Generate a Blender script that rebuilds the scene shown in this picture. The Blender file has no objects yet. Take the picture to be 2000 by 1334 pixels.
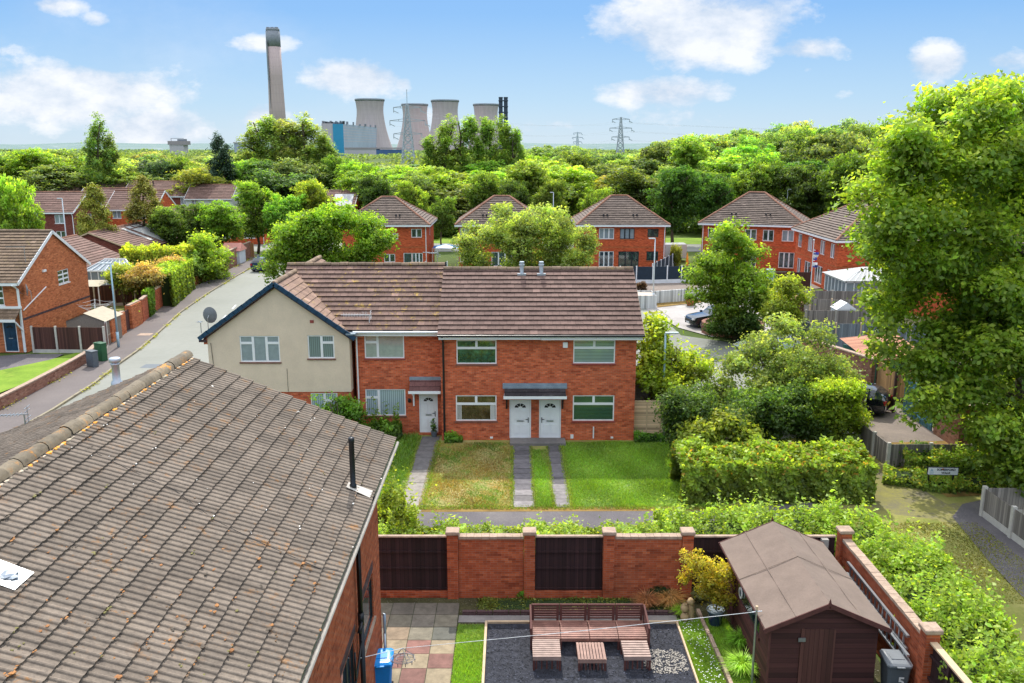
SUN_E = 4.6; SKY_S = .11; BG_S = 1.14
import bpy, math, random
import numpy as np
from mathutils import Vector, Matrix
random.seed(7)
R = math.radians
scene = bpy.context.scene
COL = scene.collection
# ------------------------------------------------------------------ survey helpers
H = 13.8; PITCH = R(12.57); F = 1700.0
def ray(px, py):
    a = (px-1000)/F; b = (667-py)/F
    return (a, math.cos(PITCH)+b*math.sin(PITCH), -math.sin(PITCH)+b*math.cos(PITCH))
def at_z(px, py, z=0.0):
    d = ray(px, py); t = (z-H)/d[2]; return Vector((d[0]*t, d[1]*t, z))
def at_y(px, py, y):
    d = ray(px, py); t = y/d[1]; return Vector((d[0]*t, y, H+d[2]*t))
def at_x(px, py, x):
    d = ray(px, py); t = x/d[0]; return Vector((x, d[1]*t, H+d[2]*t))
def depth_px(y, z=0):           # source pixels per metre at that place
    return F/(y*math.cos(PITCH)+(H-z)*math.sin(PITCH))
# ------------------------------------------------------------------ materials
M = {}
def nt(name):
    m = bpy.data.materials.new(name); m.use_nodes = True; M[name] = m
    t = m.node_tree; t.nodes.clear(); return m, t
def N(t, kind, **kw):
    n = t.nodes.new(kind)
    for k, v in kw.items():
        if k in n.inputs: n.inputs[k].default_value = v
        else: setattr(n, k, v)
    return n
def L(t, a, b): t.links.new(a, b)
def out(t, sh):
    o = N(t, 'ShaderNodeOutputMaterial'); L(t, sh, o.inputs['Surface'])
def c4(c): return (c[0], c[1], c[2], 1)
def coords(t, kind='obj'):
    if kind == 'uv':
        return N(t, 'ShaderNodeUVMap').outputs[0]
    return N(t, 'ShaderNodeTexCoord').outputs['Object']
def noise(t, vec, scale, detail=4, rough=.55):
    n = N(t, 'ShaderNodeTexNoise'); n.inputs['Scale'].default_value = scale
    n.inputs['Detail'].default_value = detail; n.inputs['Roughness'].default_value = rough
    L(t, vec, n.inputs['Vector']); return n.outputs['Fac']
def ramp(t, fac, stops):
    r = N(t, 'ShaderNodeValToRGB'); e = r.color_ramp.elements
    while len(e) < len(stops): e.new(.5)
    for i, (p, c) in enumerate(stops):
        e[i].position = p; e[i].color = c4(c) if len(c) == 3 else c
    L(t, fac, r.inputs[0]); return r.outputs[0]
def mix(t, fac, a, b, mode='MIX'):
    n = N(t, 'ShaderNodeMix', data_type='RGBA', blend_type=mode)
    for s, v in ((n.inputs[0], fac), (n.inputs[6], a), (n.inputs[7], b)):
        if isinstance(v, (int, float)): s.default_value = v
        elif isinstance(v, tuple): s.default_value = c4(v)
        else: L(t, v, s)
    return n.outputs[2]
def math_n(t, op, a, b=0.0):
    n = N(t, 'ShaderNodeMath', operation=op)
    for s, v in zip(n.inputs, (a, b)):
        if isinstance(v, (int, float)): s.default_value = v
        else: L(t, v, s)
    return n.outputs[0]
def principled(t, col, rough=.8, metal=0, bump=None, bstr=.3, bdist=.02, coat=0, spec=.4):
    p = N(t, 'ShaderNodeBsdfPrincipled')
    if isinstance(col, tuple): p.inputs['Base Color'].default_value = c4(col)
    else: L(t, col, p.inputs['Base Color'])
    if isinstance(rough, (int, float)): p.inputs['Roughness'].default_value = rough
    else: L(t, rough, p.inputs['Roughness'])
    p.inputs['Metallic'].default_value = metal
    p.inputs['Coat Weight'].default_value = coat
    p.inputs['Specular IOR Level'].default_value = spec
    if bump is not None:
        b = N(t, 'ShaderNodeBump'); b.inputs['Strength'].default_value = bstr; b.inputs['Distance'].default_value = bdist
        L(t, bump, b.inputs['Height']); L(t, b.outputs[0], p.inputs['Normal'])
    out(t, p.outputs[0]); return p
def tintc(t, col):
    a = N(t, 'ShaderNodeVertexColor', layer_name='tint')
    return mix(t, 1.0, col, a.outputs[0], 'MULTIPLY')
def plain(name, col, rough=.6, metal=0, var=.25, scale=3, coat=0, bump=0, spec=.4):
    m, t = nt(name); v = coords(t)
    n1 = noise(t, v, scale, 5); n2 = noise(t, v, scale*9, 3)
    f = math_n(t, 'ADD', math_n(t, 'MULTIPLY', n1, .6), math_n(t, 'MULTIPLY', n2, .4))
    lo = tuple(x*(1-var) for x in col); hi = tuple(min(1, x*(1+var)) for x in col)
    c = ramp(t, f, [(.3, lo), (.7, hi)])
    principled(t, c, rough, metal, n2 if bump else None, bump, .02, coat, spec); return m
def brick(name, c1, c2, mortar, stain=.35, bump=.5, dirt=(.08, .05, .04)):
    m, t = nt(name); uv = coords(t, 'uv')
    b = N(t, 'ShaderNodeTexBrick', offset=.5)
    b.inputs['Color1'].default_value = c4(c1); b.inputs['Color2'].default_value = c4(c2); b.inputs['Mortar'].default_value = c4(mortar)
    b.inputs['Scale'].default_value = 1; b.inputs['Brick Width'].default_value = .225; b.inputs['Row Height'].default_value = .075
    b.inputs['Mortar Size'].default_value = .008; b.inputs['Mortar Smooth'].default_value = .3; b.inputs['Bias'].default_value = -.1
    L(t, uv, b.inputs['Vector'])
    # per brick odd dark / pale bricks via a coarse white noise
    sep = N(t, 'ShaderNodeSeparateXYZ'); L(t, uv, sep.inputs[0])
    row = math_n(t, 'FLOOR', math_n(t, 'DIVIDE', sep.outputs[1], .075))
    par = math_n(t, 'MULTIPLY', math_n(t, 'MODULO', row, 2.0), .5)
    cx = math_n(t, 'FLOOR', math_n(t, 'ADD', math_n(t, 'DIVIDE', sep.outputs[0], .225), par))
    cmb = N(t, 'ShaderNodeCombineXYZ'); L(t, cx, cmb.inputs[0]); L(t, row, cmb.inputs[1])
    wn = N(t, 'ShaderNodeTexWhiteNoise', noise_dimensions='2D'); L(t, cmb.outputs[0], wn.inputs['Vector'])
    k = ramp(t, wn.outputs[0], [(0, (.62, .54, .53)), (.16, (.86, .82, .80)), (.5, (1, .99, .98)), (.85, (1.10, 1.10, 1.08)), (.975, (1.25, 1.4, 1.4))])
    c = mix(t, 1.0, b.outputs[0], k, 'MULTIPLY')
    n1 = noise(t, coords(t), .45, 5, .6)
    c = mix(t, math_n(t, 'MULTIPLY', ramp(t, n1, [(.45, (0, 0, 0)), (.75, (1, 1, 1))]), stain), c, dirt)
    n3 = noise(t, coords(t), 1.7, 5, .6)
    c = mix(t, math_n(t, 'MULTIPLY', ramp(t, n3, [(.52, (0, 0, 0)), (.8, (1, 1, 1))]), stain*.6), c, tuple(min(1, x*1.5+.06) for x in c1))
    principled(t, c, .9, 0, b.outputs['Fac'], -bump, .008, 0, .2); return m
def rooftile(name, col, alt, lichen=0.0, licol=(.5, .3, .03), streak=.4, rough=.85):
    m, t = nt(name); v = coords(t)
    n1 = noise(t, v, .6, 6, .65); n2 = noise(t, v, 11, 5, .7); n3 = noise(t, v, 60, 2)
    c = ramp(t, n1, [(.3, col), (.7, alt)])
    c = mix(t, 1.0, c, ramp(t, n2, [(.25, (.6, .6, .6)), (.5, (1, 1, 1)), (.8, (1.25, 1.25, 1.22))]), 'MULTIPLY')
    c = mix(t, 1.0, c, ramp(t, n3, [(.3, (.85, .85, .85)), (.7, (1.12, 1.12, 1.12))]), 'MULTIPLY')
    n4 = noise(t, v, 4.5, 6, .75)
    c = mix(t, math_n(t, 'MULTIPLY', ramp(t, n4, [(.58, (0, 0, 0)), (.68, (1, 1, 1))]), streak), c, tuple(x*.35 for x in col))
    if lichen:
        n5 = noise(t, v, 3.1, 7, .8); n6 = noise(t, v, .9, 2)
        f = math_n(t, 'MULTIPLY', ramp(t, n5, [(.55, (0, 0, 0)), (.62, (1, 1, 1))]), ramp(t, n6, [(.45, (0, 0, 0)), (.6, (1, 1, 1))]))
        c = mix(t, math_n(t, 'MULTIPLY', f, lichen), c, licol)
    c = tintc(t, c)
    principled(t, c, rough, 0, n2, .3, .01, 0, .3); return m
def leafmat(name, trans=.55, gloss=.02):
    m, t = nt(name)
    oi = N(t, 'ShaderNodeObjectInfo')
    a = N(t, 'ShaderNodeVertexColor', layer_name='tint')
    c = mix(t, 1.0, mix(t, 1.0, oi.outputs['Color'], (1.58, 1.66, 1.15), 'MULTIPLY'), a.outputs[0], 'MULTIPLY')
    hsv = N(t, 'ShaderNodeHueSaturation')
    rv = math_n(t, 'ADD', math_n(t, 'MULTIPLY', oi.outputs['Random'], .022), .480)
    hsv.inputs['Saturation'].default_value = .93; L(t, rv, hsv.inputs['Hue']); L(t, c, hsv.inputs['Color']); c = hsv.outputs[0]
    d = N(t, 'ShaderNodeBsdfDiffuse'); L(t, c, d.inputs[0])
    tr = N(t, 'ShaderNodeBsdfTranslucent')
    L(t, mix(t, 1.0, c, (1.75, 1.7, .7), 'MULTIPLY'), tr.inputs[0])
    g = N(t, 'ShaderNodeBsdfGlossy'); g.inputs['Roughness'].default_value = .45; g.inputs[0].default_value = (.9, 1, .9, 1)
    m1 = N(t, 'ShaderNodeMixShader'); m1.inputs[0].default_value = trans; L(t, d.outputs[0], m1.inputs[1]); L(t, tr.outputs[0], m1.inputs[2])
    m2 = N(t, 'ShaderNodeMixShader'); m2.inputs[0].default_value = gloss; L(t, m1.outputs[0], m2.inputs[1]); L(t, g.outputs[0], m2.inputs[2])
    out(t, m2.outputs[0]); return m
def glassy(name, col, kind=None, col2=(.7, .72, .7)):
    m, t = nt(name); uv = coords(t, 'uv'); c = None
    n = noise(t, coords(t), 1.3, 4, .7)
    n = noise(t, coords(t), 2.4, 6, .75)
    base = ramp(t, n, [(.36, tuple(x*.3 for x in col)), (.52, col), (.68, tuple(min(1, x*2.6) for x in col))])  # blotches paint garden reflections into the pane colour
    if kind == 'vert':
        w = N(t, 'ShaderNodeTexWave', wave_type='BANDS', bands_direction='X'); w.inputs['Scale'].default_value = 3.2; L(t, uv, w.inputs['Vector'])
        base = ramp(t, w.outputs['Fac'], [(.15, tuple(x*.55 for x in col2)), (.5, col2)])
    if kind == 'horiz':
        w = N(t, 'ShaderNodeTexWave', wave_type='BANDS', bands_direction='Y'); w.inputs['Scale'].default_value = 4.5; L(t, uv, w.inputs['Vector'])
        base = ramp(t, w.outputs['Fac'], [(.2, tuple(x*.35 for x in col2)), (.6, col2)])
    if kind == 'net':
        base = ramp(t, n, [(.35, tuple(x*.75 for x in col2)), (.65, col2)])
    g = noise(t, coords(t), 2.5, 2)
    principled(t, base, .05, 0, g, .04, .05, 1.0, .8); return m

brick('brick_orange', (.44, .095, .032), (.34, .065, .025), (.30, .17, .11), .25)
brick('brick_far', (.62, .105, .032), (.52, .085, .03), (.42, .15, .08), .08, .3)
brick('brick_row', (.64, .135, .052), (.46, .085, .038), (.40, .21, .13), .25)
brick('brick_dark', (.22, .05, .035), (.17, .04, .03), (.18, .10, .08), .3)
brick('brick_left', (.56, .165, .06), (.48, .135, .05), (.40, .2, .12), .08)
brick('brick_garden', (.46, .105, .04), (.38, .08, .034), (.34, .15, .10), .3, dirt=(.10, .06, .04))
brick('brick_kerbwall', (.33, .15, .10), (.26, .12, .085), (.28, .2, .16), .3)
brick('brick_engineering', (.09, .05, .055), (.07, .04, .045), (.12, .09, .08), .2)
rooftile('tile_near', (.180, .143, .112), (.228, .183, .145), .55, (.42, .17, .02), .3)
rooftile('ridge_near', (.14, .115, .085), (.22, .18, .125), .95, (.62, .25, .02), .5)
rooftile('tile_row', (.155, .095, .078), (.205, .13, .108), .0, (.5, .33, .05), .3)
rooftile('tile_row_lichen', (.155, .093, .074), (.205, .128, .103), .8, (.55, .36, .05), .35)
rooftile('tile_wing', (.25, .155, .115), (.31, .20, .15), .5, (.5, .36, .08), .3)
rooftile('ridge_row', (.20, .14, .10), (.30, .21, .14), .8, (.45, .28, .04), .6)
rooftile('tile_far', (.165, .125, .105), (.21, .16, .13), 0, streak=.15)
rooftile('ridge_far', (.26, .12, .075), (.30, .15, .10), 0, streak=.2)
rooftile('tile_brown', (.175, .10, .082), (.215, .13, .105), 0, streak=.15)
rooftile('tile_left', (.17, .115, .075), (.23, .16, .11), .5, (.35, .26, .05), .35)
rooftile('tile_slate', (.035, .032, .036), (.06, .052, .055), .35, (.3, .28, .25), streak=.4)
rooftile('tile_purple', (.15, .07, .065), (.2, .1, .09), .0, streak=.4)
plain('white_upvc', (.82, .83, .84), .35, var=.05)
plain('white_paint', (.75, .76, .78), .5, var=.1)
plain('black_plastic', (.012, .013, .016), .35, var=.3)
plain('navy_paint', (.012, .05, .10), .45, var=.35)
plain('grey_frame', (.02, .025, .03), .4)
plain('lead', (.22, .28, .33), .55, var=.3)
plain('steel', (.42, .46, .50), .35, .8, var=.15)
plain('lamp_blue', (.34, .50, .60), .4, .2, var=.1)
plain('lamp_white', (.6, .66, .7), .4, 0, var=.1)
plain('concrete', (.36, .33, .29), .9, var=.25, bump=.3)
plain('concrete_pale', (.52, .48, .43), .9, var=.2, bump=.3)
plain('coping', (.40, .29, .22), .9, var=.4, scale=5, bump=.4)
plain('stone_slab', (.34, .31, .27), .9, var=.3)
plain('flue_metal', (.5, .56, .62), .4, .3, var=.2)
plain('sill_red', (.30, .06, .05), .6)
plain('sill_brown', (.20, .09, .07), .7)
plain('timber_dark', (.055, .022, .02), .75, var=.5, scale=4)
plain('timber_pale', (.58, .43, .28), .8, var=.2)
plain('timber_orange', (.40, .22, .09), .8, var=.25)
plain('fence_blue', (.015, .03, .05), .7, var=.3)
plain('blue_plastic', (.01, .22, .62), .35, var=.12)
plain('blue_lid', (.015, .28, .75), .3, var=.1)
plain('bin_grey', (.10, .12, .14), .5, var=.15)
plain('bin_lid', (.20, .22, .24), .45, var=.15)
plain('ceramic_blue', (.02, .04, .08), .2, coat=.6)
plain('pebble_sand', (.55, .45, .38), .9)
plain('terracotta', (.45, .14, .05), .8)
plain('ornament_stone', (.40, .28, .15), .8, var=.35, scale=8)
plain('boulder', (.19, .13, .09), .9, var=.4, bump=.6)
plain('pink_pebble', (.50, .33, .30), .8, var=.25)
plain('bark', (.10, .075, .05), .95, var=.4, scale=6, bump=.6)
plain('dark_core', (.02, .04, .008), 1.0, var=.5)
plain('soil', (.045, .030, .02), 1, var=.5, bump=.6)
plain('moss_clump', (.20, .09, .03), 1, var=.6, scale=12, bump=.8)
plain('tyre', (.012, .012, .013), .8)
plain('alloy', (.5, .5, .52), .3, .9)
plain('car_black', (.012, .016, .025), .18, .3, var=.1, coat=1)
plain('car_blue', (.03, .06, .14), .25, .3, var=.1, coat=1)
plain('car_silver', (.55, .62, .66), .25, .3, var=.06, coat=1)
plain('van_white', (.72, .74, .75), .3, 0, var=.06, coat=.5)
plain('car_glass', (.02, .03, .035), .04, 0, coat=1)
plain('red_lens', (.4, .02, .02), .3)
plain('lamp_lens', (.7, .7, .7), .2)
plain('plate_yellow', (.7, .5, .03), .5)
plain('tennis', (.45, .75, .04), .9)
plain('orange_tool', (.8, .25, .02), .5)
plain('rope', (.72, .74, .76), .7)
plain('pink_felt', (.55, .25, .20), .9)
plain('sun_panel', (.42, .42, .42), .6, var=.15)
plain('dish_grey', (.16, .17, .18), .6)
plain('gate_teal', (.05, .16, .20), .5)
plain('green_cabinet', (.02, .10, .04), .5)
plain('shed_green', (.02, .12, .09), .6)
plain('roof_terracotta', (.50, .23, .13), .8, var=.3)
plain('felt_tan', (.46, .40, .30), .9, var=.15)
plain('conserv_roof', (.40, .41, .40), .5, var=.08)
plain('flag_red', (.6, .03, .04), .8); plain('flag_blue', (.03, .05, .3), .8); plain('flag_white', (.8, .8, .8), .8)
plain('brown_felt', (.20, .150, .122), .95, var=.16, scale=2.2, bump=.25)
plain('shed_wood', (.10, .035, .03), .8, var=.3, scale=5)
plain('seat_wood', (.27, .13, .10), .55, var=.5, scale=4); plain('seat_wood2', (.36, .25, .21), .6, var=.4, scale=5); plain('table_wood', (.33, .20, .16), .7, var=.35, scale=4)  # second seat wood is paler: lit look of the slats painted in
plain('render_cream', (.70, .57, .43), .95, var=.10, scale=1.6, bump=.35)
plain('render_white', (.62, .62, .60), .9, var=.08, bump=.1)
plain('pebbledash', (.26, .22, .18), .95, var=.35, scale=14, bump=.8)
plain('cloth_airer', (.30, .30, .33), .5, .3)
plain('power_concrete', (.36, .31, .32), .95, var=.12, scale=.02)
plain('dark_band', (.24, .255, .28), .95, var=.3, scale=.03)
plain('panel_grey', (.42, .47, .55), .9, var=.15, scale=.03)
plain('panel_blue', (.04, .30, .50), .7, var=.1, scale=.03)
plain('panel_navy', (.07, .14, .28), .7, var=.2, scale=.03)
plain('pylon_faint', (.52, .58, .64), .8, var=.05)
plain('pylon_grey', (.42, .46, .50), .7, var=.1)
glassy('pane_dark', (.035, .06, .045)); glassy('pane_room', (.045, .035, .02))
glassy('pane_green', (.025, .085, .055)); glassy('pane_blue', (.03, .06, .08))  # green pane carries a dark green reflection in its colour
glassy('pane_vert', (.1, .1, .1), 'vert', (.40, .50, .56)); glassy('pane_vert_dark', (.1, .1, .1), 'vert', (.20, .27, .28))
glassy('pane_horiz', (.1, .1, .1), 'horiz', (.30, .42, .38)); glassy('pane_horiz_dark', (.1, .1, .1), 'horiz', (.04, .10, .08))
glassy('pane_net', (.1, .1, .1), 'net', (.42, .48, .44)); glassy('pane_pale', (.2, .25, .3), 'net', (.30, .36, .40))
leafmat('leaf'); leafmat('needle', .15, .03); leafmat('grass_blade', .45, .03)

# boards: vertical or horizontal streaked timber by UV
def boards(name, c1, c2, pitch=.13, axis=0):
    m, t = nt(name); uv = coords(t, 'uv'); sep = N(t, 'ShaderNodeSeparateXYZ'); L(t, uv, sep.inputs[0])
    q = math_n(t, 'DIVIDE', sep.outputs[axis], pitch); fl = math_n(t, 'FLOOR', q); fr = math_n(t, 'FRACT', q)
    wn = N(t, 'ShaderNodeTexWhiteNoise', noise_dimensions='1D'); L(t, fl, wn.inputs['W'])
    mp = N(t, 'ShaderNodeMapping'); mp.inputs['Scale'].default_value = ((5, .22, 1) if axis == 0 else (.22, 5, 1)); L(t, uv, mp.inputs[0])
    n = noise(t, mp.outputs[0], 2.2, 5, .6)
    c = ramp(t, n, [(.3, c1), (.7, c2)])
    c = mix(t, 1.0, c, ramp(t, wn.outputs[0], [(0, (.58, .58, .58)), (1, (1.25, 1.25, 1.25))]), 'MULTIPLY')
    c = mix(t, ramp(t, fr, [(0, (1, 1, 1)), (.14, (0, 0, 0)), (1, (0, 0, 0))]), c, tuple(x*.25 for x in c1))
    principled(t, c, .85, 0, n, .3, .01); return m
boards('board_dark', (.028, .012, .014), (.05, .022, .022)); boards('board_brown', (.075, .028, .022), (.11, .045, .035), .12)
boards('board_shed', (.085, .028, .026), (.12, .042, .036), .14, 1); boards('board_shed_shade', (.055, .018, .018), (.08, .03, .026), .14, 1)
boards('board_grey', (.21, .18, .16), (.31, .27, .24), .12); boards('board_bluegrey', (.18, .21, .24), (.26, .29, .32), .12)
boards('board_tan', (.62, .43, .27), (.74, .54, .36), .1, 1); boards('board_orange', (.34, .18, .07), (.45, .26, .11), .15)
boards('board_teal', (.05, .15, .19), (.07, .19, .24), .1); boards('cladding_white', (.56, .58, .57), (.66, .67, .65), .15)
boards('corrugated', (.42, .17, .10), (.56, .27, .17), .11, 1); boards('cladding_grey', (.40, .44, .48), (.5, .54, .57), 6)

# ground materials
def ground_mat(name, stops, s1=.35, s2=9, rough=.95, bump=.3, patch=None, speck=None):
    m, t = nt(name); v = coords(t)
    f = math_n(t, 'ADD', math_n(t, 'MULTIPLY', noise(t, v, s1, 6, .6), .65), math_n(t, 'MULTIPLY', noise(t, v, s2, 6, .7), .35))
    c = ramp(t, f, stops)
    if patch:
        f2 = ramp(t, noise(t, v, patch[0], 6, .7), [(patch[1], (0, 0, 0)), (patch[1]+.12, (1, 1, 1))])
        c = mix(t, math_n(t, 'MULTIPLY', f2, patch[3]), c, patch[2])
    if speck:
        f3 = ramp(t, noise(t, v, speck[0], 2, .5), [(speck[1], (0, 0, 0)), (speck[1]+.06, (1, 1, 1))])
        c = mix(t, f3, c, speck[2])
    principled(t, c, rough, 0, noise(t, v, s2*4, 3), bump, .02, 0, .25); return m
ground_mat('g_field', [(.35, (.045, .08, .012)), (.5, (.08, .12, .02)), (.7, (.12, .15, .04))], .05, 1.5)
ground_mat('g_lawn', [(.35, (.11, .19, .018)), (.5, (.175, .285, .025)), (.68, (.27, .37, .045))], .5, 12, patch=(.6, .56, (.30, .36, .05), .6))
ground_mat('g_lawn_dry', [(.34, (.16, .22, .03)), (.46, (.32, .29, .09)), (.68, (.44, .36, .17))], .6, 9, patch=(.7, .50, (.17, .27, .02), .8))
ground_mat('g_verge', [(.35, (.15, .18, .035)), (.5, (.25, .25, .065)), (.68, (.34, .30, .11))], .6, 9, patch=(.8, .55, (.20, .14, .07), .6))
ground_mat('g_road', [(.3, (.21, .215, .19)), (.5, (.25, .255, .225)), (.7, (.29, .29, .26))], .12, 2.5, .85, .15)
ground_mat('g_pave', [(.3, (.13, .112, .108)), (.5, (.16, .138, .133)), (.7, (.20, .172, .162))], .3, 8, .9, .2, patch=(.45, .62, (.20, .14, .06), .7))
ground_mat('g_kerb', [(.3, (.20, .17, .12)), (.5, (.30, .26, .19)), (.7, (.36, .31, .22))], 1.2, 6, patch=(1.1, .55, (.22, .2, .03), .8))
ground_mat('g_path', [(.3, (.10, .092, .10)), (.5, (.135, .122, .13)), (.7, (.20, .18, .17))], .5, 9, speck=(30, .66, (.3, .28, .26)))
ground_mat('g_mossy', [(.3, (.13, .115, .10)), (.44, (.18, .16, .10)), (.54, (.25, .23, .07)), (.72, (.34, .31, .10))], .55, 7, patch=(.5, .50, (.23, .215, .075), .6))
ground_mat('g_leaf_litter', [(.3, (.14, .09, .03)), (.5, (.24, .15, .04)), (.7, (.34, .24, .08))], 1.5, 14)
ground_mat('g_slab', [(.3, (.13, .115, .115)), (.5, (.23, .21, .20)), (.7, (.33, .31, .29))], .7, 7, patch=(.35, .5, (.09, .085, .085), .6))
ground_mat('g_gravel_black', [(.3, (.015, .017, .025)), (.5, (.032, .035, .048)), (.7, (.07, .075, .10))], 6, 34, .7, .9, speck=(55, .68, (.25, .27, .32)))
ground_mat('g_drive', [(.3, (.30, .27, .26)), (.5, (.40, .37, .355)), (.7, (.48, .45, .43))], .4, 4, patch=(.7, .55, (.6, .58, .56), .5))
ground_mat('g_drive_dark', [(.3, (.17, .135, .12)), (.5, (.22, .18, .155)), (.7, (.29, .235, .195))], .5, 6, speck=(16, .68, (.4, .33, .22)))
ground_mat('g_bed', [(.3, (.035, .03, .015)), (.5, (.06, .06, .025)), (.7, (.12, .11, .05))], 2, 16, speck=(22, .66, (.45, .4, .35)))
ground_mat('g_hill', [(.35, (.13, .20, .19)), (.5, (.16, .235, .22)), (.7, (.21, .27, .26))], .0012, .006, 1, 0, speck=(.02, .64, (.36, .38, .38)))  # blue-green includes distance haze painted into the hill colour
m_, t_ = nt('paving'); principled(t_, tintc(t_, ramp(t_, noise(t_, coords(t_), 3, 8, .75), [(.3, (.55, .55, .55)), (.5, (.9, .9, .9)), (.7, (1.25, 1.25, 1.25))])), .85, 0, noise(t_, coords(t_), 40, 3), .2, .01)
# ------------------------------------------------------------------ mesh builder
def clip(poly, a, b, c):       # keep a*u+b*v<=c
    o = []
    for i in range(len(poly)):
        p, q = poly[i], poly[(i+1) % len(poly)]
        dp = a*p[0]+b*p[1]-c; dq = a*q[0]+b*q[1]-c
        if dp <= 0: o.append(p)
        if dp*dq < 0:
            s = dp/(dp-dq); o.append((p[0]+s*(q[0]-p[0]), p[1]+s*(q[1]-p[1])))
    return o
class MB:
    def __init__(s): s.v = []; s.f = []; s.t = []; s.m = []
    def face(s, pts, tint=1.0, mat=0):
        i = len(s.v); s.v += [tuple(p) for p in pts]; s.f.append(tuple(range(i, i+len(pts)))); s.t.append(tint); s.m.append(mat)
    def mesh(s, verts, faces, tint=1.0, mat=0):
        i = len(s.v); s.v += [tuple(p) for p in verts]
        for f in faces: s.f.append(tuple(i+k for k in f)); s.t.append(tint); s.m.append(mat)
    def box(s, x0, x1, y0, y1, z0, z1, tint=1.0, mat=0):
        s.mesh([(x0,y0,z0),(x1,y0,z0),(x1,y1,z0),(x0,y1,z0),(x0,y0,z1),(x1,y0,z1),(x1,y1,z1),(x0,y1,z1)],
               [(0,3,2,1),(4,5,6,7),(0,1,5,4),(1,2,6,5),(2,3,7,6),(3,0,4,7)], tint, mat); return s
    def bar(s, p, q, w, h=None, up=(0,0,1), tint=1.0, mat=0):      # rectangular bar from p to q
        p = Vector(p); q = Vector(q); d = (q-p).normalized(); h = h or w
        u = Vector(up)
        if abs(d.dot(u)) > .97: u = Vector((0,1,0))
        a = d.cross(u).normalized()*w/2; b = a.cross(d).normalized()*h/2
        vs = [p-a-b, p+a-b, p+a+b, p-a+b, q-a-b, q+a-b, q+a+b, q-a+b]
        s.mesh(vs, [(0,3,2,1),(4,5,6,7),(0,1,5,4),(1,2,6,5),(2,3,7,6),(3,0,4,7)], tint, mat); return s
    def tube(s, pts, r, n=8, r2=None, cap=True, tint=1.0, mat=0):
        pts = [Vector(p) for p in pts]; k = len(pts); rings = []
        rs = [r + ((r2 if r2 is not None else r)-r)*i/(k-1) for i in range(k)]
        for i, p in enumerate(pts):
            d = (pts[min(i+1, k-1)]-pts[max(i-1, 0)]).normalized()
            u = Vector((0,0,1)) if abs(d.z) < .95 else Vector((1,0,0))
            a = d.cross(u).normalized(); b = d.cross(a)
            rings.append([p+(a*math.cos(2*math.pi*j/n)+b*math.sin(2*math.pi*j/n))*rs[i] for j in range(n)])
        vs = [v for r_ in rings for v in r_]; fs = []
        for i in range(k-1):
            for j in range(n): fs.append((i*n+j, i*n+(j+1)%n, (i+1)*n+(j+1)%n, (i+1)*n+j))
        if cap: fs.append(tuple(range(n))[::-1]); fs.append(tuple((k-1)*n+j for j in range(n)))
        s.mesh(vs, fs, tint, mat); return s
    def lathe(s, prof, n=20, c=(0,0,0), tint=1.0, mat=0, sx=1, sy=1):
        vs = []; fs = []
        for r, z in prof:
            for j in range(n): vs.append((c[0]+sx*r*math.cos(2*math.pi*j/n), c[1]+sy*r*math.sin(2*math.pi*j/n), c[2]+z))
        for i in range(len(prof)-1):
            for j in range(n): fs.append((i*n+j, i*n+(j+1)%n, (i+1)*n+(j+1)%n, (i+1)*n+j))
        fs.append(tuple(range(n))[::-1]); fs.append(tuple((len(prof)-1)*n+j for j in range(n)))
        s.mesh(vs, fs, tint, mat); return s
    def prism(s, poly, axis, a0, a1, tint=1.0, mat=0):   # poly in the two other axes, extruded along axis
        n = len(poly)
        def P(u, v, a): return (a, u, v) if axis == 0 else ((u, a, v) if axis == 1 else (u, v, a))
        vs = [P(u, v, a0) for u, v in poly]+[P(u, v, a1) for u, v in poly]
        s.mesh(vs, [tuple(range(n))[::-1], tuple(range(n, 2*n))]+[(i, (i+1)%n, n+(i+1)%n, n+i) for i in range(n)], tint, mat); return s
    def rock(s, c, r, seed=0, sx=1, sy=1, sz=1, n=8, mat=0, tint=1.0):
        rg = random.Random(seed); vs = []; fs = []; m = n//2
        ph = rg.random()*9
        for i in range(m+1):
            th = math.pi*i/m
            for j in range(n):
                a = 2*math.pi*j/n; k = r*(1+.22*math.sin(a*2+ph+th*3)*math.sin(th)+rg.uniform(-.08, .08)*math.sin(th))
                vs.append((c[0]+sx*k*math.sin(th)*math.cos(a), c[1]+sy*k*math.sin(th)*math.sin(a), c[2]+sz*k*math.cos(th)))
        for i in range(m):
            for j in range(n): fs.append((i*n+j, (i+1)*n+j, (i+1)*n+(j+1)%n, i*n+(j+1)%n))
        s.mesh(vs, fs, tint, mat); return s
    def build(s, name, mats, parent=None, world=False, smooth=False, bevel=0, loc=None):
        me = bpy.data.meshes.new(name); off = Vector((0,0,0))
        if world and parent is not None:
            off = Vector(parent.location)
            if parent.parent: off = off + Vector(parent.parent.location)
        if loc is not None: off = Vector(loc)
        vs = [(v[0]-off[0], v[1]-off[1], v[2]-off[2]) for v in s.v]
        me.from_pydata(vs, [], s.f)
        if not isinstance(mats, (list, tuple)): mats = [mats]
        for m in mats: me.materials.append(M[m] if isinstance(m, str) else m)
        me.polygons.foreach_set('material_index', s.m)
        me.color_attributes.new('tint', 'FLOAT_COLOR', 'CORNER'); me.uv_layers.new(name='UVMap')
        uv = []; cc = []
        me.update()
        for p, tn in zip(me.polygons, s.t):
            nx, ny, nz = map(abs, p.normal)
            tc = (tn, tn, tn, 1) if isinstance(tn, (int, float)) else c4(tn)
            for vi in p.vertices:
                x, y, z = me.vertices[vi].co
                uv += (x, y) if (nz > .8) else ((y, z) if nx > ny else (x, z)); cc += tc
        me.uv_layers['UVMap'].data.foreach_set('uv', uv); me.color_attributes['tint'].data.foreach_set('color', cc)
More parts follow.
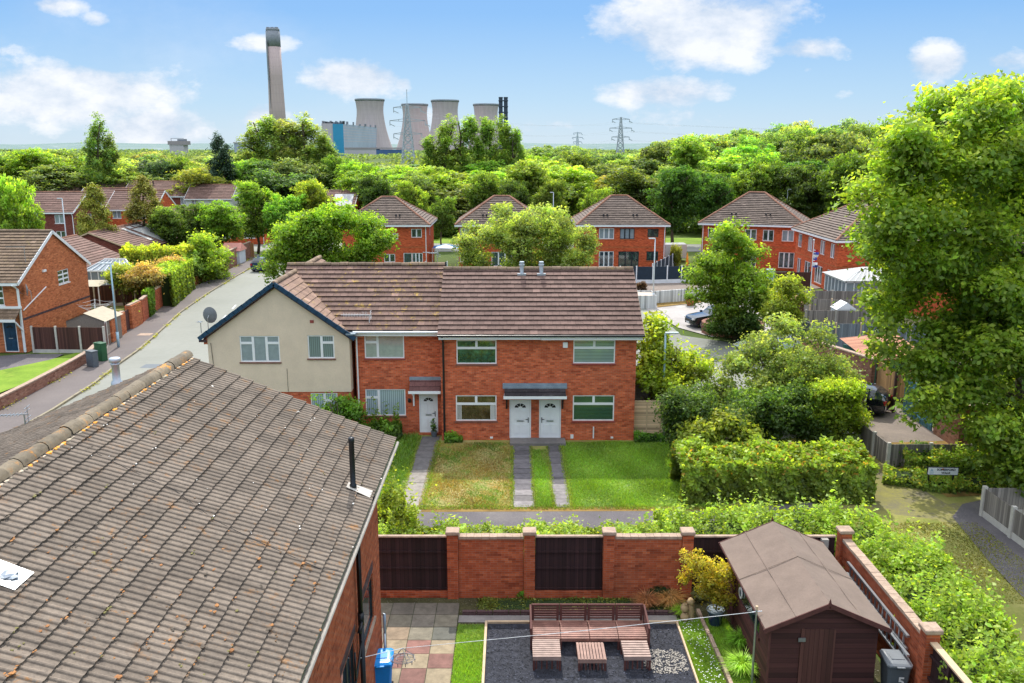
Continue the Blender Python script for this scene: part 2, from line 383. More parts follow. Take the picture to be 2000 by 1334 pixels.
        if smooth: me.polygons.foreach_set('use_smooth', [True]*len(me.polygons))
        o = bpy.data.objects.new(name, me); COL.objects.link(o)
        if loc is not None: o.location = loc
        if parent is not None: o.parent = parent
        if bevel:
            b = o.modifiers.new('bevel', 'BEVEL'); b.width = bevel; b.segments = 1; b.limit_method = 'ANGLE'
        return o
def tag(o, label=None, cat=None, group=None, kind=None):
    if label: o['label'] = label
    if cat: o['category'] = cat
    if group: o['group'] = group
    if kind: o['kind'] = kind
    return o
def thing(name, label, cat, loc=(0,0,0), rz=0, group=None):
    o = bpy.data.objects.new(name, None); COL.objects.link(o); o.location = loc; o.rotation_euler = (0,0,rz)
    o.empty_display_size = .1
    return tag(o, label, cat, group)
def copy_tree(o, parent=None):
    c = o.copy(); COL.objects.link(c)
    if parent is not None: c.parent = parent
    for ch in list(o.children): copy_tree(ch, c)
    return c
def sheet(name, pts, z, mat, label, sub=0):
    mb = MB(); mb.face([(p[0], p[1], z) for p in pts]); o = mb.build(name, mat)
    return tag(o, label, None, None, 'structure')
# ------------------------------------------------------------------ roof, wall, window, door
def V(*a): return Vector(a)
def tile_slope(mb, O, U, Vd, poly, gauge=.345, tw=.36, th=.035, rnd=.16, mat=0, seed=1, odd=.02, oddt=1.35):
    """tiled plane: O origin, U along the eave, Vd up the slope (unit), poly = convex outline in (u,v)"""
    rg = random.Random(seed); O = Vector(O); U = Vector(U); Vd = Vector(Vd); n = U.cross(Vd).normalized()
    if n.z < 0: n = -n
    v0 = min(p[1] for p in poly); v1 = max(p[1] for p in poly); u0 = min(p[0] for p in poly); u1 = max(p[0] for p in poly)
    # ccw check
    ar = sum(poly[i][0]*poly[(i+1)%len(poly)][1]-poly[(i+1)%len(poly)][0]*poly[i][1] for i in range(len(poly)))
    pl = poly if ar > 0 else poly[::-1]
    edges = []
    for i in range(len(pl)):
        p, q = pl[i], pl[(i+1) % len(pl)]; a = q[1]-p[1]; b = -(q[0]-p[0]); edges.append((a, b, a*p[0]+b*p[1]))
    P = lambda u, v, h: O+U*u+Vd*v+n*h
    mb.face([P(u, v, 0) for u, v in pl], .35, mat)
    nr = int(math.ceil((v1-v0)/gauge-1e-6)); k = 0
    for r in range(nr):
        a = v0+r*gauge; b = a+gauge; off = (r % 2)*tw/2
        cnt = int((u1-u0)/tw)+2; rt = rg.uniform(.94, 1.06)
        for c in range(-1, cnt):
            x0 = u0+c*tw+off; x1 = x0+tw; g = tw*.012
            pg = [(x0+g, a), (x1-g, a), (x1-g, b), (x0+g, b)]
            for e in edges:
                pg = clip(pg, *e)
                if len(pg) < 3: break
            if len(pg) < 3: continue
            t = rt*(1+rg.uniform(-rnd, rnd))
            if rg.random() < odd: t *= oddt
            hh = th*(1+rg.uniform(-.12, .12)); dz = rg.uniform(0, .004)
            H_ = lambda v: dz+hh*(1-(v-a)/gauge)+.004
            mb.face([P(u, v, H_(v)) for u, v in pg], t, mat)
            lo = [p for p in pg if abs(p[1]-a) < 1e-4]
            if len(lo) >= 2:
                l0 = min(p[0] for p in lo); l1 = max(p[0] for p in lo)
                mb.face([P(l0, a, .001), P(l1, a, .001), P(l1, a, H_(a)), P(l0, a, H_(a))], t*.18, mat)  # dark tile front paints the shadow line under each course
def ridge_line(mb, p, q, r=.12, seg=.45, seed=3, mat=0, rnd=.2):
    rg = random.Random(seed); p = Vector(p); q = Vector(q); d = q-p; ln = d.length; n = max(1, int(ln/seg)); d.normalize()
    s = d.cross(Vector((0,0,1))).normalized(); up = s.cross(d).normalized()
    for i in range(n):
        a = p+d*(ln*i/n); b = p+d*(ln*(i+1)/n-.015); rr = r*rg.uniform(.95, 1.08); t = 1+rg.uniform(-rnd, rnd); off = up*rg.uniform(-.01, .01)
        vs = []; m = 6
        for e, k in ((a, 1.0), (b, 1.04)):
            for j in range(m+1):
                an = math.pi*j/m; vs.append(e+off+s*math.cos(an)*rr*k+up*(math.sin(an)*rr*k-.03))
        mb.mesh(vs, [(j, j+1, m+2+j, m+1+j) for j in range(m)]+[tuple(range(m+1)), tuple(range(m+1, 2*m+2))], t, mat)
def wall(mb, O, U, Nn, ln, z0, z1, holes=(), depth=.10, tint=1.0, mat=0):
    O = Vector(O); U = Vector(U); Nn = Vector(Nn); Z = Vector((0,0,1))
    us = sorted({0.0, ln, *[h[0] for h in holes], *[h[1] for h in holes]}); zs = sorted({z0, z1, *[h[2] for h in holes], *[h[3] for h in holes]})
    P = lambda u, z, d=0: O+U*u+Z*z-Nn*d
    flip = U.cross(Z).dot(Nn) < 0
    def q(*p): mb.face(p[::-1] if flip else p, tint, mat)
    for i in range(len(us)-1):
        for j in range(len(zs)-1):
            cu = (us[i]+us[i+1])/2; cz = (zs[j]+zs[j+1])/2
            if any(h[0] < cu < h[1] and h[2] < cz < h[3] for h in holes): continue
            q(P(us[i], zs[j]), P(us[i+1], zs[j]), P(us[i+1], zs[j+1]), P(us[i], zs[j+1]))
    for a, b, c, d in [h[:4] for h in holes]:
        q(P(a, c), P(a, d), P(a, d, depth), P(a, c, depth)); q(P(b, d), P(b, c), P(b, c, depth), P(b, d, depth))
        q(P(a, d), P(b, d), P(b, d, depth), P(a, d, depth)); q(P(b, c), P(a, c), P(a, c, depth), P(b, c, depth))
def obox(mb, O, U, Nn, u0, u1, z0, z1, d0, d1, tint=1.0, mat=0):
    """box in wall coordinates; d = distance out of the wall"""
    O = Vector(O); U = Vector(U); Nn = Vector(Nn); P = lambda u, z, d: O+U*u+Vector((0,0,z))+Nn*d
    vs = [P(u0,z0,d0),P(u1,z0,d0),P(u1,z0,d1),P(u0,z0,d1),P(u0,z1,d0),P(u1,z1,d0),P(u1,z1,d1),P(u0,z1,d1)]
    fs = [(0,3,2,1),(4,5,6,7),(0,1,5,4),(1,2,6,5),(2,3,7,6),(3,0,4,7)]
    if U.cross(Nn).z < 0: fs = [f[::-1] for f in fs]
    mb.mesh(vs, fs, tint, mat)
STY = {
 'top2': [(0,.5,.66,1),(.5,1,.66,1),(0,1,0,.66)],
 'side': [(0,.33,.68,1),(0,.33,0,.68),(.33,1,0,1)],
 'three': [(0,.33,.72,1),(0,.33,0,.72),(.33,.67,0,1),(.67,1,.72,1),(.67,1,0,.72)],
 'twor': [(0,.52,0,1),(.52,1,.68,1),(.52,1,0,.68)],
 'two': [(0,.5,0,1),(.5,1,0,1)], 'col3': [(0,.34,0,1),(.34,.66,0,1),(.66,1,0,1)],
 'one': [(0,1,0,1)], 'grid': [(0,.5,0,.34),(.5,1,0,.34),(0,.5,.34,.67),(.5,1,.34,.67),(0,.5,.67,1),(.5,1,.67,1)],
}
def window(parent, O, U, Nn, h, style='two', fm='white_upvc', pm='pane_dark', sill='white_upvc', fw=.055, small=False, world=False):
    a, b, c, d = h[:4]; mb = MB(); pn = MB()
    for s in STY[style]:
        x0 = a+(b-a)*s[0]; x1 = a+(b-a)*s[1]; z0 = c+(d-c)*s[2]; z1 = c+(d-c)*s[3]
        x0 += .0015; x1 -= .0015; z0 += .0015; z1 -= .0015
        for r in ((x0, x0+fw, z0, z1), (x1-fw, x1, z0, z1), (x0+fw, x1-fw, z0, z0+fw), (x0+fw, x1-fw, z1-fw, z1)):
            obox(mb, O, U, Nn, r[0], r[1], r[2], r[3], -.085, -.03)
        obox(pn, O, U, Nn, x0+fw-.004, x1-fw+.004, z0+fw-.004, z1-fw+.004, -.075, -.06)
    f = mb.build('window', fm, parent, world)
    p = pn.build('pane', pm, f, world)
    if world and parent is not None:  # the frame sits in parent's local space at origin
        for v in p.data.vertices: pass
    if sill and not small:
        sm = MB(); obox(sm, O, U, Nn, a-.05, b+.05, c-.07, c-.003, -.06, .05); sm.build('sill', sill, f, world)
    return f
def door(parent, O, U, Nn, h, col='white_upvc', hinge=1, fan=True, fm='white_upvc', panel='pane_dark'):
    a, b, c, d = h[:4]; mb = MB(); w = b-a; fw = .06
    for r in ((a, a+fw, c, d), (b-fw, b, c, d), (a+fw, b-fw, d-fw, d), (a+fw, b-fw, c, c+.05)): obox(mb, O, U, Nn, r[0]+.001, r[1]-.001, r[2]+.001, r[3]-.001, -.09, -.02)
    fr = mb.build('door', fm, parent)
    lf = MB(); a2, b2, c2, d2 = a+fw+.005, b-fw-.005, c+.055, d-fw-.005; W = b2-a2
    obox(lf, O, U, Nn, a2, b2, c2, d2, -.085, -.045)
    for (u0, u1, z0, z1) in ((.12, .46, .08, .36), (.54, .88, .08, .36), (.12, .46, .48, .76), (.54, .88, .48, .76)):
        hh = d2-c2; obox(lf, O, U, Nn, a2+W*u0, a2+W*u1, c2+hh*z0, c2+hh*z1, -.045, -.032)
        obox(lf, O, U, Nn, a2+W*u0+.035, a2+W*u1-.035, c2+hh*z0+.035, c2+hh*z1-.035, -.032, -.024)
    lf.build('door_leaf', col, fr, bevel=.006)
    if fan:
        fn = MB(); cx = (a2+b2)/2; cz = c2+(d2-c2)*.81; r1 = W*.30; r0 = W*.11; O_ = Vector(O); U_ = Vector(U); N_ = Vector(Nn)
        for i in range(4):
            t0 = math.pi*(i+.07)/4; t1 = math.pi*(i+.93)/4
            pts = [(r0, t0), (r1, t0), (r1, (t0+t1)/2), (r1, t1), (r0, t1)]
            q = [O_+U_*(cx+math.cos(t)*r)+Vector((0,0,cz+math.sin(t)*r*.8))+N_*(-.040) for r, t in pts]
            fn.face(q if U_.cross(Vector((0,0,1))).dot(N_) > 0 else q[::-1])
        fn.build('fanlight', 'black_plastic', fr)
    hd = MB(); hx = b2-.07 if hinge > 0 else a2+.07; hz = c2+(d2-c2)*.47
    obox(hd, O, U, Nn, hx-.018, hx+.018, hz-.13, hz+.13, -.044, -.025); obox(hd, O, U, Nn, hx-(.12 if hinge > 0 else 0), hx+(0 if hinge > 0 else .12), hz+.03, hz+.05, -.025, .005)
    hd.build('handle', 'grey_frame', fr)
    lb = MB(); obox(lb, O, U, Nn, a2+W*.32, a2+W*.68, hz-.07, hz-.01, -.031, -.012); lb.build('letterbox', 'steel', fr)
    return fr
# ------------------------------------------------------------------ foliage
def quads_mesh(name, V4, tint, mat):
    n = len(V4); me = bpy.data.meshes.new(name)
    me.vertices.add(n*4); me.vertices.foreach_set('co', V4.reshape(-1).astype(np.float32))
    me.loops.add(n*4); me.polygons.add(n)
    me.loops.foreach_set('vertex_index', np.arange(n*4, dtype=np.int32))
    me.polygons.foreach_set('loop_start', np.arange(0, n*4, 4, dtype=np.int32))
    me.polygons.foreach_set('loop_total', np.full(n, 4, dtype=np.int32))
    me.update(calc_edges=True)
    ca = me.color_attributes.new('tint', 'FLOAT_COLOR', 'CORNER')
    c = np.ones((n, 4, 4), np.float32); c[:, :, :3] = tint[:, None, :]
    ca.data.foreach_set('color', c.reshape(-1)); me.materials.append(M[mat]); return me
def unit(a): return a/np.maximum(np.linalg.norm(a, axis=-1, keepdims=True), 1e-9)
def leaves(pos, nor, size, rg, aspect=.62):
    n = len(pos); ref = unit(rg.normal(size=(n, 3))); t = unit(np.cross(nor, ref)); b = np.cross(nor, t)
    s = size[:, None]
    v0 = pos-t*s*.5; v2 = pos+t*s*.5; bend = nor*s*.12
    v1 = pos+b*s*.5*aspect-bend; v3 = pos-b*s*.5*aspect-bend
    return np.stack([v0, v1, v2, v3], 1)
def cloud(rg, blobs, n, leaf, clumps=16, spread=.30, upb=.5, shell=.14, lo=.45, warm=.0, vgrad=0):
    """leaf positions over a set of ellipsoid blobs, gathered in twig clumps"""
    B = np.array(blobs, float); K = len(B)
    area = (B[:, 3]*B[:, 4]+B[:, 4]*B[:, 5]+B[:, 3]*B[:, 5]); w = area/area.sum()
    bi = rg.choice(K, n, p=w)
    cd = unit(rg.normal(size=(K, clumps, 3))+np.array([0, 0, upb])); ct = rg.uniform(.75, 1.2, (K, clumps)); cr = rg.uniform(.78, 1.08, (K, clumps))
    bt = rg.uniform(.85, 1.12, K)
    ci = rg.integers(0, clumps, n)
    g = rg.normal(size=(n, 3))*spread
    d = unit(cd[bi, ci]+g)
    rr = cr[bi, ci]*(1-np.abs(rg.normal(size=n))*shell)*(1-.35*np.minimum(1, np.linalg.norm(g, axis=1))**2)
    pos = B[bi, :3]+d*B[bi, 3:6]*rr[:, None]
    nor = unit(d*.7+rg.normal(size=(n, 3))*.55+np.array([0, 0, .45]))
    size = leaf*rg.uniform(.65, 1.3, n)
    up = d[:, 2]
    tn = ct[bi, ci]*bt[bi]*(lo+(1-lo)*np.clip(.6+.5*up, 0, 1))*rg.uniform(.72, 1.3, n)*np.clip(.45+.65*rr, .4, 1.15)  # lower and inner leaves darkened: crown shade put into the tint
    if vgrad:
        zz = pos[:, 2]; tn = tn*(1-vgrad+vgrad*1.5*np.clip((zz-zz.min())/(zz.max()-zz.min()), 0, 1))  # height gradient puts the light on crown tops into the tint
    tint = np.stack([tn*rg.uniform(.85, 1.15+warm, n), tn, tn*rg.uniform(.6, 1.2, n)], 1)
    return leaves(pos, nor, size, rg), tint
def crown_obj(name, me, parent, color, loc=(0,0,0), scale=None):
    o = bpy.data.objects.new(name, me); COL.objects.link(o); o.parent = parent; o.location = loc; o.color = c4(color)
    if scale: o.scale = scale
    return o
def power_mat(name, c0, c1, band, streak=.35, hstep=9.0):
    m, t = nt(name); v = coords(t); s = N(t, 'ShaderNodeSeparateXYZ'); L(t, v, s.inputs[0])
    ang = math_n(t, 'ARCTAN2', s.outputs[1], s.outputs[0]); cb = N(t, 'ShaderNodeCombineXYZ'); L(t, math_n(t, 'MULTIPLY', ang, 6), cb.inputs[0]); L(t, math_n(t, 'MULTIPLY', s.outputs[2], .012), cb.inputs[1])
    n = noise(t, cb.outputs[0], 2.0, 5, .65); c = ramp(t, n, [(.3, c0), (.7, c1)])
    fr = math_n(t, 'FRACT', math_n(t, 'DIVIDE', s.outputs[2], hstep)); c = mix(t, ramp(t, fr, [(0, (.22, .22, .22)), (.12, (0, 0, 0))]), c, tuple(x*.72 for x in c0))
    n2 = noise(t, v, .035, 3); c = mix(t, math_n(t, 'MULTIPLY', ramp(t, n2, [(.6, (0, 0, 0)), (.7, (1, 1, 1))]), streak), c, band)
    principled(t, c, .95, 0, spec=.1); return m
power_mat('power_tower', (.45, .375, .37), (.55, .47, .46), (.38, .33, .36)); power_mat('power_chimney', (.47, .36, .34), (.57, .45, .42), (.38, .32, .34), .2, 14)  # distance haze put into the pale power station colours
plain('panel_grey2', (.55, .50, .52), .95, var=.12, scale=.03); plain('stack_black', (.045, .06, .09), .7, var=.2, scale=.05)
def twigs(rg, blobs, n, leaf, per=13, sig=.30, hollow=2.4, lo=.5, vgrad=.25, jit=.10, top=None):
    """leaves gathered in many small sprays filling a set of ellipsoids, thicker towards their outside"""
    B = np.array(blobs, float); vol = (B[:, 3]*B[:, 4]*B[:, 5])**.72; w = vol/vol.sum(); K = max(8, n//per)
    bi = rg.choice(len(B), K, p=w); d = unit(rg.normal(size=(K, 3))+np.array([0, -.1, .15])); r = rg.uniform(size=K)**(1/hollow)
    lump = 1+.16*np.sin(d[:, 0]*5+bi)*np.sin(d[:, 2]*6+bi*2)+rg.normal(size=K)*jit
    c = B[bi, :3]+d*B[bi, 3:6]*(r*lump)[:, None]
    # how exposed a spray is: distance outside all other blobs
    dep = np.full(K, 9.0)
    for k in range(len(B)):
        q = np.linalg.norm((c-B[k, :3])/B[k, 3:6], axis=1); dep = np.minimum(dep, q)
    exp_ = np.clip((dep-.25)/.85, 0, 1)
    ct = rg.uniform(.72, 1.28, K)*(lo+(1-lo)*exp_)*(.80+.28*d[:, 2]*r)  # buried and downward sprays darkened, shade painted in their tint
    zz = c[:, 2]; ct = ct*(1-vgrad+vgrad*1.5*np.clip((zz-zz.min())/(zz.max()-zz.min()+1e-6), 0, 1))  # crown tops lighter, bases darker: light painted by height
    ci = np.repeat(np.arange(K), per); m = len(ci); g = rg.normal(size=(m, 3))*sig; g[:, 2] *= .62
    pos = c[ci]+g-np.array([0, 0, 1])*(np.linalg.norm(g[:, :2], axis=1)**2/(sig*3.5))[:, None]
    nor = unit(d[ci]*.55+rg.normal(size=(m, 3))*.5+np.array([0, 0, .6])); size = leaf*rg.uniform(.6, 1.35, m)
    tn = np.clip(ct[ci]*rg.uniform(.75, 1.3, m), .12, 1.8)
    return leaves(pos, nor, size, rg), np.stack([tn*rg.uniform(.82, 1.2, m), tn, tn*rg.uniform(.6, 1.2, m)], 1)
def lobed(rg, blobs, n, leaf, lobe=.9, per=90, vgrad=.3, lo=.45, fill=.35, hollow=3.2, flat=.62, sig=None, gap=.0):
    """foliage as many leafy boughs: sprays over the upper side of small boughs, darker loose filling below"""
    B = np.array(blobs, float); vol = (B[:, 3]*B[:, 4]*B[:, 5])**.7; w = vol/vol.sum(); K = max(10, int(n*(1-fill)/per))
    bi = rg.choice(len(B), K, p=w); d = unit(rg.normal(size=(K, 3))+np.array([0, -.12, .22])); r = rg.uniform(size=K)**(1/hollow)
    c = B[bi, :3]+d*B[bi, 3:6]*(r*(1+rg.normal(size=K)*.09))[:, None]; R_ = lobe*rg.uniform(.5, 1.25, K)
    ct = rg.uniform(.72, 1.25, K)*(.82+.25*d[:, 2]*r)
    zz = c[:, 2]; ct *= (1-vgrad+vgrad*1.5*np.clip((zz-zz.min())/(zz.max()-zz.min()+1e-6), 0, 1))  # light on the crown top put into the bough tint
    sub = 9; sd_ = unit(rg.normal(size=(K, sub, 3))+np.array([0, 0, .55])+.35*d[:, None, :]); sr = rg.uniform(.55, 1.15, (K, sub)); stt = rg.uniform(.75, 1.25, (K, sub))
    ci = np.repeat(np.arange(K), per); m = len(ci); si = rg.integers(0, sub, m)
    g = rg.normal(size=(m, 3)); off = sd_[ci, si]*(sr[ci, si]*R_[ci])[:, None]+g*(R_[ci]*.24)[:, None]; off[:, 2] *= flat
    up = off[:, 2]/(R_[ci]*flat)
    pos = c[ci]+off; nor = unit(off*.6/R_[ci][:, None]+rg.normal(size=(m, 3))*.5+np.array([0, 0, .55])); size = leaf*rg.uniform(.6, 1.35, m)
    tn = np.clip(ct[ci]*stt[ci, si]*(lo+(1-lo)*np.clip(.55+.55*up, 0, 1.2))*rg.uniform(.78, 1.25, m), .1, 1.9)  # bough tops bright, undersides dark: light and shade painted in
    V1 = leaves(pos, nor, size, rg); T1_ = np.stack([tn*rg.uniform(.85, 1.15, m)*(.86+.2*np.clip(up, 0, 1)), tn, tn*rg.uniform(.6, 1.2, m)], 1)
    nf = int(n*fill)
    if nf > 50:
        V2, T2 = twigs(rg, [(b[0], b[1], b[2], b[3]*.86, b[4]*.86, b[5]*.86) for b in blobs], nf, leaf, 9, (sig or lobe*.3), 2.0, .4, vgrad)
        V1 = np.concatenate([V1, V2]); T1_ = np.concatenate([T1_, T2*.75])  # inner filling darkened to paint the shade inside the crown
    return V1, T1_
# ================================================================== camera, sky, sun
cam = bpy.data.cameras.new('camera'); co = bpy.data.objects.new('camera', cam); COL.objects.link(co); scene.camera = co
cam.sensor_width = 36; cam.lens = 36*F/2000; cam.clip_start = .5; cam.clip_end = 30000
co.location = (0, 0, H); co.rotation_euler = (math.pi/2-PITCH, 0, 0)
SUN_EL = R(48); SUN_AZ = R(-6)        # sun stands ahead of the camera, a little to the left
sd = Vector((math.sin(SUN_AZ)*math.cos(SUN_EL), math.cos(SUN_AZ)*math.cos(SUN_EL), math.sin(SUN_EL)))
sl = bpy.data.lights.new('sun', 'SUN'); sl.energy = SUN_E; sl.angle = R(.55); sl.color = (1, .95, .86)
so = bpy.data.objects.new('sun', sl); COL.objects.link(so); so.rotation_euler = sd.to_track_quat('Z', 'Y').to_euler()
w = bpy.data.worlds.new('World'); scene.world = w; w.use_nodes = True; t = w.node_tree; t.nodes.clear()
sky = N(t, 'ShaderNodeTexSky', sky_type='NISHITA'); sky.sun_disc = False; sky.sun_elevation = SUN_EL; sky.sun_rotation = SUN_AZ
sky.altitude = 0; sky.air_density = 1.0; sky.dust_density = .6; sky.ozone_density = 2.0
tc = N(t, 'ShaderNodeTexCoord'); g = tc.outputs['Generated']
sep = N(t, 'ShaderNodeSeparateXYZ'); L(t, g, sep.inputs[0])
yy = math_n(t, 'MAXIMUM', math_n(t, 'ABSOLUTE', sep.outputs[1]), .02)
qx = math_n(t, 'DIVIDE', sep.outputs[0], yy); qz = math_n(t, 'DIVIDE', sep.outputs[2], yy)
# sky base colour: the physical sky, evened towards a clear blue within view
sc = mix(t, 1.0, sky.outputs[0], (SKY_S, SKY_S, SKY_S), 'MULTIPLY')
zc = math_n(t, 'MAXIMUM', sep.outputs[2], 0)
grad = ramp(t, zc, [(0, (.54, .69, .82)), (.05, (.40, .61, .83)), (.14, (.21, .45, .82)), (.24, (.16, .38, .80)), (.42, (1.15, 1.3, 1.5)), (1, (1.7, 1.75, 1.85))])  # top stops: unseen overhead sky brightened to add fill light
base = mix(t, .88, sc, grad)
v3 = N(t, 'ShaderNodeCombineXYZ'); L(t, qx, v3.inputs[0]); L(t, math_n(t, 'MULTIPLY', qz, 1.7), v3.inputs[1])
n1 = N(t, 'ShaderNodeTexNoise'); n1.inputs['Scale'].default_value = 9; n1.inputs['Detail'].default_value = 9; n1.inputs['Roughness'].default_value = .62; L(t, v3.outputs[0], n1.inputs['Vector'])
n2 = N(t, 'ShaderNodeTexNoise'); n2.inputs['Scale'].default_value = 2.1; n2.inputs['Detail'].default_value = 8; n2.inputs['Roughness'].default_value = .6; L(t, v3.outputs[0], n2.inputs['Vector'])
# cumulus banks: direction (x/y, z/y), half sizes, weight
def dirq(px, py):
    d = ray(px, py); return d[0]/d[1], d[2]/d[1]
clouds = [(1360,55,200,75,1.0),(1480,20,110,50,.8),(1570,95,90,28,.8),(1830,122,62,36,1.0),(1960,122,70,26,.75),(690,152,95,34,1.0),(610,152,40,14,.6),(785,163,26,16,.7),
          (140,185,210,62,1.0),(300,250,110,42,1.0),(60,205,120,34,.8),(105,10,55,18,.8),(190,40,36,14,.6),(208,88,24,12,.55),(505,85,62,16,.65),(510,225,50,28,.8),
          (1300,180,125,34,.9),(1060,250,130,26,.55),(1340,225,190,26,.5),(1650,185,70,12,.4),(1815,188,50,14,.4),(1560,130,70,18,.5),(20,100,50,14,.45),(1040,15,50,8,.3),(860,225,60,20,.4)]
acc = None
for px, py, rx, ry, wt in clouds:
    cx, cz = dirq(px, py); sx = rx/F*1.04; sz = ry/F*1.04
    a = math_n(t, 'DIVIDE', math_n(t, 'SUBTRACT', qx, cx), sx); b = math_n(t, 'DIVIDE', math_n(t, 'SUBTRACT', qz, cz), sz)
    r2 = math_n(t, 'ADD', math_n(t, 'MULTIPLY', a, a), math_n(t, 'MULTIPLY', b, b))
    e = math_n(t, 'MULTIPLY', math_n(t, 'EXPONENT', math_n(t, 'MULTIPLY', r2, -.8)), wt)
    acc = e if acc is None else math_n(t, 'MAXIMUM', acc, e)
fld = math_n(t, 'ADD', acc, math_n(t, 'MULTIPLY', math_n(t, 'SUBTRACT', n1.outputs['Fac'], .5), 1.9))
mask = ramp(t, fld, [(.40, (0, 0, 0)), (.56, (.55, .55, .55)), (.78, (1, 1, 1))])
thin = math_n(t, 'MULTIPLY', ramp(t, n2.outputs['Fac'], [(.52, (0, 0, 0)), (.78, (1, 1, 1))]), .35)
mm = N(t, 'ShaderNodeMath', operation='MAXIMUM'); L(t, mask, mm.inputs[0]); L(t, thin, mm.inputs[1])
# fade near straight behind where the projection degenerates is not in view
shade = ramp(t, n1.outputs['Fac'], [(.40, (.56, .65, .78)), (.60, (.90, .91, .94))])
cc = mix(t, math_n(t, 'MULTIPLY', mm.outputs[0], .9), base, shade)
bg = N(t, 'ShaderNodeBackground'); bg.inputs[1].default_value = BG_S; L(t, cc, bg.inputs[0])
wo = N(t, 'ShaderNodeOutputWorld'); L(t, bg.outputs[0], wo.inputs[0])
scene.view_settings.view_transform = 'Standard'; scene.view_settings.look = 'None'; scene.view_settings.exposure = 0
scene.render.engine = 'CYCLES'
cy = scene.cycles; cy.max_bounces = 5; cy.diffuse_bounces = 3; cy.glossy_bounces = 2; cy.transmission_bounces = 3; cy.transparent_max_bounces = 4
cy.use_adaptive_sampling = True; cy.adaptive_threshold = .02; cy.use_denoising = True; cy.caustics_reflective = False; cy.caustics_refractive = False
# ================================================================== ground
mb = MB(); mb.face([(-9000, -300, -.05), (9000, -300, -.05), (9000, 12000, -.05), (-9000, 12000, -.05)])
tag(mb.build('ground', 'g_field'), 'green ground stretching out to the horizon', kind='structure')
G = lambda *a: [at_z(px, py) for px, py in a]
# the left road: kerb line and wall line surveyed from the photo
kerb = G((-160,925),(20,848),(100,803),(180,752),(225,716),(265,688),(300,658),(350,612),(400,577),(450,546),(494,521),(498,497))
inner = G((-160,860),(0,803),(60,772),(115,742),(170,712),(214,670),(262,634),(330,588),(400,552),(450,527),(488,507),(470,497))
road_r = [V(-13.5, 18, 0), V(-15.8, 41, 0), V(-17.5, 55, 0), V(-20.5, 75, 0), V(-23.5, 95, 0), V(-26, 116, 0)]
road_pts = [kerb[0], *kerb[1:], V(-40, 122.5, 0), V(-75, 124, 0), V(-75, 134, 0), V(20, 130, 0), V(20, 121, 0), V(-18, 119, 0), *road_r[::-1], V(-13, 5, 0), V(-30, 5, 0)]
# built as strips so the outline stays clean
def strip(name, A, B, z, mat, label):
    mb = MB()
    for i in range(len(A)-1): mb.face([(A[i][0], A[i][1], z), (B[i][0], B[i][1], z), (B[i+1][0], B[i+1][1], z), (A[i+1][0], A[i+1][1], z)])
    return tag(mb.build(name, mat), label, kind='structure')
def lerp_line(P, y):
    for a, b in zip(P, P[1:]):
        if min(a.y, b.y) <= y <= max(a.y, b.y) and abs(a.y-b.y) > 1e-6:
            s = (y-a.y)/(b.y-a.y); return a+(b-a)*s
    return P[0] if abs(P[0].y-y) < abs(P[-1].y-y) else P[-1]
ys = [24, 30, 35, 40, 45, 50, 56, 62, 70, 80, 90, 100, 110, 118]
KL = [lerp_line(kerb, y) for y in ys]; RR = [lerp_line(road_r, y) for y in ys]
strip('road', KL, RR, .004, 'g_road', 'pale grey asphalt estate road curving away')
sheet('junction_road', [(-90, 118), (30, 118), (30, 127), (-90, 131)], .002, 'g_road', 'asphalt road crossing at the far end')
sheet('road_verge', [(-90, 131), (30, 127), (30, 136), (-90, 140)], .010, 'g_lawn', 'grass verge beyond the crossing road')
KI = []
for p, q in zip(kerb, inner): KI.append(p)
strip('pavement', inner, kerb, .115, 'g_pave', 'mauve grey tarmac pavement inside the kerb')
mb = MB()
for i in range(len(kerb)-1):
    a = kerb[i]; b = kerb[i+1]; mb.bar(a+V(.06, 0, .06), b+V(.06, 0, .06), .14, .13)
tag(mb.build('kerb', 'g_kerb'), 'weathered concrete kerb with weeds', kind='structure')
mb = MB()
for i in range(2, 9):
    a = KL[i]*.5+RR[i]*.5; b = KL[i+1]*.5+RR[i+1]*.5; d = (b-a); ln = d.length; d.normalize(); s = 0
    while s+2 < ln:
        p = a+d*s; q = a+d*(s+2); n_ = V(-d.y, d.x, 0)*.05
        mb.face([(p+n_)[:2]+(.010,), (p-n_)[:2]+(.010,), (q-n_)[:2]+(.010,), (q+n_)[:2]+(.010,)]); s += 5
tag(mb.build('road_marking', 'white_paint'), 'worn white centre line dashes', kind='structure')
# left front lawn and drive
sheet('lawn_left_house', [p[:2] for p in G((-120,828),(0,768),(60,745),(105,722),(150,698),(195,690),(150,689),(95,704),(0,724),(-120,745))], .03, 'g_lawn', 'bright green lawn behind the low brick wall')
sheet('driveway_left_house', [p[:2] for p in G((-160,760),(0,728),(95,706),(125,692),(50,692),(-60,700),(-160,705))], .022, 'g_path', 'grey tarmac drive of the left house')
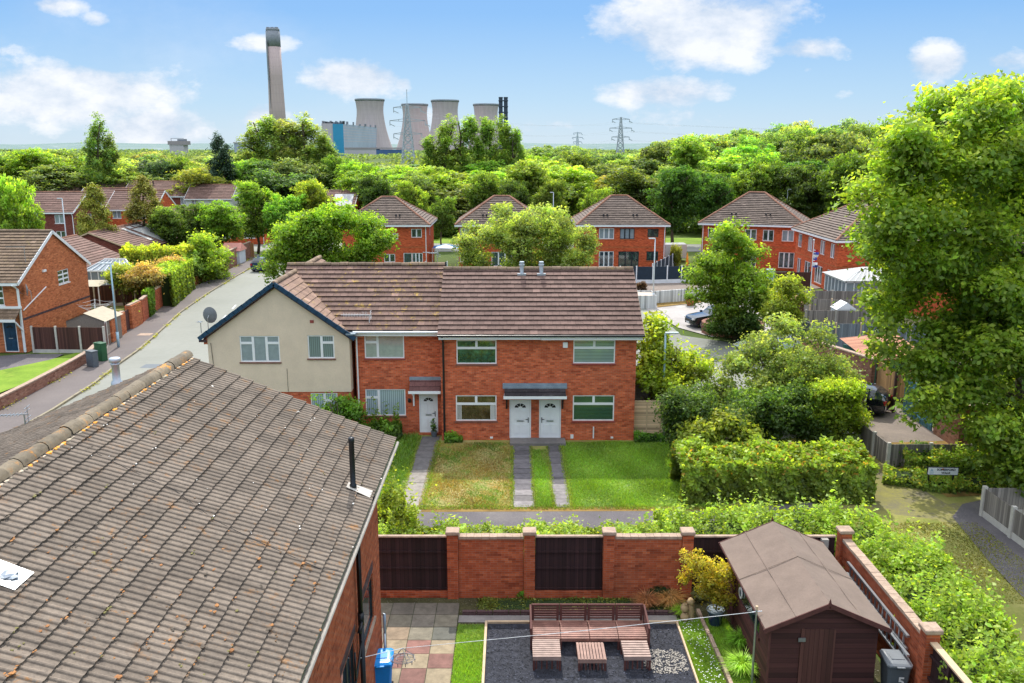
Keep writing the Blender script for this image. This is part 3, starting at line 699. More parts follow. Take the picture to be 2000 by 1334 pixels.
# middle lawns and paths in front of the brick row
sheet('grass_by_path', [(-13, 28.5), (22, 26.5), (22, 40), (-13, 41)], .004, 'g_verge', 'rough grass around the front lawns')
sheet('lawn_dry', [(-3.47, 31.9), (.0, 31.9), (.0, 39.95), (-3.47, 39.95)], .012, 'g_lawn_dry', 'dry straw coloured front lawn')
sheet('lawn_strip', [(.92, 31.9), (1.65, 31.9), (1.3, 38.6), (.92, 38.6)], .012, 'g_lawn', 'narrow grass strip between the two front paths')
sheet('lawn_green', [(2.4, 31.9), (8.4, 31.9), (8.4, 39.95), (2.25, 39.6)], .012, 'g_lawn', 'lush green front lawn')
sheet('lawn_left_front', [(-12, 32), (-4.5, 32), (-4.5, 40.7), (-12, 40.7)], .012, 'g_lawn', 'long grass in front of the gable house')
def slabs(name, x0, x1, y0, y1, nx, ny, z, label, cols, rnd=.25, seed=2, gap=.012):
    rg = random.Random(seed); mb = MB(); dx = (x1-x0)/nx; dy = (y1-y0)/ny
    mb.face([(x0,y0,z-.006),(x1,y0,z-.006),(x1,y1,z-.006),(x0,y1,z-.006)], (.07,.075,.04))
    for i in range(nx):
        for j in range(ny):
            c = cols(i, j, rg); k = 1+rg.uniform(-rnd, rnd)
            a = x0+i*dx+gap; b = x0+(i+1)*dx-gap; c0 = y0+j*dy+gap; d = y0+(j+1)*dy-gap; zz = z+rg.uniform(0, .008)
            mb.box(a, b, c0, d, z-.02, zz, (c[0]*k, c[1]*k, c[2]*k))
    return tag(mb.build(name, 'paving'), label, kind='structure')
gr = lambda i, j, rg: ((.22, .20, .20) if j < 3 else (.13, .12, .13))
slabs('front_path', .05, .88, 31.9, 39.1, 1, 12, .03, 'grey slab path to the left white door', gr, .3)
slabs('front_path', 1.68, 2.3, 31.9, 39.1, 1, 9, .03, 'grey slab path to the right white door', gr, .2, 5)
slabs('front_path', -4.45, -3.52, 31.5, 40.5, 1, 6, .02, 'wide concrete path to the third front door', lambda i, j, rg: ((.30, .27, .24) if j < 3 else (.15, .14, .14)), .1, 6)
mb = MB(); mb.box(-.1, 2.55, 39.15, 39.97, 0, .13); tag(mb.build('doorstep', 'g_slab'), 'dark concrete landing below the twin doors', kind='structure')
sheet('footpath', [(-14, 29.7), (9.4, 29.9), (12, 30.6), (12, 32.6), (9, 31.7), (-14, 31.5)], .016, 'g_path', 'dark tarmac footpath between hedge and front lawns')
sheet('footpath_edge', [(-6, 31.45), (9.5, 31.6), (9.5, 32.0), (-6, 31.95)], .020, 'g_leaf_litter', 'mossy orange brown edge of the footpath')
# junction on the right
sheet('footpath_corner', [p[:2] for p in G((1600,1010),(1690,940),(1705,905),(1735,900),(1790,950),(1850,985),(1925,975),(2100,985),(2100,1200),(1990,1150),(1900,1010),(1800,1060),(1700,1090))], .012, 'g_mossy', 'mossy tarmac where the paths meet')
sheet('footpath_right', [p[:2] for p in G((1880,985),(1930,975),(1990,1060),(2120,1190),(2120,1290),(2000,1170),(1930,1095),(1860,1010))], .020, 'g_path', 'dark tarmac footpath running off to the right')
sheet('verge_right', [p[:2] for p in G((1560,1020),(1700,1000),(1830,1015),(1905,1075),(1960,1130),(2060,1230),(2060,1500),(1850,1400),(1660,1100))], .016, 'g_verge', 'yellowing mossy verge beside the hedge')
sheet('sign_bed', [p[:2] for p in G((1725,890),(1760,915),(1850,972),(1960,966),(2080,965),(2080,880),(1900,860),(1740,865))], .024, 'g_leaf_litter', 'leaf strewn bed behind the street name sign')
# rear court: parking and drives
sheet('court_road', [p[:2] for p in G((1220,840),(1238,700),(1236,590),(1262,590),(1330,655),(1420,668),(1560,700),(1640,760),(1680,845),(1500,860))], .006, 'g_road', 'asphalt court behind the brick row')
sheet('court_drive', [p[:2] for p in G((1262,604),(1290,580),(1460,575),(1520,600),(1500,655),(1390,658),(1325,640))], .012, 'g_drive', 'pale printed concrete drive')
sheet('garage_court', [p[:2] for p in G((1660,790),(1712,775),(1800,820),(1885,868),(1730,872),(1680,850))], .016, 'g_drive_dark', 'brown grey court by the garage wall')
sheet('gravel_strip', [p[:2] for p in G((1282,588),(1450,572),(1470,580),(1284,601))], .05, 'g_leaf_litter', 'brown gravel strip below the white wall')
sheet('garden_ground_right', [p[:2] for p in G((1500,640),(1620,560),(1800,560),(2100,600),(2100,800),(1890,860),(1720,760))], .004, 'g_bed', 'worn garden ground behind the fences')
sheet('patio_far', [p[:2] for p in G((1130,560),(1210,532),(1640,530),(1640,560),(1450,575),(1290,580))], .010, 'g_drive_dark', 'paved back gardens of the hipped houses')
sheet('garden_ground_left', [(-40,69), (-31.5,69), (-29.8,78), (-31.5,92), (-41,92)], .006, 'g_verge', 'grass and paving of the left back garden')
# near garden
def paved(i, j, rg):
    if j < 5: return ((.27, .135, .11), (.30, .24, .155))[(i+j) % 2]
    return ((.17, .15, .12), (.19, .17, .125), (.12, .12, .10), (.24, .18, .12))[rg.randrange(4)]
slabs('patio', -4.36, -1.62, 19.0, 24.55, 4, 8, .03, 'patio of red buff and grey slabs by the house wall', paved, .18, 9, .010)
sheet('garden_soil', [(-4.5, 10), (10.1, 10), (10.1, 24.9), (-4.5, 24.9)], .002, 'g_bed', 'bare garden ground under the beds')
sheet('gravel', [(-.72, 16), (4.86, 16), (4.86, 23.35), (-.72, 23.35)], .03, 'g_gravel_black', 'black slate chippings bed')
sheet('garden_lawn', [(-1.6, 14), (-.8, 14), (-.8, 23.3), (-1.6, 23.3)], .03, 'g_lawn', 'narrow lawn strip between patio and chippings')
sheet('garden_lawn_right', [(4.92, 14), (5.65, 14), (5.65, 23.6), (4.92, 23.6)], .03, 'g_lawn', 'daisy lawn strip right of the chippings')
sheet('garden_lawn_by_shed', [(5.75, 14), (6.42, 14), (6.42, 23.6), (5.75, 23.6)], .03, 'g_lawn', 'long grass strip beside the shed')
mb = MB(); mb.box(-.80, -.73, 14, 23.42, 0, .09); mb.box(-.72, 4.94, 23.36, 23.43, 0, .09); mb.box(4.86, 4.91, 14, 23.36, 0, .10); tag(mb.build('bed_edging', 'timber_pale'), 'thin pale timber edging around the chippings', kind='structure')
mb = MB(); rg = random.Random(5)
y = 14.0
while y < 23.9:
    l = rg.uniform(.35, .7); x = 5.70+.05*math.sin(y); mb.box(x-.05, x+.05, y, y+l-.02, 0, .1+rg.uniform(0, .03)); y += l
tag(mb.build('stone_edging', 'coping'), 'line of worn edging stones through the grass', kind='structure')
mb = MB(); x = -1.5
while x < 4.9:
    l = rg.uniform(.3, .5); mb.box(x, x+l-.02, 23.85, 23.97, 0, .13); x += l
tag(mb.build('border_kerb', 'brick_engineering'), 'dark edging bricks in front of the planted border', kind='structure')
sheet('border_path', [(-1.6, 23.44), (4.95, 23.44), (4.95, 23.84), (-1.6, 23.84)], .02, 'g_slab', 'narrow slab strip in front of the border')
# white dust / spill of paler stone on chippings
mb = MB(); rg = random.Random(12)
for i in range(700):
    x = rg.uniform(3.6, 4.78); y = rg.uniform(20.8, 22.0)
    if (abs((x-4.2)/.6)**3+abs((y-21.4)/.6)**3) < rg.uniform(.5, 1.3):
        a = rg.uniform(0, 3); s = rg.uniform(.012, .032); mb.face([(x+s*math.cos(a+k*1.57), y+s*math.sin(a+k*1.57), .045+rg.uniform(0, .012)) for k in range(4)])
tag(mb.build('pale_chippings', 'concrete'), 'patch of pale stone chippings on the black bed', kind='stuff')
# slate chips
mb = MB()
for i in range(5200):
    x = rg.uniform(-.7, 4.84); y = rg.uniform(18.5, 23.33); a = rg.uniform(0, 3); s = rg.uniform(.015, .035)
    tl = rg.uniform(0, .02); v = rg.choice((.5, 1, 1.6, 3.2))
    mb.face([(x+s*math.cos(a), y+s*math.sin(a), .034+tl), (x-s*.6*math.sin(a), y+s*.6*math.cos(a), .034), (x-s*math.cos(a), y-s*math.sin(a), .034+rg.uniform(0, .02)), (x+s*.6*math.sin(a), y-s*.6*math.cos(a), .034+rg.uniform(0, .02))], (v*.03, v*.033, v*.045))
tag(mb.build('slate_chippings', 'paving'), 'loose black slate chippings', kind='stuff')
# hills
mb = MB(); rg = random.Random(4); pts = []
for k, (Y, hh, zz) in enumerate(((2600, 0, 0), (3400, 17, 3), (4800, 24, 5), (6500, 32, 7), (8500, 46, 9))):
    row = []
    for i in range(81):
        x = (i-40)*Y*.022; row.append((x, Y, (hh+zz*math.sin(i*.31+k*2)+zz*.6*math.sin(i*.9+k)) if hh else -2))
    pts.append(row)
for a, b in zip(pts, pts[1:]):
    for i in range(80): mb.face([a[i], a[i+1], b[i+1], b[i]])
tag(mb.build('hills', 'g_hill', smooth=True), 'low hazy hills on the skyline', kind='structure')
# ================================================================== vegetation prototypes
def trunk_mesh(name, h, r, limbs, seed=1, top=.75, spreadr=.3):
    rg = random.Random(seed); mb = MB(); z = 0; x = y = 0; pts = []
    for i in range(7):
        pts.append((x, y, h*top*i/6)); x += rg.uniform(-.03, .03)*h; y += rg.uniform(-.03, .03)*h
    mb.tube(pts, r, 8, r*.25)
    for k in range(limbs):
        i = rg.randrange(2, 6); p = Vector(pts[i]); a = rg.uniform(0, 6.28); l = h*rg.uniform(.6, 1)*spreadr
        q = p+V(math.cos(a)*l*.5, math.sin(a)*l*.5, l*.45); e = p+V(math.cos(a+.3)*l, math.sin(a+.3)*l, l*.8)
        mb.tube([p, q, e], r*.42, 6, r*.08)
    me_o = mb.build(name, 'bark', smooth=True); me = me_o.data; bpy.data.objects.remove(me_o); return me
def broad_blobs(rg, h, w, base=.22, n=26, lean=0, r0=.08, r1=.17):
    b = []; cz = h*(base+1)/2; rz = h*(1-base)/2
    b.append((0, 0, cz, w*.33, w*.33, rz*.75))
    for i in range(n):
        d = rg.normal(size=3); d /= np.linalg.norm(d); d[2] = d[2]*.95+.12
        k = rg.uniform(.5, .95); r = rg.uniform(r0, r1)*w
        b.append((d[0]*k*w*.42, d[1]*k*w*.42, cz+d[2]*k*rz*.85, r, r, r*rg.uniform(.75, 1.05)))
    return b
P_BROAD = []; P_FAR = []; P_POP = []; P_CON = []; P_PINE = []; P_BUSH = []
for i in range(4):
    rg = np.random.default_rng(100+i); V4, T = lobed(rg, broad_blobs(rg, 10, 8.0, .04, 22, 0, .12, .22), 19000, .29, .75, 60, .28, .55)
    P_BROAD.append((quads_mesh('crown_broad', V4, T, 'leaf'), trunk_mesh('trunk_broad', 10, .24, 7, i)))
for i in range(4):
    rg = np.random.default_rng(200+i); V4, T = lobed(rg, broad_blobs(rg, 10, 8.0, .0, 20, 0, .13, .24), 17000, .31, .80, 55, .36, .55)
    P_FAR.append((quads_mesh('crown_wood', V4, T, 'leaf'), trunk_mesh('trunk_wood', 10, .22, 4, i+9)))
for i in range(3):
    rg = np.random.default_rng(300+i); b = []
    for k in range(75):
        z = rg.uniform(.04, .95); wd = (1-max(0, (z-.30)/.70)**1.5*.88)*.5; a = rg.uniform(0, 6.28); rr = rg.uniform(.2, 1)*wd
        b.append((math.cos(a)*rr*7, math.sin(a)*rr*7, z*20, rg.uniform(.5, 1.2), rg.uniform(.5, 1.2), rg.uniform(.9, 2.2)))
    V4, T = lobed(rg, b, 19000, .31, .70, 45, .2, .7, .3, 1.5, 1.3)
    P_POP.append((quads_mesh('crown_poplar', V4, T, 'leaf'), trunk_mesh('trunk_poplar', 20, .35, 10, i+20, .93, .13)))
for i in range(2):
    rg = np.random.default_rng(400+i); b = []
    for k in range(60):
        z = rg.uniform(.03, 1)**.9; wd = (1-z)**.55*.5; a = rg.uniform(0, 6.28)
        b.append((math.cos(a)*wd*.72*5.6, math.sin(a)*wd*.72*5.6, z*8, .3+wd*1.5, .3+wd*1.5, .45+.5*(1-z)))
    V4, T = twigs(rg, b, 24000, .19, 12, .17, 3, .45, .3)
    P_CON.append((quads_mesh('crown_conifer', V4, T, 'needle'), trunk_mesh('trunk_conifer', 8, .2, 2, i+40, .9, .05)))
rg = np.random.default_rng(450); b = []
for k in range(46):
    z = rg.uniform(.1, 1); wd = .5*(1-z*.75)*rg.uniform(.5, 1); a = rg.uniform(0, 6.28)
    b.append((math.cos(a)*wd*7, math.sin(a)*wd*7, z*12, rg.uniform(.5, 1.2), rg.uniform(.5, 1.2), rg.uniform(.5, .9)))
V4, T = twigs(rg, b, 13000, .26, 12, .22, 2, .5, .2)
P_PINE.append((quads_mesh('crown_pine', V4, T, 'needle'), trunk_mesh('trunk_pine', 12, .22, 9, 51, .95, .2)))
for i in range(3):
    rg = np.random.default_rng(500+i); b = [(0, 0, .75, .8, .8, .7)]
    for k in range(12):
        a = rg.uniform(0, 6.28); rr = rg.uniform(.2, .75); b.append((math.cos(a)*rr, math.sin(a)*rr, rg.uniform(.45, 1.25), .42, .42, .42))
    V4, T = twigs(rg, b, 5600, .12, 10, .09, 3)
    P_BUSH.append((quads_mesh('crown_bush', V4, T, 'leaf'), trunk_mesh('stem_bush', 1.6, .05, 4, i+60)))
KIND = dict(broad=(P_BROAD, 10, 8.4, 'broadleaf_tree'), far=(P_FAR, 10, 8.6, 'woodland_tree'), poplar=(P_POP, 20, 5.4, 'poplar_tree'), con=(P_CON, 8, 5.6, 'conifer_tree'), pine=(P_PINE, 12, 7.2, 'pine_tree'), bush=(P_BUSH, 1.7, 2.2, 'garden_bush'))
BRIGHT = (.18, .29, .02); LIME = (.24, .33, .03); MID = (.125, .215, .022); DEEP = (.07, .14, .022); PALE = (.22, .28, .08); YEL = (.36, .34, .03); GREYG = (.16, .225, .07); BLUEG = (.05, .085, .06); GOLD = (.24, .24, .03)
tcount = 0
def tree(x, y, h, w, kind, col, label, cat='tree', group=None, name=None, i=None, rz=None):
    global tcount; tcount += 1
    ps, ph, pw, nm = KIND[kind]; i = tcount if i is None else i; cm, tm = ps[i % len(ps)]
    rg = random.Random(tcount*7+3)
    r = thing(name or nm, label, cat, (x, y, 0), rg.uniform(0, 6.28) if rz is None else rz, group)
    s = (w/pw, w/pw, h/ph)
    crown_obj('crown' if kind != 'bush' else 'foliage', cm, r, tuple(c*rg.uniform(.88, 1.12) for c in col), (0, 0, 0), s)
    tr = bpy.data.objects.new('trunk' if kind != 'bush' else 'stem', tm); COL.objects.link(tr); tr.parent = r; tr.scale = s
    return r
def ptree(px, pytop, wpx, y, kind, col, label, cat='tree', group=None, name=None, base=None):
    """a tree whose middle, top and width were measured in the photo, at distance y"""
    p = at_y(px, pytop, y); w = wpx/depth_px(y, 5)
    return tree(p.x, y, p.z, w, kind, col, label, cat, group, name)
def custom_tree(name, label, cat, x, y, blobs, n, leaf, col, trunk, mat='leaf', group=None, clumps=16, spread=.3, lo=.45, seed=1, part='crown', shell=.14, upb=.5, lobe=None, per=70, fill=.35, hollow=3.0, flat=.65):
    """unique crown; blobs in metres relative to the base"""
    rg = np.random.default_rng(seed); V4, T = lobed(rg, blobs, int(n*1.2), leaf, lobe or leaf*3.6, per, .24, max(lo, .55), fill, hollow, flat)
    r = thing(name, label, cat, (x, y, 0), 0, group)
    crown_obj(part, quads_mesh(part, V4, T, mat), r, col)
    if trunk: trunk(r)
    return r
def rel(px, py, y, x0, y0):     # position relative to a base, from the survey
    p = at_y(px, py, y); return (p.x-x0, y-y0, p.z)
# ---- the big maple at the right
bx, by = 21.6, 35.5
rg = np.random.default_rng(11); blobs = []
outline = [(1880,245,110,60),(1960,240,90,75),(1800,285,80,50),(1960,300,110,90),(1850,330,120,90),(1760,350,70,60),(1930,430,110,90),(1790,430,90,70),(1730,470,60,45),(1850,520,110,80),
           (1960,560,100,100),(1760,560,75,50),(1880,640,110,80),(1740,620,60,50),(1790,700,75,55),(1970,700,100,100),(1720,690,45,35),(1860,760,90,60),(1810,790,60,30),(1985,830,70,90),(1945,850,50,60),(1995,930,70,50),(1765,300,60,40),
           (1700,390,36,30),(1905,280,90,60),(1870,205,45,25),(1935,190,50,30),(2040,280,90,90),(2060,450,120,120),(2060,650,120,120),(2060,850,120,120),(1700,585,30,25),(1790,520,70,50),(1945,900,38,45)]
for px, py, rx, ry in outline:
    for k in range(4):
        dy = rg.uniform(-3.6, 3.6); q = rel(px+rg.uniform(-.5, .5)*rx, py+rg.uniform(-.5, .5)*ry, by+dy, bx, by); s = depth_px(by+dy, 8)
        f = rg.uniform(.34, .56); rr = math.sqrt(rx*ry)/s*f; blobs.append((q[0], q[1], max(q[2], .5), rr, rr, rr*.85))
def tr(r):
    mb = MB(); mb.tube([(0,0,0),(.1,0,3),(-.2,.1,7),(0,.2,11),(.3,0,15)], .42, 10, .08)
    rr = random.Random(3)
    for k in range(16):
        z = 2.5+k*.75; a = rr.uniform(0, 6.28); l = rr.uniform(2.5, 5)*(1-z/22)
        mb.tube([(0,0,z),(math.cos(a)*l*.5, math.sin(a)*l*.5, z+l*.25),(math.cos(a)*l, math.sin(a)*l, z+l*.42)], .14, 6, .03)
    mb.build('trunk', 'bark', r, smooth=True)
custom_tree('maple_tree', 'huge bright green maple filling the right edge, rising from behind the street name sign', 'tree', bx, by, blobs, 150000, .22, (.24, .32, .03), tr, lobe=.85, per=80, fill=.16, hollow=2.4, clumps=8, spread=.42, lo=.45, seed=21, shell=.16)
# ---- shrub thicket right of the brick row
def sblobs(lst, y0, x0, dep, seed, per=3, f0=.42, f1=.75):
    per = per+1
    rg = np.random.default_rng(seed); o = []
    for px, py, rx, ry in lst:
        for k in range(per):
            dy = rg.uniform(-dep, dep); q = rel(px+rg.uniform(-.45, .45)*rx, py+rg.uniform(-.45, .45)*ry, y0+dy, x0, y0); s = depth_px(y0+dy, 3); f = rg.uniform(f0, f1)
            rr = (rx*ry*ry)**(1/3)/s*f*1.1; o.append((q[0], q[1], max(q[2], .25), rr, rr, rr*.9))
    return o
def stems(n, h, sp, r0=.06, seed=1, mat='bark'):
    def f(r):
        rr = random.Random(seed); mb = MB()
        for k in range(n):
            a = rr.uniform(0, 6.28); q = rr.uniform(.2, 1)*sp
            mb.tube([(math.cos(a)*q*.1, math.sin(a)*q*.1, 0), (math.cos(a)*q*.4, math.sin(a)*q*.4, h*.5), (math.cos(a)*q, math.sin(a)*q, h)], r0, 6, r0*.3)
        mb.build('trunk', mat, r, smooth=True)
    return f
def shrub(name, label, px, pyb, lst, dep, n, leaf, col, seed, cat='shrub', per=3, h=2.5, sp=1.2, y=None, **kw):
    p = at_z(px, pyb) if y is None else V(at_y(px, pyb, y).x, y, 0)
    kw.setdefault('clumps', 8); kw.setdefault('spread', .42)
    return custom_tree(name, label, cat, p.x, p.y, sblobs(lst, p.y, p.x, dep, seed, per), int(n*1.5), leaf*1.08, col, stems(6, h, sp, seed=seed), seed=seed, **kw)
shrub('sapling_tree', 'bright lime green sapling behind the right lamp post at the corner of the brick row', 1310, 830, [(1290,640,18,25),(1282,665,28,20),(1300,690,60,35),(1270,725,35,35),(1340,715,45,40),(1300,750,60,35),(1360,740,30,30),(1290,790,50,40)], 1.4, 9000, .18, (.26,.35,.02), 31, 'tree', h=4, sp=1, clumps=9)
shrub('pale_shrub', 'large pale silvery green shrub in the middle of the thicket right of the brick row', 1520, 850, [(1480,680,60,30),(1440,720,50,35),(1560,700,60,35),(1500,740,90,50),(1430,780,50,45),(1580,750,60,45),(1620,710,35,25),(1520,790,90,50),(1600,650,40,20),(1530,640,45,18),(1655,735,22,20),(1640,780,40,40),(1560,820,60,40)], 2.2, 26000, .15, (.25,.31,.11), 32, h=4.2, sp=2, clumps=9, spread=.42, y=43, lo=.5, shell=.2)
shrub('dark_shrub', 'dark green glossy shrub at the foot of the thicket, next to the pale timber fence', 1350, 872, [(1320,800,40,40),(1370,790,40,45),(1330,845,40,30),(1400,830,45,40),(1440,845,40,30),(1370,855,40,20)], 1.1, 15000, .13, (.075,.135,.03), 33, h=2, y=37.3)
shrub('dark_shrub', 'dark olive shrub behind the block hedge, left of the yellow round bush', 1490, 872, [(1480,800,50,35),(1530,815,45,40),(1560,780,40,35),(1500,840,60,30),(1570,840,40,30),(1450,800,40,40)], 1.1, 13000, .14, (.085,.15,.03), 34, h=2.4, y=38.5)
shrub('orange_tipped_shrub', 'green shrub with orange young leaves between the lawn and the block hedge', 1405, 905, [(1400,850,50,25),(1360,860,30,22),(1440,855,40,22),(1390,830,50,20),(1455,875,30,20)], .8, 9000, .16, (.22,.27,.03), 35, h=1.8, y=36.2)
shrub('yellow_bush', 'round yellow green bush standing left of the low fence by the parking bay', 1632, 862, [(1632,800,42,45),(1610,775,28,25),(1655,775,28,25),(1600,830,25,25),(1662,825,28,30),(1632,765,26,18),(1640,850,40,20)], .9, 13000, .13, (.30,.36,.025), 36, h=2.4, y=39.2, clumps=9, shell=.08)
# round planter tree
shrub('planter_tree', 'tall loose bright green tree growing from the curved brick planter by the black car', 1440, 665, [(1425,450,20,22),(1425,480,45,22),(1395,510,45,22),(1470,490,35,18),(1365,545,35,20),(1430,530,60,25),(1490,545,35,22),(1370,585,30,14),(1420,575,60,25),(1480,590,40,25),(1440,620,50,25),(1400,560,40,20),(1500,560,20,10)], 1.6, 17000, .19, (.21,.31,.02), 37, 'tree', h=6, sp=1.1, clumps=9, spread=.36)
shrub('planter_bush', 'dark rounded bush filling the curved brick planter', 1435, 668, [(1420,630,32,28),(1460,628,35,30),(1440,640,50,25),(1395,645,20,14)], 1.2, 9000, .14, (.07,.13,.03), 38, h=1.2)
shrub('loose_shrub', 'loose yellow green shrub right of the planter tree in front of the pale fences', 1535, 640, [(1540,560,30,22),(1525,590,35,25),(1560,585,20,14),(1510,615,35,25),(1545,615,25,18)], 1.0, 7000, .16, (.24,.31,.03), 39, h=4, y=58, clumps=9, spread=.4)
# trees right behind the brick row
shrub('willow_tree', 'broad pale green willow rising behind the ridge of the brick row', 1030, 580, [(1030,440,60,30),(965,450,45,30),(1095,440,45,28),(920,470,30,30),(1000,480,70,35),(1080,480,60,35),(1140,470,25,30),(930,505,40,25),(1040,520,90,35),(1130,510,35,30),(985,415,25,12),(1060,412,25,10)], 2.4, 30000, .16, (.26,.34,.11), 41, 'tree', per=4, h=6, sp=2.2, y=66, clumps=9, spread=.4, lo=.5, shell=.18)
shrub('sycamore_tree', 'bright green sycamore behind the left end of the brick row roofs, over the road', 650, 560, [(660,425,60,22),(600,440,50,25),(710,440,45,25),(565,465,40,22),(640,465,80,30),(720,475,50,25),(540,495,35,20),(600,495,60,25),(680,500,70,25),(570,515,50,20),(640,520,60,20),(755,470,15,16),(535,530,22,12)], 2.6, 26000, .22, (.20,.31,.02), 42, 'tree', per=4, h=6, sp=2.5, y=70, clumps=9, spread=.3)
# ---- hedges: leaf shell over a dark twiggy body
def hedge(name, label, cat, segs, n, leaf, col, seed=1, mat='leaf', group=None, rough=.22, spike=0.0, tips=None, lo=.4):
    """segs: (x0,y0,x1,y1,width,height) runs; leaves over top and sides"""
    rg = np.random.default_rng(seed); r = thing(name, label, cat, (segs[0][0], segs[0][1], 0), 0, group); ox, oy = segs[0][0], segs[0][1]
    mb = MB(); allV = []; allT = []
    tot = sum(math.hypot(s[2]-s[0], s[3]-s[1])*(s[4]+2*s[5]) for s in segs)
    for (x0, y0, x1, y1, wd, hh) in segs:
        Ls = math.hypot(x1-x0, y1-y0); dx, dy = (x1-x0)/Ls, (y1-y0)/Ls; nx_, ny_ = -dy, dx
        k = int(n*Ls*(wd+2*hh)/tot)
        core = V(x0-ox, y0-oy, 0); e = V(x1-ox, y1-oy, 0); ins = V(dx, dy, 0)*min(.4, Ls*.25); mb.bar(core+ins+V(0,0,hh*.42), e-ins+V(0,0,hh*.42), wd*.68, hh*.78)
        s = np.where(rg.uniform(size=k) < .9, rg.uniform(-.02, 1.02, k), rg.integers(0, 2, k)+rg.normal(size=k)*.012)*Ls; per = wd+2*hh; u = rg.uniform(0, per, k)
        c = np.zeros((k, 3)); nor = np.zeros((k, 3)); inset = np.abs(rg.normal(size=k))*.10
        bump = (np.sin(s*2.1+seed)+np.sin(s*4.7+u*1.3))*.25*rough+rg.normal(size=k)*rough*.22+np.sin(s*9+u*7)*rough*.16
        side = np.where(u < hh, 0, np.where(u < hh+wd, 1, 2))
        lat = np.where(side == 0, -wd/2-bump*.6+inset, np.where(side == 1, u-hh-wd/2, wd/2+bump*.6-inset))
        z = np.where(side == 0, u, np.where(side == 1, hh+bump-inset+spike*np.abs(rg.normal(size=k))*(np.sin(s*6.3)*np.sin(u*5.1) > .25), per-u))
        edge = np.clip(1-np.abs(lat)/(wd/2), 0, 1); z = np.where(side == 1, z-.35*hh*.3*(1-edge)**3, z)
        c[:, 0] = x0-ox+dx*s+nx_*lat; c[:, 1] = y0-oy+dy*s+ny_*lat; c[:, 2] = np.maximum(z, .04)
        sg = np.where(side == 0, -1, np.where(side == 2, 1, 0)); nor[:, 0] = nx_*sg; nor[:, 1] = ny_*sg; nor[:, 2] = np.where(side == 1, 1, .3)
        nor = unit(nor+rg.normal(size=(k, 3))*.55)
        q = np.floor(s*3.3)*13.1+np.floor(u*3.3)*7.7; cl = .75+.5*np.modf(np.abs(np.sin(q)*437.5))[0]
        tn = cl*rg.uniform(.7, 1.3, k)*np.where(side == 1, 1.0, lo+(1-lo)*np.clip(z/hh, 0, 1)**1.3)*(1-inset*1.6)*(1+bump*.9)  # sides darken towards foot and inside: hedge shade put into the tint
        tn = np.clip(tn, .15, 1.9); T = np.stack([tn*rg.uniform(.85, 1.2, k), tn, tn*rg.uniform(.6, 1.2, k)], 1)
        if tips is not None:
            hot = (rg.uniform(size=k) < tips[0]*(z > hh*.75)); T[hot] = np.array(tips[1])*rg.uniform(.6, 1.2, (hot.sum(), 1))
        allV.append(leaves(c, nor, leaf*rg.uniform(.65, 1.35, k), rg)); allT.append(T)
    crown_obj('foliage', quads_mesh('foliage', np.concatenate(allV), np.concatenate(allT), mat), r, col)
    mb.build('inner_branches', 'dark_core', r)
    return r
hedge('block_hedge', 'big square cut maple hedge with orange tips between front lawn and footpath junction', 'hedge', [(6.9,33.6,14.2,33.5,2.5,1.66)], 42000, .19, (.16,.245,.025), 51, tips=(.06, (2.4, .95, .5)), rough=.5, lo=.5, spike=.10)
hedge('boundary_hedge', 'bright yellow green shrub hedge sweeping round the outside of the garden wall and shed', 'hedge', [(5.0,26.6,10.9,26.9,2.2,1.75),(10.9,27.2,12.1,23.5,2.3,1.75),(11.8,24.5,11.75,20.5,2.3,1.85),(11.7,21,11.6,17.5,2.3,1.85),(11.6,18,11.5,12,2.3,1.8)], 60000, .13, (.185,.275,.035), 52, rough=.65, spike=.35, lo=.45)
hedge('dog_rose_hedge', 'low pale green bramble hedge along the outside of the garden wall', 'hedge', [(-4.2,26.3,5.4,26.4,1.9,1.38)], 38000, .125, (.19,.27,.06), 53, rough=.5, spike=.16, tips=(.04, (1.8, 1.2, .5)))
hedge('corner_shrub', 'tall leafy green shrub at the corner of the tiled house and the garden wall', 'shrub', [(-4.6,28.4,-3.9,28.3,1.3,1.9),(-4.1,27.3,-3.3,27.3,1.2,1.7),(-3.4,27.2,-2.6,27.0,.9,1.2)], 12000, .14, (.21,.30,.03), 54, rough=.8, spike=.7)
hedge('tall_weeds', 'dark green climbers and weeds in the corner below the gable house', 'shrub', [(-7.3,39.6,-6.5,40.2,.7,.8),(-8.2,39.8,-7.3,39.7,.6,.7),(-6.3,40.0,-5.5,40.2,.7,.8)], 9000, .14, (.10,.20,.02), 55, rough=.6, spike=.5)
shrub('climbing_shrub', 'upright green climber in front of the ground floor window of the cream gable', 665, 880, [(642,800,12,13),(668,792,8,20),(688,806,10,18),(660,832,18,15),(692,838,14,16)], .35, 3000, .14, (.15,.27,.02), 56, y=39.3, h=2.2, sp=.5)
hedge('wall_base_shrub', 'low dark leafy shrub against the brick wall below the blinds window', 'shrub', [(-6.4,40.3,-5.4,40.4,.6,.6)], 4000, .12, (.06,.13,.02), 57, rough=.4)
hedge('doorstep_weeds', 'tuft of green weeds at the foot of the black downpipe', 'plant', [(-3.2,39.75,-2.4,39.75,.35,.3)], 1200, .10, (.12,.25,.02), 58, rough=.3)
hedge('fence_foot_weeds', 'strip of weeds below the pale timber fence panel', 'plant', [(5.9,39.9,7.3,39.9,.5,.35)], 1500, .10, (.10,.24,.02), 59, rough=.3)
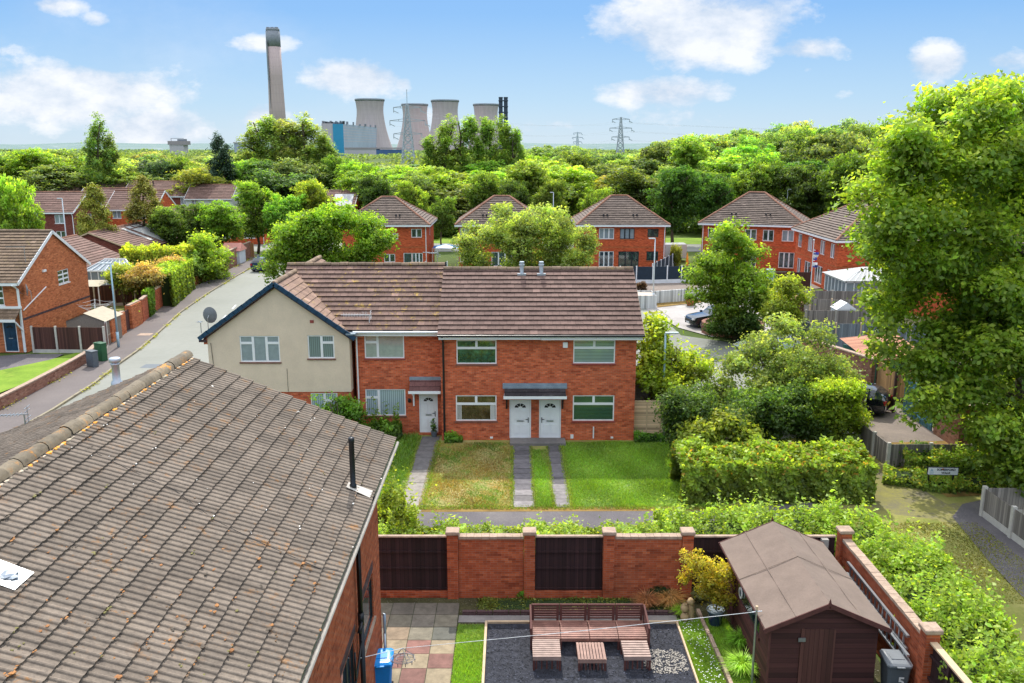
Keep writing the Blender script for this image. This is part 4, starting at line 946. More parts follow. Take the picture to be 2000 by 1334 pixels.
# sign bed planting
hedge('bramble_bed', 'low bramble and weeds around the street name sign', 'shrub', [(15.9,35.0,18.3,33.9,1.5,.35),(17.3,36.4,20.6,35.6,1.6,.75),(18.4,34.0,20.8,33.6,1.2,.4)], 14000, .13, (.19,.27,.04), 60, rough=.5, tips=(.14, (2.1, 1.25, 1.3)))
hedge('dark_ivy', 'dark ivy mound behind the street name sign against the low fence', 'shrub', [(16.9,36.9,18.4,36.8,.9,.7)], 5000, .12, (.07,.14,.03), 61, rough=.4)
# left hedges of the road gardens
def hpx(name, label, cat, a, b, wd, hh, n, leaf, col, seed, **kw):
    p = at_z(*a); q = at_z(*b); return hedge(name, label, cat, [(p.x, p.y, q.x, q.y, wd, hh)], n, leaf, col, seed, **kw)
hpx('clipped_hedge', 'long clipped bright green hedge spilling over the pavement wall', 'hedge', (314,602), (355,568), 2.4, 3.2, 15000, .25, (.22,.32,.03), 62)
hpx('ivy_on_wall', 'curtain of ivy on the brick pier left of the clipped hedge', 'plant', (288,622), (300,612), .5, 2.3, 3500, .2, (.15,.27,.03), 63)
hpx('ivy_on_wall', 'lowest ivy clump at the wall end near the wooden gate', 'plant', (264,638), (273,630), .5, 1.9, 2500, .18, (.18,.28,.06), 64)
hedge('golden_hedge', 'golden green clipped hedge block left of the tall yellow shrub', 'hedge', [(-38.6,87,-32.6,87.5,3.0,4.0)], 16000, .24, (.26,.31,.02), 65, rough=.6)
shrub('tall_yellow_shrub', 'tall yellow green shrub at the bend of the pavement wall', 390, 560, [(390,490,35,22),(365,500,25,20),(420,500,22,25),(400,520,40,25),(375,530,25,20),(415,530,22,20),(395,475,22,12),(390,545,40,18),(360,545,25,18)], 2.0, 12000, .26, (.24,.31,.02), 66, y=92, h=3.4)
shrub('rose_bush', 'pinkish cream flowering bush in front of the golden hedge', 333, 560, [(333,517,24,12),(325,522,16,10),(345,522,14,8)], 1.0, 4500, .2, (.42,.30,.13), 67, y=83.5, h=1.6)
shrub('rose_bush', 'peach flowering bush beside the clipped hedge near the awning', 285, 590, [(285,537,24,14),(270,545,16,10),(300,541,14,10)], 1.0, 4500, .2, (.40,.27,.12), 68, y=73, h=1.6)
shrub('round_shrub', 'round mid green shrub right of the pink flowering bush', 368, 550, [(368,515,20,18),(360,525,16,12),(378,525,12,12)], 1.0, 5000, .2, (.20,.31,.07), 69, y=88, h=1.8)
shrub('garden_shrub', 'yellowish garden shrub behind the lamp post, left of the peach bush', 245, 590, [(245,540,22,18),(225,545,16,14),(255,555,20,14),(235,525,16,10)], 1.2, 5000, .2, (.26,.30,.05), 70, y=75, h=1.8)
shrub('small_conifer', 'small dark pointed conifer in the garden before the golden hedge', 269, 600, [(271,530,8,26),(269,550,10,15)], .6, 2500, .16, (.07,.14,.03), 71, y=76, mat='needle')
X_ = V(1,0,0); Y_ = V(0,1,0); Z_ = V(0,0,1)
def hole(px0, px1, py0, py1, y, x0):     # opening on a wall facing the camera at distance y, in wall coordinates
    a = at_y(px0, py0, y); b = at_y(px1, py1, y); return (a.x-x0, b.x-x0, b.z, a.z)
def wallobj(name, mat, parent, calls, world=False):
    mb = MB()
    for c in calls: wall(mb, *c)
    return mb.build(name, mat, parent, world)
# ================================================================== twin brick houses A+B (one block), in local coordinates of its own corner
XA0, XA1, YA = -3.38, 5.87, 40.0
blk = thing('brick_house', 'brick semi detached pair with two white front doors side by side under one slate canopy', 'house', (XA0, YA, 0))
LW = XA1-XA0; DEP = 8.0; EZ = 5.2; RZ = 7.66
hw = [hole(891,970,664,711,YA,XA0), hole(1120,1201,664,710,YA,XA0), hole(890,970,772,822,YA,XA0), hole(1119,1199,772,822,YA,XA0)]
hd = [hole(995,1037,781,863,YA,XA0), hole(1053,1095,781,863,YA,XA0)]
hd = [(h[0], h[1], .10, h[3]) for h in hd]
mb = MB()
wall(mb, (0,0,0), X_, -Y_, LW, 0, EZ+.20, hw+hd)
wall(mb, (LW,0,0), Y_, X_, DEP, 0, EZ); wall(mb, (0,DEP,0), X_, Y_, LW, 0, EZ); wall(mb, (0,0,0), Y_, -X_, DEP, 0, EZ)
for x in (0, LW): mb.face([(x, 0, EZ), (x, DEP, EZ), (x, DEP/2, RZ-.12)])
mb.box(.45, .47, -.012, 0, 0, EZ-.1, .35); mb.box(LW-.40, LW-.385, -.012, 0, .3, EZ-.1, .35)
mb.build('wall', 'brick_row', blk)
bk = MB(); bk.box(.3, LW-.3, .35, DEP-.3, .02, EZ-.3); bk.build('interior', 'dark_core', blk)
styl = [('top2','pane_green'),('top2','pane_horiz'),('top2','pane_room'),('top2','pane_horiz_dark')]
for k, (h, s) in enumerate(zip(hw, styl)): wf_ = window(blk, (0,0,0), X_, -Y_, h, s[0], pm=s[1], sill='sill_red' if k in (1,3) else 'sill_brown')
for k_, (h, cm) in enumerate(((hw[2],'render_white'),)):
    for s_ in (0, 1):
        cu = MB(); zt_ = h[2]+(h[3]-h[2])*.63; x0_ = h[0]+.07 if s_ == 0 else h[1]-.30
        for q_ in range(4): cu.box(x0_+q_*.055, x0_+q_*.055+(.045 if s_ else .03), .0585-(q_ % 2)*.002, .062, h[2]+.07, zt_)
        cu.build('curtain', cm, blk)
for k, h in enumerate(hd): door(blk, (0,0,0), X_, -Y_, h, hinge=1 if k == 0 else -1)
def pitched(parent, L0, L1, dep, ez, rz, ov=.35, mat='tile_row', rmat='ridge_row', seed=1, sides=(.12, .12), gauge=.345, tw=.36, ridge_r=.13, odd=.02, th=.055, back=True, oddt=1.35):
    run = dep/2+ov; rise = rz-ez; sl = rise/(dep/2); e = ez-sl*ov; ln = math.hypot(run, rz-e)
    vd = V(0, run/ln, (rz-e)/ln); mb = MB(); a, b = L0-sides[0], L1+sides[1]
    tile_slope(mb, (a, -ov, e+.06), X_, vd, [(0,0),(b-a,0),(b-a,ln),(0,ln)], gauge, tw, th, seed=seed, odd=odd, oddt=oddt)
    if back: tile_slope(mb, (a, dep+ov, e+.06), X_, V(0, -run/ln, (rz-e)/ln), [(0,0),(b-a,0),(b-a,ln),(0,ln)], gauge*2, 2, th, seed=seed+1)
    r = mb.build('roof', mat, parent)
    rm = MB(); ridge_line(rm, (a, dep/2, rz+.09), (b, dep/2, rz+.09), ridge_r, .45, seed); rm.build('ridge_tiles', rmat, r)
    return r, e
roofA, e_ = pitched(blk, 0, LW, DEP, EZ+.23, RZ+.04, .38, 'tile_row', seed=11, sides=(.10, .30))
g = MB(); g.box(-.1, LW+.3, -.30, -.18, e_+.0, e_+.05); g.tube([(-.1, -.44, e_+.02), (LW+.32, -.44, e_+.02)], .055, 8); g.build('gutter', 'black_plastic', roofA)
g = MB(); g.box(-.05, LW/2+.1, -.36, -.012, e_-.17, e_-.02); g.box(LW/2+.12, LW+.22, -.355, -.014, e_-.19, e_-.03); g.build('fascia', 'white_upvc', roofA)
g = MB(); run = DEP/2+.4
for sx in (LW+.31,): g.mesh([(sx-.02,-.38,e_-.02),(sx,-.38,e_-.02),(sx,DEP/2,RZ+.0),(sx-.02,DEP/2,RZ+.0),(sx-.02,-.38,e_+.10),(sx,-.38,e_+.10),(sx,DEP/2,RZ+.12),(sx-.02,DEP/2,RZ+.12)], [(0,1,2,3),(4,7,6,5),(0,4,5,1),(1,5,6,2),(0,3,7,4)])
g.build('verge', 'coping', roofA)
dp = MB(); dp.tube([(.12, -.40, e_+.0), (.14, -.09, e_-.35), (.14, -.09, 2.5), (.14, -.09, .05)], .05, 8); dp.build('downpipe', 'black_plastic', blk)
for px in (1019, 1057):
    p = at_y(px, 532, YA+DEP/2-.1); x = p.x-XA0; f = MB(); f.lathe([(.10, 0), (.10, .42), (.13, .43), (.14, .50), (.10, .52), (.10, .56), (.125, .57), (.12, .64)], 12, (x, DEP/2-.25, RZ-.12)); f.box(x-.22, x+.22, DEP/2-.5, DEP/2-.02, RZ-.16, RZ-.06)
    f.build('flue', 'flue_metal', roofA)
cn = MB(); a = at_y(982, 770, YA); b = at_y(1107, 770, YA); x0 = a.x-XA0+.08; x1 = b.x-XA0-.08; zt = at_y(1000, 752, YA).z; zb = 2.34
tile_slope(cn, (x0-.0, -.72, zb+.06), X_, V(0, .72, zt-zb-.1).normalized(), [(0,0),(x1-x0,0),(x1-x0,1.02),(0,1.02)], .3, .25, .03, seed=4)
c_ = cn.build('canopy', 'tile_slate', blk)
c2 = MB(); c2.box(x0-.04, x1+.04, -.74, -.70, zb-.07, zb+.07); c2.box(x0-.02, x1+.02, -.70, -.012, zb-.05, zb+.02); c2.build('canopy_fascia', 'white_upvc', c_)
c2 = MB(); c2.box(x0-.08, x1+.08, -.10, -.006, zt-.10, zt+.10); c2.box(x0-.08, x1+.08, -.2, -.08, zt-.13, zt-.02); c2.build('lead_flashing', 'lead', c_)
c2 = MB()
for x in (x0+.10, x1-.12): c2.bar((x,-.55,zb-.05),(x,-.05,zb-.65),.07); c2.bar((x,-.04,zb-.05),(x,-.04,zb-.75),.07)
c2.build('bracket', 'timber_dark', c_)
q = at_y(1104, 672, YA); g = MB(); g.box(q.x-XA0-.11, q.x-XA0+.11, -.10, 0, q.z-.16, q.z+.10); g.build('alarm_box', 'white_upvc', blk)
g = MB()
for px, py, s in ((960,858,.07),(1117,854,.07),(1195,858,.06)):
    q = at_y(px, py, YA); g.box(q.x-XA0-s, q.x-XA0+s, -.05, 0, max(q.z-.08,.1), q.z+.14)
g.tube([(7.42-.12, -.06, .12), (7.42-.12, -.06, .7)], .035, 6); g.build('meter_box', 'white_upvc', blk)
# ================================================================== house C (brick, third door)
XC0, XC1, YC = -7.55, -3.40, 40.8
hc = thing('brick_house', 'narrow brick house with vertical blinds downstairs between the cream gable and the twin doors', 'house', (XC0, YC, 0)); LC = XC1-XC0
wc = [hole(711,790,654,700,YC,XC0), hole(713,793,760,812,YC,XC0)]; dc = hole(818,856,768,850,YC,XC0); dc = (dc[0], min(dc[1], LC-.12), .12, dc[3])
mb = MB(); wall(mb, (0,0,0), X_, -Y_, LC, 0, EZ+.24, wc+[dc]); wall(mb, (0,7.2,0), X_, Y_, LC, 0, EZ); wall(mb, (0,0,0), Y_, -X_, 7.2, 0, EZ); mb.build('wall', 'brick_row', hc)
bk = MB(); bk.box(.2, LC-.2, .35, 6.9, .02, EZ-.3); bk.build('interior', 'dark_core', hc)
window(hc, (0,0,0), X_, -Y_, wc[0], 'side', pm='pane_net', sill='sill_red'); window(hc, (0,0,0), X_, -Y_, wc[1], 'side', pm='pane_vert', sill='sill_brown'); door(hc, (0,0,0), X_, -Y_, dc)
rc, e_ = pitched(hc, -4.0, LC, 7.6, EZ+.26, 7.84, .35, 'tile_row_lichen', seed=21, sides=(0, -.04), odd=.05, oddt=1.6)
g = MB(); g.tube([(.0, -.42, e_+.0), (LC, -.42, e_+.0)], .06, 8); g.box(.0, LC, -.34, -.02, e_-.2, e_-.02); g.build('gutter', 'white_upvc', rc)
g = MB(); g.tube([(.10, -.40, e_-.03), (.10, -.09, e_-.3), (.10, -.09, .05)], .04, 8); g.build('downpipe', 'white_upvc', hc)
a = at_y(802, 768, YC); x0 = a.x-XC0; x1 = LC-.02; zt = at_y(820, 738, YC).z; zb = 2.36; cn = MB()
tile_slope(cn, (x0, -.70, zb+.05), X_, V(0, .70, zt-zb-.1).normalized(), [(0,0),(x1-x0,0),(x1-x0,.98),(0,.98)], .32, .5, .02, seed=4)
c_ = cn.build('canopy', 'tile_purple', hc); c2 = MB(); c2.box(x0-.03, x1, -.72, -.68, zb-.07, zb+.07); c2.box(x0-.02, x1, -.68, -.012, zb-.05, zb+.02); c2.box(x0+.12, x0+.19, -.5, -.1, zb-.2, zb-.05); c2.box(x0+.12, x0+.19, -.12, -.02, zb-.85, zb-.05); c2.build('canopy_fascia', 'white_upvc', c_)
c2 = MB(); c2.box(x0-.03, x1, -.10, -.008, zt-.12, zt+.06); c2.build('lead_flashing', 'lead', c_)
g = MB(); q = at_y(800, 781, YC); g.lathe([(.05,-.1),(.08,-.05),(.08,.05),(.04,.1)], 8, (q.x-XC0, -.1, q.z)); g.build('wall_lamp', 'black_plastic', hc)
# ================================================================== cream gable wing
XG0, XG1, YG = -14.45, -7.72, 40.3
hg = thing('gable_house', 'cream rendered gable end house with blue bargeboards and a satellite dish', 'house', (XG0, YG, 0)); LG = XG1-XG0; DG = 9.6
ez = 5.15; rz = 7.55; zs = at_y(640, 765, YG).z
wg = [hole(467,548,656,707,YG,XG0), hole(600,654,655,700,YG,XG0)]; wl = hole(605,660,767,815,YG-0,XG0); wl = (wl[0], wl[1], wl[2], zs-.07)
mb = MB(); wall(mb, (0,0,0), X_, -Y_, LG, zs, ez, wg); mb.face([(0,0,ez),(LG,0,ez),(LG/2,0,rz-.08)]); wall(mb, (LG,0,0), Y_, X_, .6, zs, ez); wall(mb, (0,0,0), Y_, -X_, DG, zs, ez)
mb.box(0, LG, 0, .01, zs-.01, zs)
mb.build('rendered_wall', 'render_cream', hg)
mb = MB(); wall(mb, (.02,.03,0), X_, -Y_, LG-.04, 0, zs-.002, [wl]); wall(mb, (LG-.02,.03,0), Y_, X_, 7, 0, zs); wall(mb, (.02,.03,0), Y_, -X_, DG-.03, 0, zs); wall(mb, (LG-.02,.62,0), Y_, X_, 7, zs, ez); wall(mb, (0,DG,0), X_, Y_, LG, 0, ez)
mb.face([(0,DG,ez),(LG,DG,ez),(LG/2,DG,rz-.1)])
mb.box(-.22, .0, .12, .35, ez-.5, ez-.02, .9); mb.build('wall', 'brick_row', hg)
bk = MB(); bk.box(.3, LG-.3, .4, DG-.4, .02, ez-.3); bk.build('interior', 'dark_core', hg)
window(hg, (0,0,0), X_, -Y_, wg[0], 'three', pm='pane_pale', sill='sill_brown'); window(hg, (0,0,0), X_, -Y_, wg[1], 'twor', pm='pane_vert_dark', sill='sill_brown'); window(hg, (.02,.03,0), X_, -Y_, wl, 'twor', pm='pane_vert', sill=None)
ov = .32; hw_ = LG/2; sl = (rz-ez)/hw_; ln = math.hypot(hw_+ov, (hw_+ov)*sl); zE = ez-sl*ov; cs = (hw_+ov)/ln; sn = (hw_+ov)*sl/ln
mb = MB(); D0 = -.22
tile_slope(mb, (LG+ov, D0, zE+.07), Y_, V(-cs, 0, sn), [(0,0),(DG+.3,0),(DG+.3,ln),(0,ln)], .345, .36, .032, seed=31)
tile_slope(mb, (-ov, D0, zE+.07), Y_, V(cs, 0, sn), [(0,0),(DG+.3,0),(DG+.3,ln),(0,ln)], .345, .36, .032, seed=32)
rg_ = mb.build('roof', 'tile_wing', hg); rm = MB(); ridge_line(rm, (LG/2, D0, rz+.10), (LG/2, DG+.2, rz+.10), .13, .45, 8); rm.build('ridge_tiles', 'ridge_row', rg_)
bb = MB()
for s in (1, -1):
    for k in range(17):       # overlapping blue verge tiles, stepped
        f0 = k/17; f1 = (k+1.08)/17; P_ = lambda f: V(LG/2+s*(hw_+ov)*(1-f), D0-.02, zE+(rz-zE)*f+.06+.012*(k % 2))
        bb.bar(P_(f0), P_(min(f1, 1)), .07, .20)
bb.build('bargeboard', 'navy_paint', rg_)
bb = MB()
for s in (1, -1): bb.bar(V(LG/2+s*(hw_+ov-.1), -.06, zE-.06), V(LG/2, -.06, rz-.13), .08, .06)
bb.bar((-.35,-.1,zE-.06),(-.02,-.1,zE-.06),.12,.10); bb.build('soffit', 'brick_engineering', rg_)
q = at_y(609, 628, YG); g = MB(); g.box(q.x-XG0-.09, q.x-XG0+.09, -.02, 0, q.z-.07, q.z+.07); g.build('vent_brick', 'sill_red', hg)
g = MB(); g.tube([(.16, -.03, ez-.4), (.22, -.03, 3.6), (.30, -.03, 2.4)], .012, 4); g.tube([(LG*.55, -.012, zs), (LG*.55, -.012, 3.5)], .008, 4); g.build('cable', 'black_plastic', hg)
for (px, py, s) in ((677, 628, 1),):   # white flashing foot at the valley
    g = MB(); q = at_y(664, 610, 40.3); g.box(LG-.1, LG+.35, -.30, .3, zE+.26, zE+.33); g.build('valley_flashing', 'lead', rg_)
# ================================================================== generic houses further off
def gable_house(name, label, loc, rz_, Lx, Dy, ez, rz, wins=(), gw=(), wm='brick_far', rm='tile_brown', seed=1, gauge=.345, tw=.36, gable_mat=None, fasc='white_upvc', odd=.01, ov=.35, group=None, ridge='ridge_row', back=True, extra_gable=None, doors=(), lw=()):
    h = thing(name, label, 'house', loc, rz_, group)
    mb = MB(); wall(mb, (0,0,0), X_, -Y_, Lx, 0, ez, [w[0] for w in wins]+[d for d in doors]); mb.build('wall', wm, h)
    mb = MB(); wall(mb, (0,Dy,0), X_, Y_, Lx, 0, ez); mb.build('wall', wm, h)
    gm = MB(); wall(gm, (Lx,0,0), Y_, X_, Dy, 0, ez, [w[0] for w in gw]); gm.face([(Lx,0,ez),(Lx,Dy,ez),(Lx,Dy/2,rz-.1)]); gm.build('gable_wall', gable_mat or wm, h)
    gm = MB(); wall(gm, (0,0,0), Y_, -X_, Dy, 0, ez); gm.face([(0,0,ez),(0,Dy,ez),(0,Dy/2,rz-.1)]); gm.build('gable_wall', gable_mat or wm, h)
    for w in wins: window(h, (0,0,0), X_, -Y_, w[0], w[1], pm=w[2], fm=(w[3] if len(w) > 3 else 'white_upvc'), sill='white_upvc')
    for w in gw: window(h, (Lx,0,0), Y_, X_, w[0], w[1], pm=w[2], sill='white_upvc')
    for d in doors: door(h, (0,0,0), X_, -Y_, d, col='navy_paint')
    r, e = pitched(h, 0, Lx, Dy, ez+.05, rz, ov, rm, ridge, seed, (.15, .15), gauge, tw, .12, odd, back=back)
    g = MB(); g.box(-.1, Lx+.1, -ov-.03, -ov+.04, e-.12, e+.06)
    for x in (-.16, Lx+.12):
        for s in (1, -1):
            y0 = Dy/2+s*(Dy/2+ov); g.bar((x+.02, y0, e-.02), (x+.02, Dy/2, rz-.0), .05, .22)
    g.build('fascia', fasc, r)
    g = MB(); g.tube([(Lx-.15, -ov+.02, e-.05), (Lx-.15, -.06, e-.4), (Lx-.15, -.06, .05)], .05, 6); g.build('downpipe', fasc, h)
    return h
def hip_house(name, label, loc, rz_, Lx, Dy, ez, rz, wins=(), rw=(), lw=(), rl=2.2, seed=1, group=None, wm='brick_far', pipes=(1,), vents=True, soft='white_upvc', front='x'):
    h = thing(name, label, 'house', loc, rz_, group)
    mb = MB(); wall(mb, (0,0,0), X_, -Y_, Lx, 0, ez, [w[0] for w in wins]); wall(mb, (0,Dy,0), X_, Y_, Lx, 0, ez); wall(mb, (Lx,0,0), Y_, X_, Dy, 0, ez, [w[0] for w in rw]); wall(mb, (0,0,0), Y_, -X_, Dy, 0, ez, [w[0] for w in lw])
    zb = 2.55
    mb.build('wall', wm, h)
    bd = MB(); bd.box(-.02, Lx+.02, -.02, 0, zb, zb+.08); bd.box(-.02, Lx+.02, -.02, 0, zb+.16, zb+.19); bd.box(Lx, Lx+.02, 0, Dy, zb, zb+.08); bd.box(-.02, 0, 0, Dy, zb, zb+.08); bd.build('band_course', 'terracotta', h)
    bk = MB(); bk.box(.3, Lx-.3, .35, Dy-.3, .02, ez-.2); bk.build('interior', 'dark_core', h)
    for w in wins: window(h, (0,0,0), X_, -Y_, w[0], w[1], pm=w[2], fm=(w[3] if len(w) > 3 else 'white_upvc'), sill='terracotta', fw=.07)
    for w in rw: window(h, (Lx,0,0), Y_, X_, w[0], w[1], pm=w[2], sill='terracotta', fw=.07)
    for w in lw: window(h, (0,0,0), Y_, -X_, w[0], w[1], pm=w[2], sill='terracotta', fw=.07)
    ov = .42; x0, x1, y0, y1 = -ov, Lx+ov, -ov, Dy+ov; e = ez-.02; rise = rz-e
    if front == 'x':
        A = V((x0+x1)/2-rl/2, (y0+y1)/2, rz); B = V((x0+x1)/2+rl/2, (y0+y1)/2, rz)
    else:
        A = V((x0+x1)/2, (y0+y1)/2-rl/2, rz); B = V((x0+x1)/2, (y0+y1)/2+rl/2, rz)
    C0, C1, C2, C3 = V(x0,y0,e), V(x1,y0,e), V(x1,y1,e), V(x0,y1,e)
    faces = [(C0, C1, B, A), (C1, C2, B), (C2, C3, A, B), (C3, C0, A)] if front == 'x' else [(C0, C1, A), (C1, C2, B, A), (C2, C3, B), (C3, C0, A, B)]
    mb = MB()
    for k, f in enumerate(faces):
        O = f[0]; U = (f[1]-f[0]).normalized(); nrm = U.cross(f[2]-f[0]).normalized(); Vd = nrm.cross(U).normalized()
        poly = [((p-O).dot(U), (p-O).dot(Vd)) for p in f]
        tile_slope(mb, O+Z_*.05, U, Vd, poly, .345 if k != 2 else .7, .42, .085, seed=seed+k)
    r = mb.build('roof', 'tile_far', h); rm = MB()
    ridge_line(rm, A+Z_*.10, B+Z_*.10, .14, .45, 1)
    for c, p in ((C0, A), (C1, B if front == 'x' else A), (C2, B), (C3, A if front == 'x' else B)): ridge_line(rm, c+Z_*.08, p+Z_*.10, .13, .45, 2)
    rm.build('hip_tiles', 'ridge_far', r)
    g = MB()
    for a, b in ((C0, C1), (C1, C2), (C3, C0)):
        g.bar(a+V(0,0,-.06), b+V(0,0,-.06), .08, .2)
    g.box(x0+.05, x1-.05, y0+.05, y1-.05, e-.13, e-.08); g.build('gutter', soft, r)
    g = MB()
    for k in pipes: xx = Lx-.12 if k == 1 else .12; g.tube([(xx, -ov+.02, e-.1), (xx, -.07, e-.5), (xx, -.07, .05)], .05, 6)
    g.build('downpipe', 'white_upvc', h)
    if vents:
        for fx in (.30, .34, .62, .66):
            v_ = MB(); v_.lathe([(.1, 0), (.09, .12), (.12, .13), (.1, .2)], 8, (x0+(x1-x0)*fx, y0+1.35, e+rise*.32)); v_.build('roof_vent', 'black_plastic', r)
    return h
Yb = 100
def hb(px0, px1, py0, py1, x0, y=Yb): return hole(px0, px1, py0, py1, y, x0)
xa = -19.5
hip_house('hipped_house', 'leftmost hipped red brick house, half behind the sycamore tree', (xa,Yb,0), 0, 9.75, 8.6, 5.15, 8.0,
   [(hb(757,778,456,467,xa),'two','pane_dark'),(hb(803,824,447,464,xa),'two','pane_dark'),(hb(788,805,494,521,xa),'one','pane_blue'),(hb(805,826,494,513,xa),'col3','pane_blue'),(hb(750,772,496,512,xa),'two','pane_dark')], [((3.4,4.2,3.6,4.7),'one','pane_dark')], rl=1.6, seed=3, group='hipped brick houses behind the row')
xb = -6.1
hip_house('hipped_house', 'second hipped red brick house, mostly hidden behind the pale willow', (xb,Yb,0), 0, 9.75, 8.6, 5.15, 8.1,
   [(hb(898,918,445,462,xb),'two','pane_pale'),(hb(960,980,445,462,xb),'two','pane_pale'),(hb(1010,1030,445,462,xb),'two','pane_dark'),(hb(898,914,492,512,xb),'two','pane_dark'),(hb(960,1000,492,520,xb),'col3','pane_blue')], rl=1.8, seed=7, group='hipped brick houses behind the row')
xc = 7.75
hip_house('hipped_house', 'third hipped brick house, with some dark framed windows, above the flues of the brick row', (xc,Yb,0), 0, 9.85, 8.6, 5.15, 8.15,
   [(hb(1170,1199,446,467,xc),'col3','pane_pale'),(hb(1211,1239,446,467,xc),'col3','pane_pale','grey_frame'),(hb(1265,1286,447,463,xc),'two','pane_dark','grey_frame'),(hb(1170,1198,491,521,xc),'col3','pane_blue'),(hb(1208,1247,491,521,xc),'col3','pane_dark','grey_frame'),(hb(1263,1285,491,509,xc),'two','pane_dark','grey_frame')], rl=1.9, seed=12, group='hipped brick houses behind the row')
d0 = at_z(1366, 436, 5.1); 
hip_house('hipped_house', 'fourth hipped brick house turned slightly, behind the planter tree', (22.3,102.5,0), R(-20), 11.2, 9.2, 5.15, 8.5,
   [((.7,2.0,3.35,4.6),'two','pane_dark'),((4.9,6.2,3.35,4.6),'two','pane_dark'),((6.9,8.1,3.3,4.6),'two','pane_dark'),((9.0,10.3,3.35,4.6),'two','pane_pale'),((.7,1.8,.9,2.1),'two','pane_dark'),((8.8,10.5,.3,2.1),'col3','pane_blue'),((4.8,6.3,.3,2.1),'col3','pane_dark')], rl=1.8, seed=17, group='hipped brick houses behind the row', pipes=(1,-1))
hip_house('hipped_house', 'fifth hipped brick house, corner on, plain brick end and windows facing left', (31.1,82.9,0), 0, 9.6, 12.6, 5.15, 8.3,
   [], [], [((.9,2.0,3.3,4.7),'two','pane_pale'),((3.6,4.9,3.3,4.7),'two','pane_pale'),((7.2,8.6,3.2,4.7),'col3','pane_pale'),((10.6,11.8,3.3,4.7),'one','pane_pale'),((.9,2.4,.3,2.1),'two','pane_blue'),((3.8,6.0,.3,2.1),'col3','pane_blue'),((7.4,9.2,.3,2.1),'two','pane_blue'),((10.4,11.6,.3,2.1),'two','pane_blue')], rl=3.6, seed=19, group='hipped brick houses behind the row', front='y')
hip_house('hipped_house', 'sixth hipped brick house, mostly hidden behind the big maple', (34.0,69.5,0), 0, 9.6, 10.5, 5.15, 8.2,
   [((.8,2.2,3.3,4.6),'two','pane_dark')], [], [((1.2,2.4,3.3,4.6),'two','pane_dark'),((7.2,8.8,3.3,4.6),'two','pane_dark'),((3,5.6,.3,2.1),'col3','pane_dark')], rl=2.4, seed=23, group='hipped brick houses behind the row', front='y')
# ---- left house with the big brick gable
xl = -33.4
def hx_(Y0, Y1, z0, z1): return (Y0, Y1, z0, z1)
gwin = at_x(115, 556, xl); gw2 = at_x(133, 524, xl)
lh = gable_house('gabled_house', 'orange brick house at the left edge, large gable with one white lattice window', (xl-9.5, 58.4, 0), 0, 9.5, 9.6, 5.0, 7.85,
   [((7.0, 8.35, 3.3, 4.75),'grid','pane_dark'),((3.5,5.2,3.3,4.75),'grid','pane_dark')], [((gwin.y-58.4, gw2.y-58.4, max(gwin.z,3.0), gw2.z),'grid','pane_dark')], 'brick_left', 'tile_left', 5, odd=.03, doors=[(8.0, 8.95, .05, 2.15)], ov=.4)
g = MB(); g.box(9.5, 9.52, 0, 9.6, 2.25, 2.40); g.build('band_course', 'brick_engineering', lh)
g = MB(); tile_slope(g, (7.2,-1.0,2.45), X_, V(0,.8,.6), [(0,0),(2.3,0),(2.3,1.2),(0,1.2)], .3, .3, .03, seed=2); c_ = g.build('canopy', 'tile_left', lh)
g = MB(); g.box(7.2,9.5,-1.02,-.98,2.32,2.5); g.box(7.2,9.5,-.18,-.01,3.1,3.25); g.bar((9.45,-.9,2.3),(9.45,-.05,1.5),.08); g.build('canopy_fascia', 'white_upvc', c_)
g = MB(); g.tube([(9.3,-.5,4.75),(9.42,-.07,4.4),(9.42,-.07,.05)], .06, 6); g.build('front_downpipe', 'white_upvc', lh)
g = MB(); p1 = at_x(46, 606, xl+.05); p2 = at_x(90, 560, xl+.05); g.tube([(9.55, p1.y-58.4, p1.z), (9.55, p2.y-58.4, p2.z)], .04, 6); p1 = at_x(86, 529, xl+.1); g.box(9.5, 9.62, p1.y-58.5, p1.y-58.1, p1.z-.08, p1.z+.08); g.build('waste_pipe', 'white_upvc', lh)
# ---- far left estate
far = [('long brick terrace house with a white verge, farthest back on the left', (-89,168,0), 0, 21, 9, 4.9, 7.3, 'brick_dark', 'tile_brown', None),
 ('far brick house right of the long terrace, gable facing right', (-73.5,166,0), 0, 13.5, 9, 4.9, 7.4, 'brick_dark', 'tile_brown', None),
 ('white rendered house with a dark brown roof among the trees, far left', (-60.5,163,0), 0, 8.6, 7.5, 4.6, 6.9, 'render_white', 'tile_brown', 'render_white'),
 ('brick house with the brown roof behind the left lamp post, above the large gable', (-76.5,124,0), 0, 14.5, 9.5, 4.9, 7.4, 'brick_dark', 'tile_brown', None),
 ('brick house between the two pointed conifers, gable facing the camera side', (-68,136,0), 0, 9, 9, 4.9, 7.4, 'brick_dark', 'tile_brown', None),
 ('brick house just left of the second conifer with a small hooded porch', (-61.5,133,0), 0, 7.5, 8, 4.7, 7.2, 'brick_far', 'tile_brown', None),
 ('small brick gable roof at the far left behind the yellow tree', (-108,160,0), 0, 16, 9, 4.9, 7.3, 'brick_dark', 'tile_brown', None)]
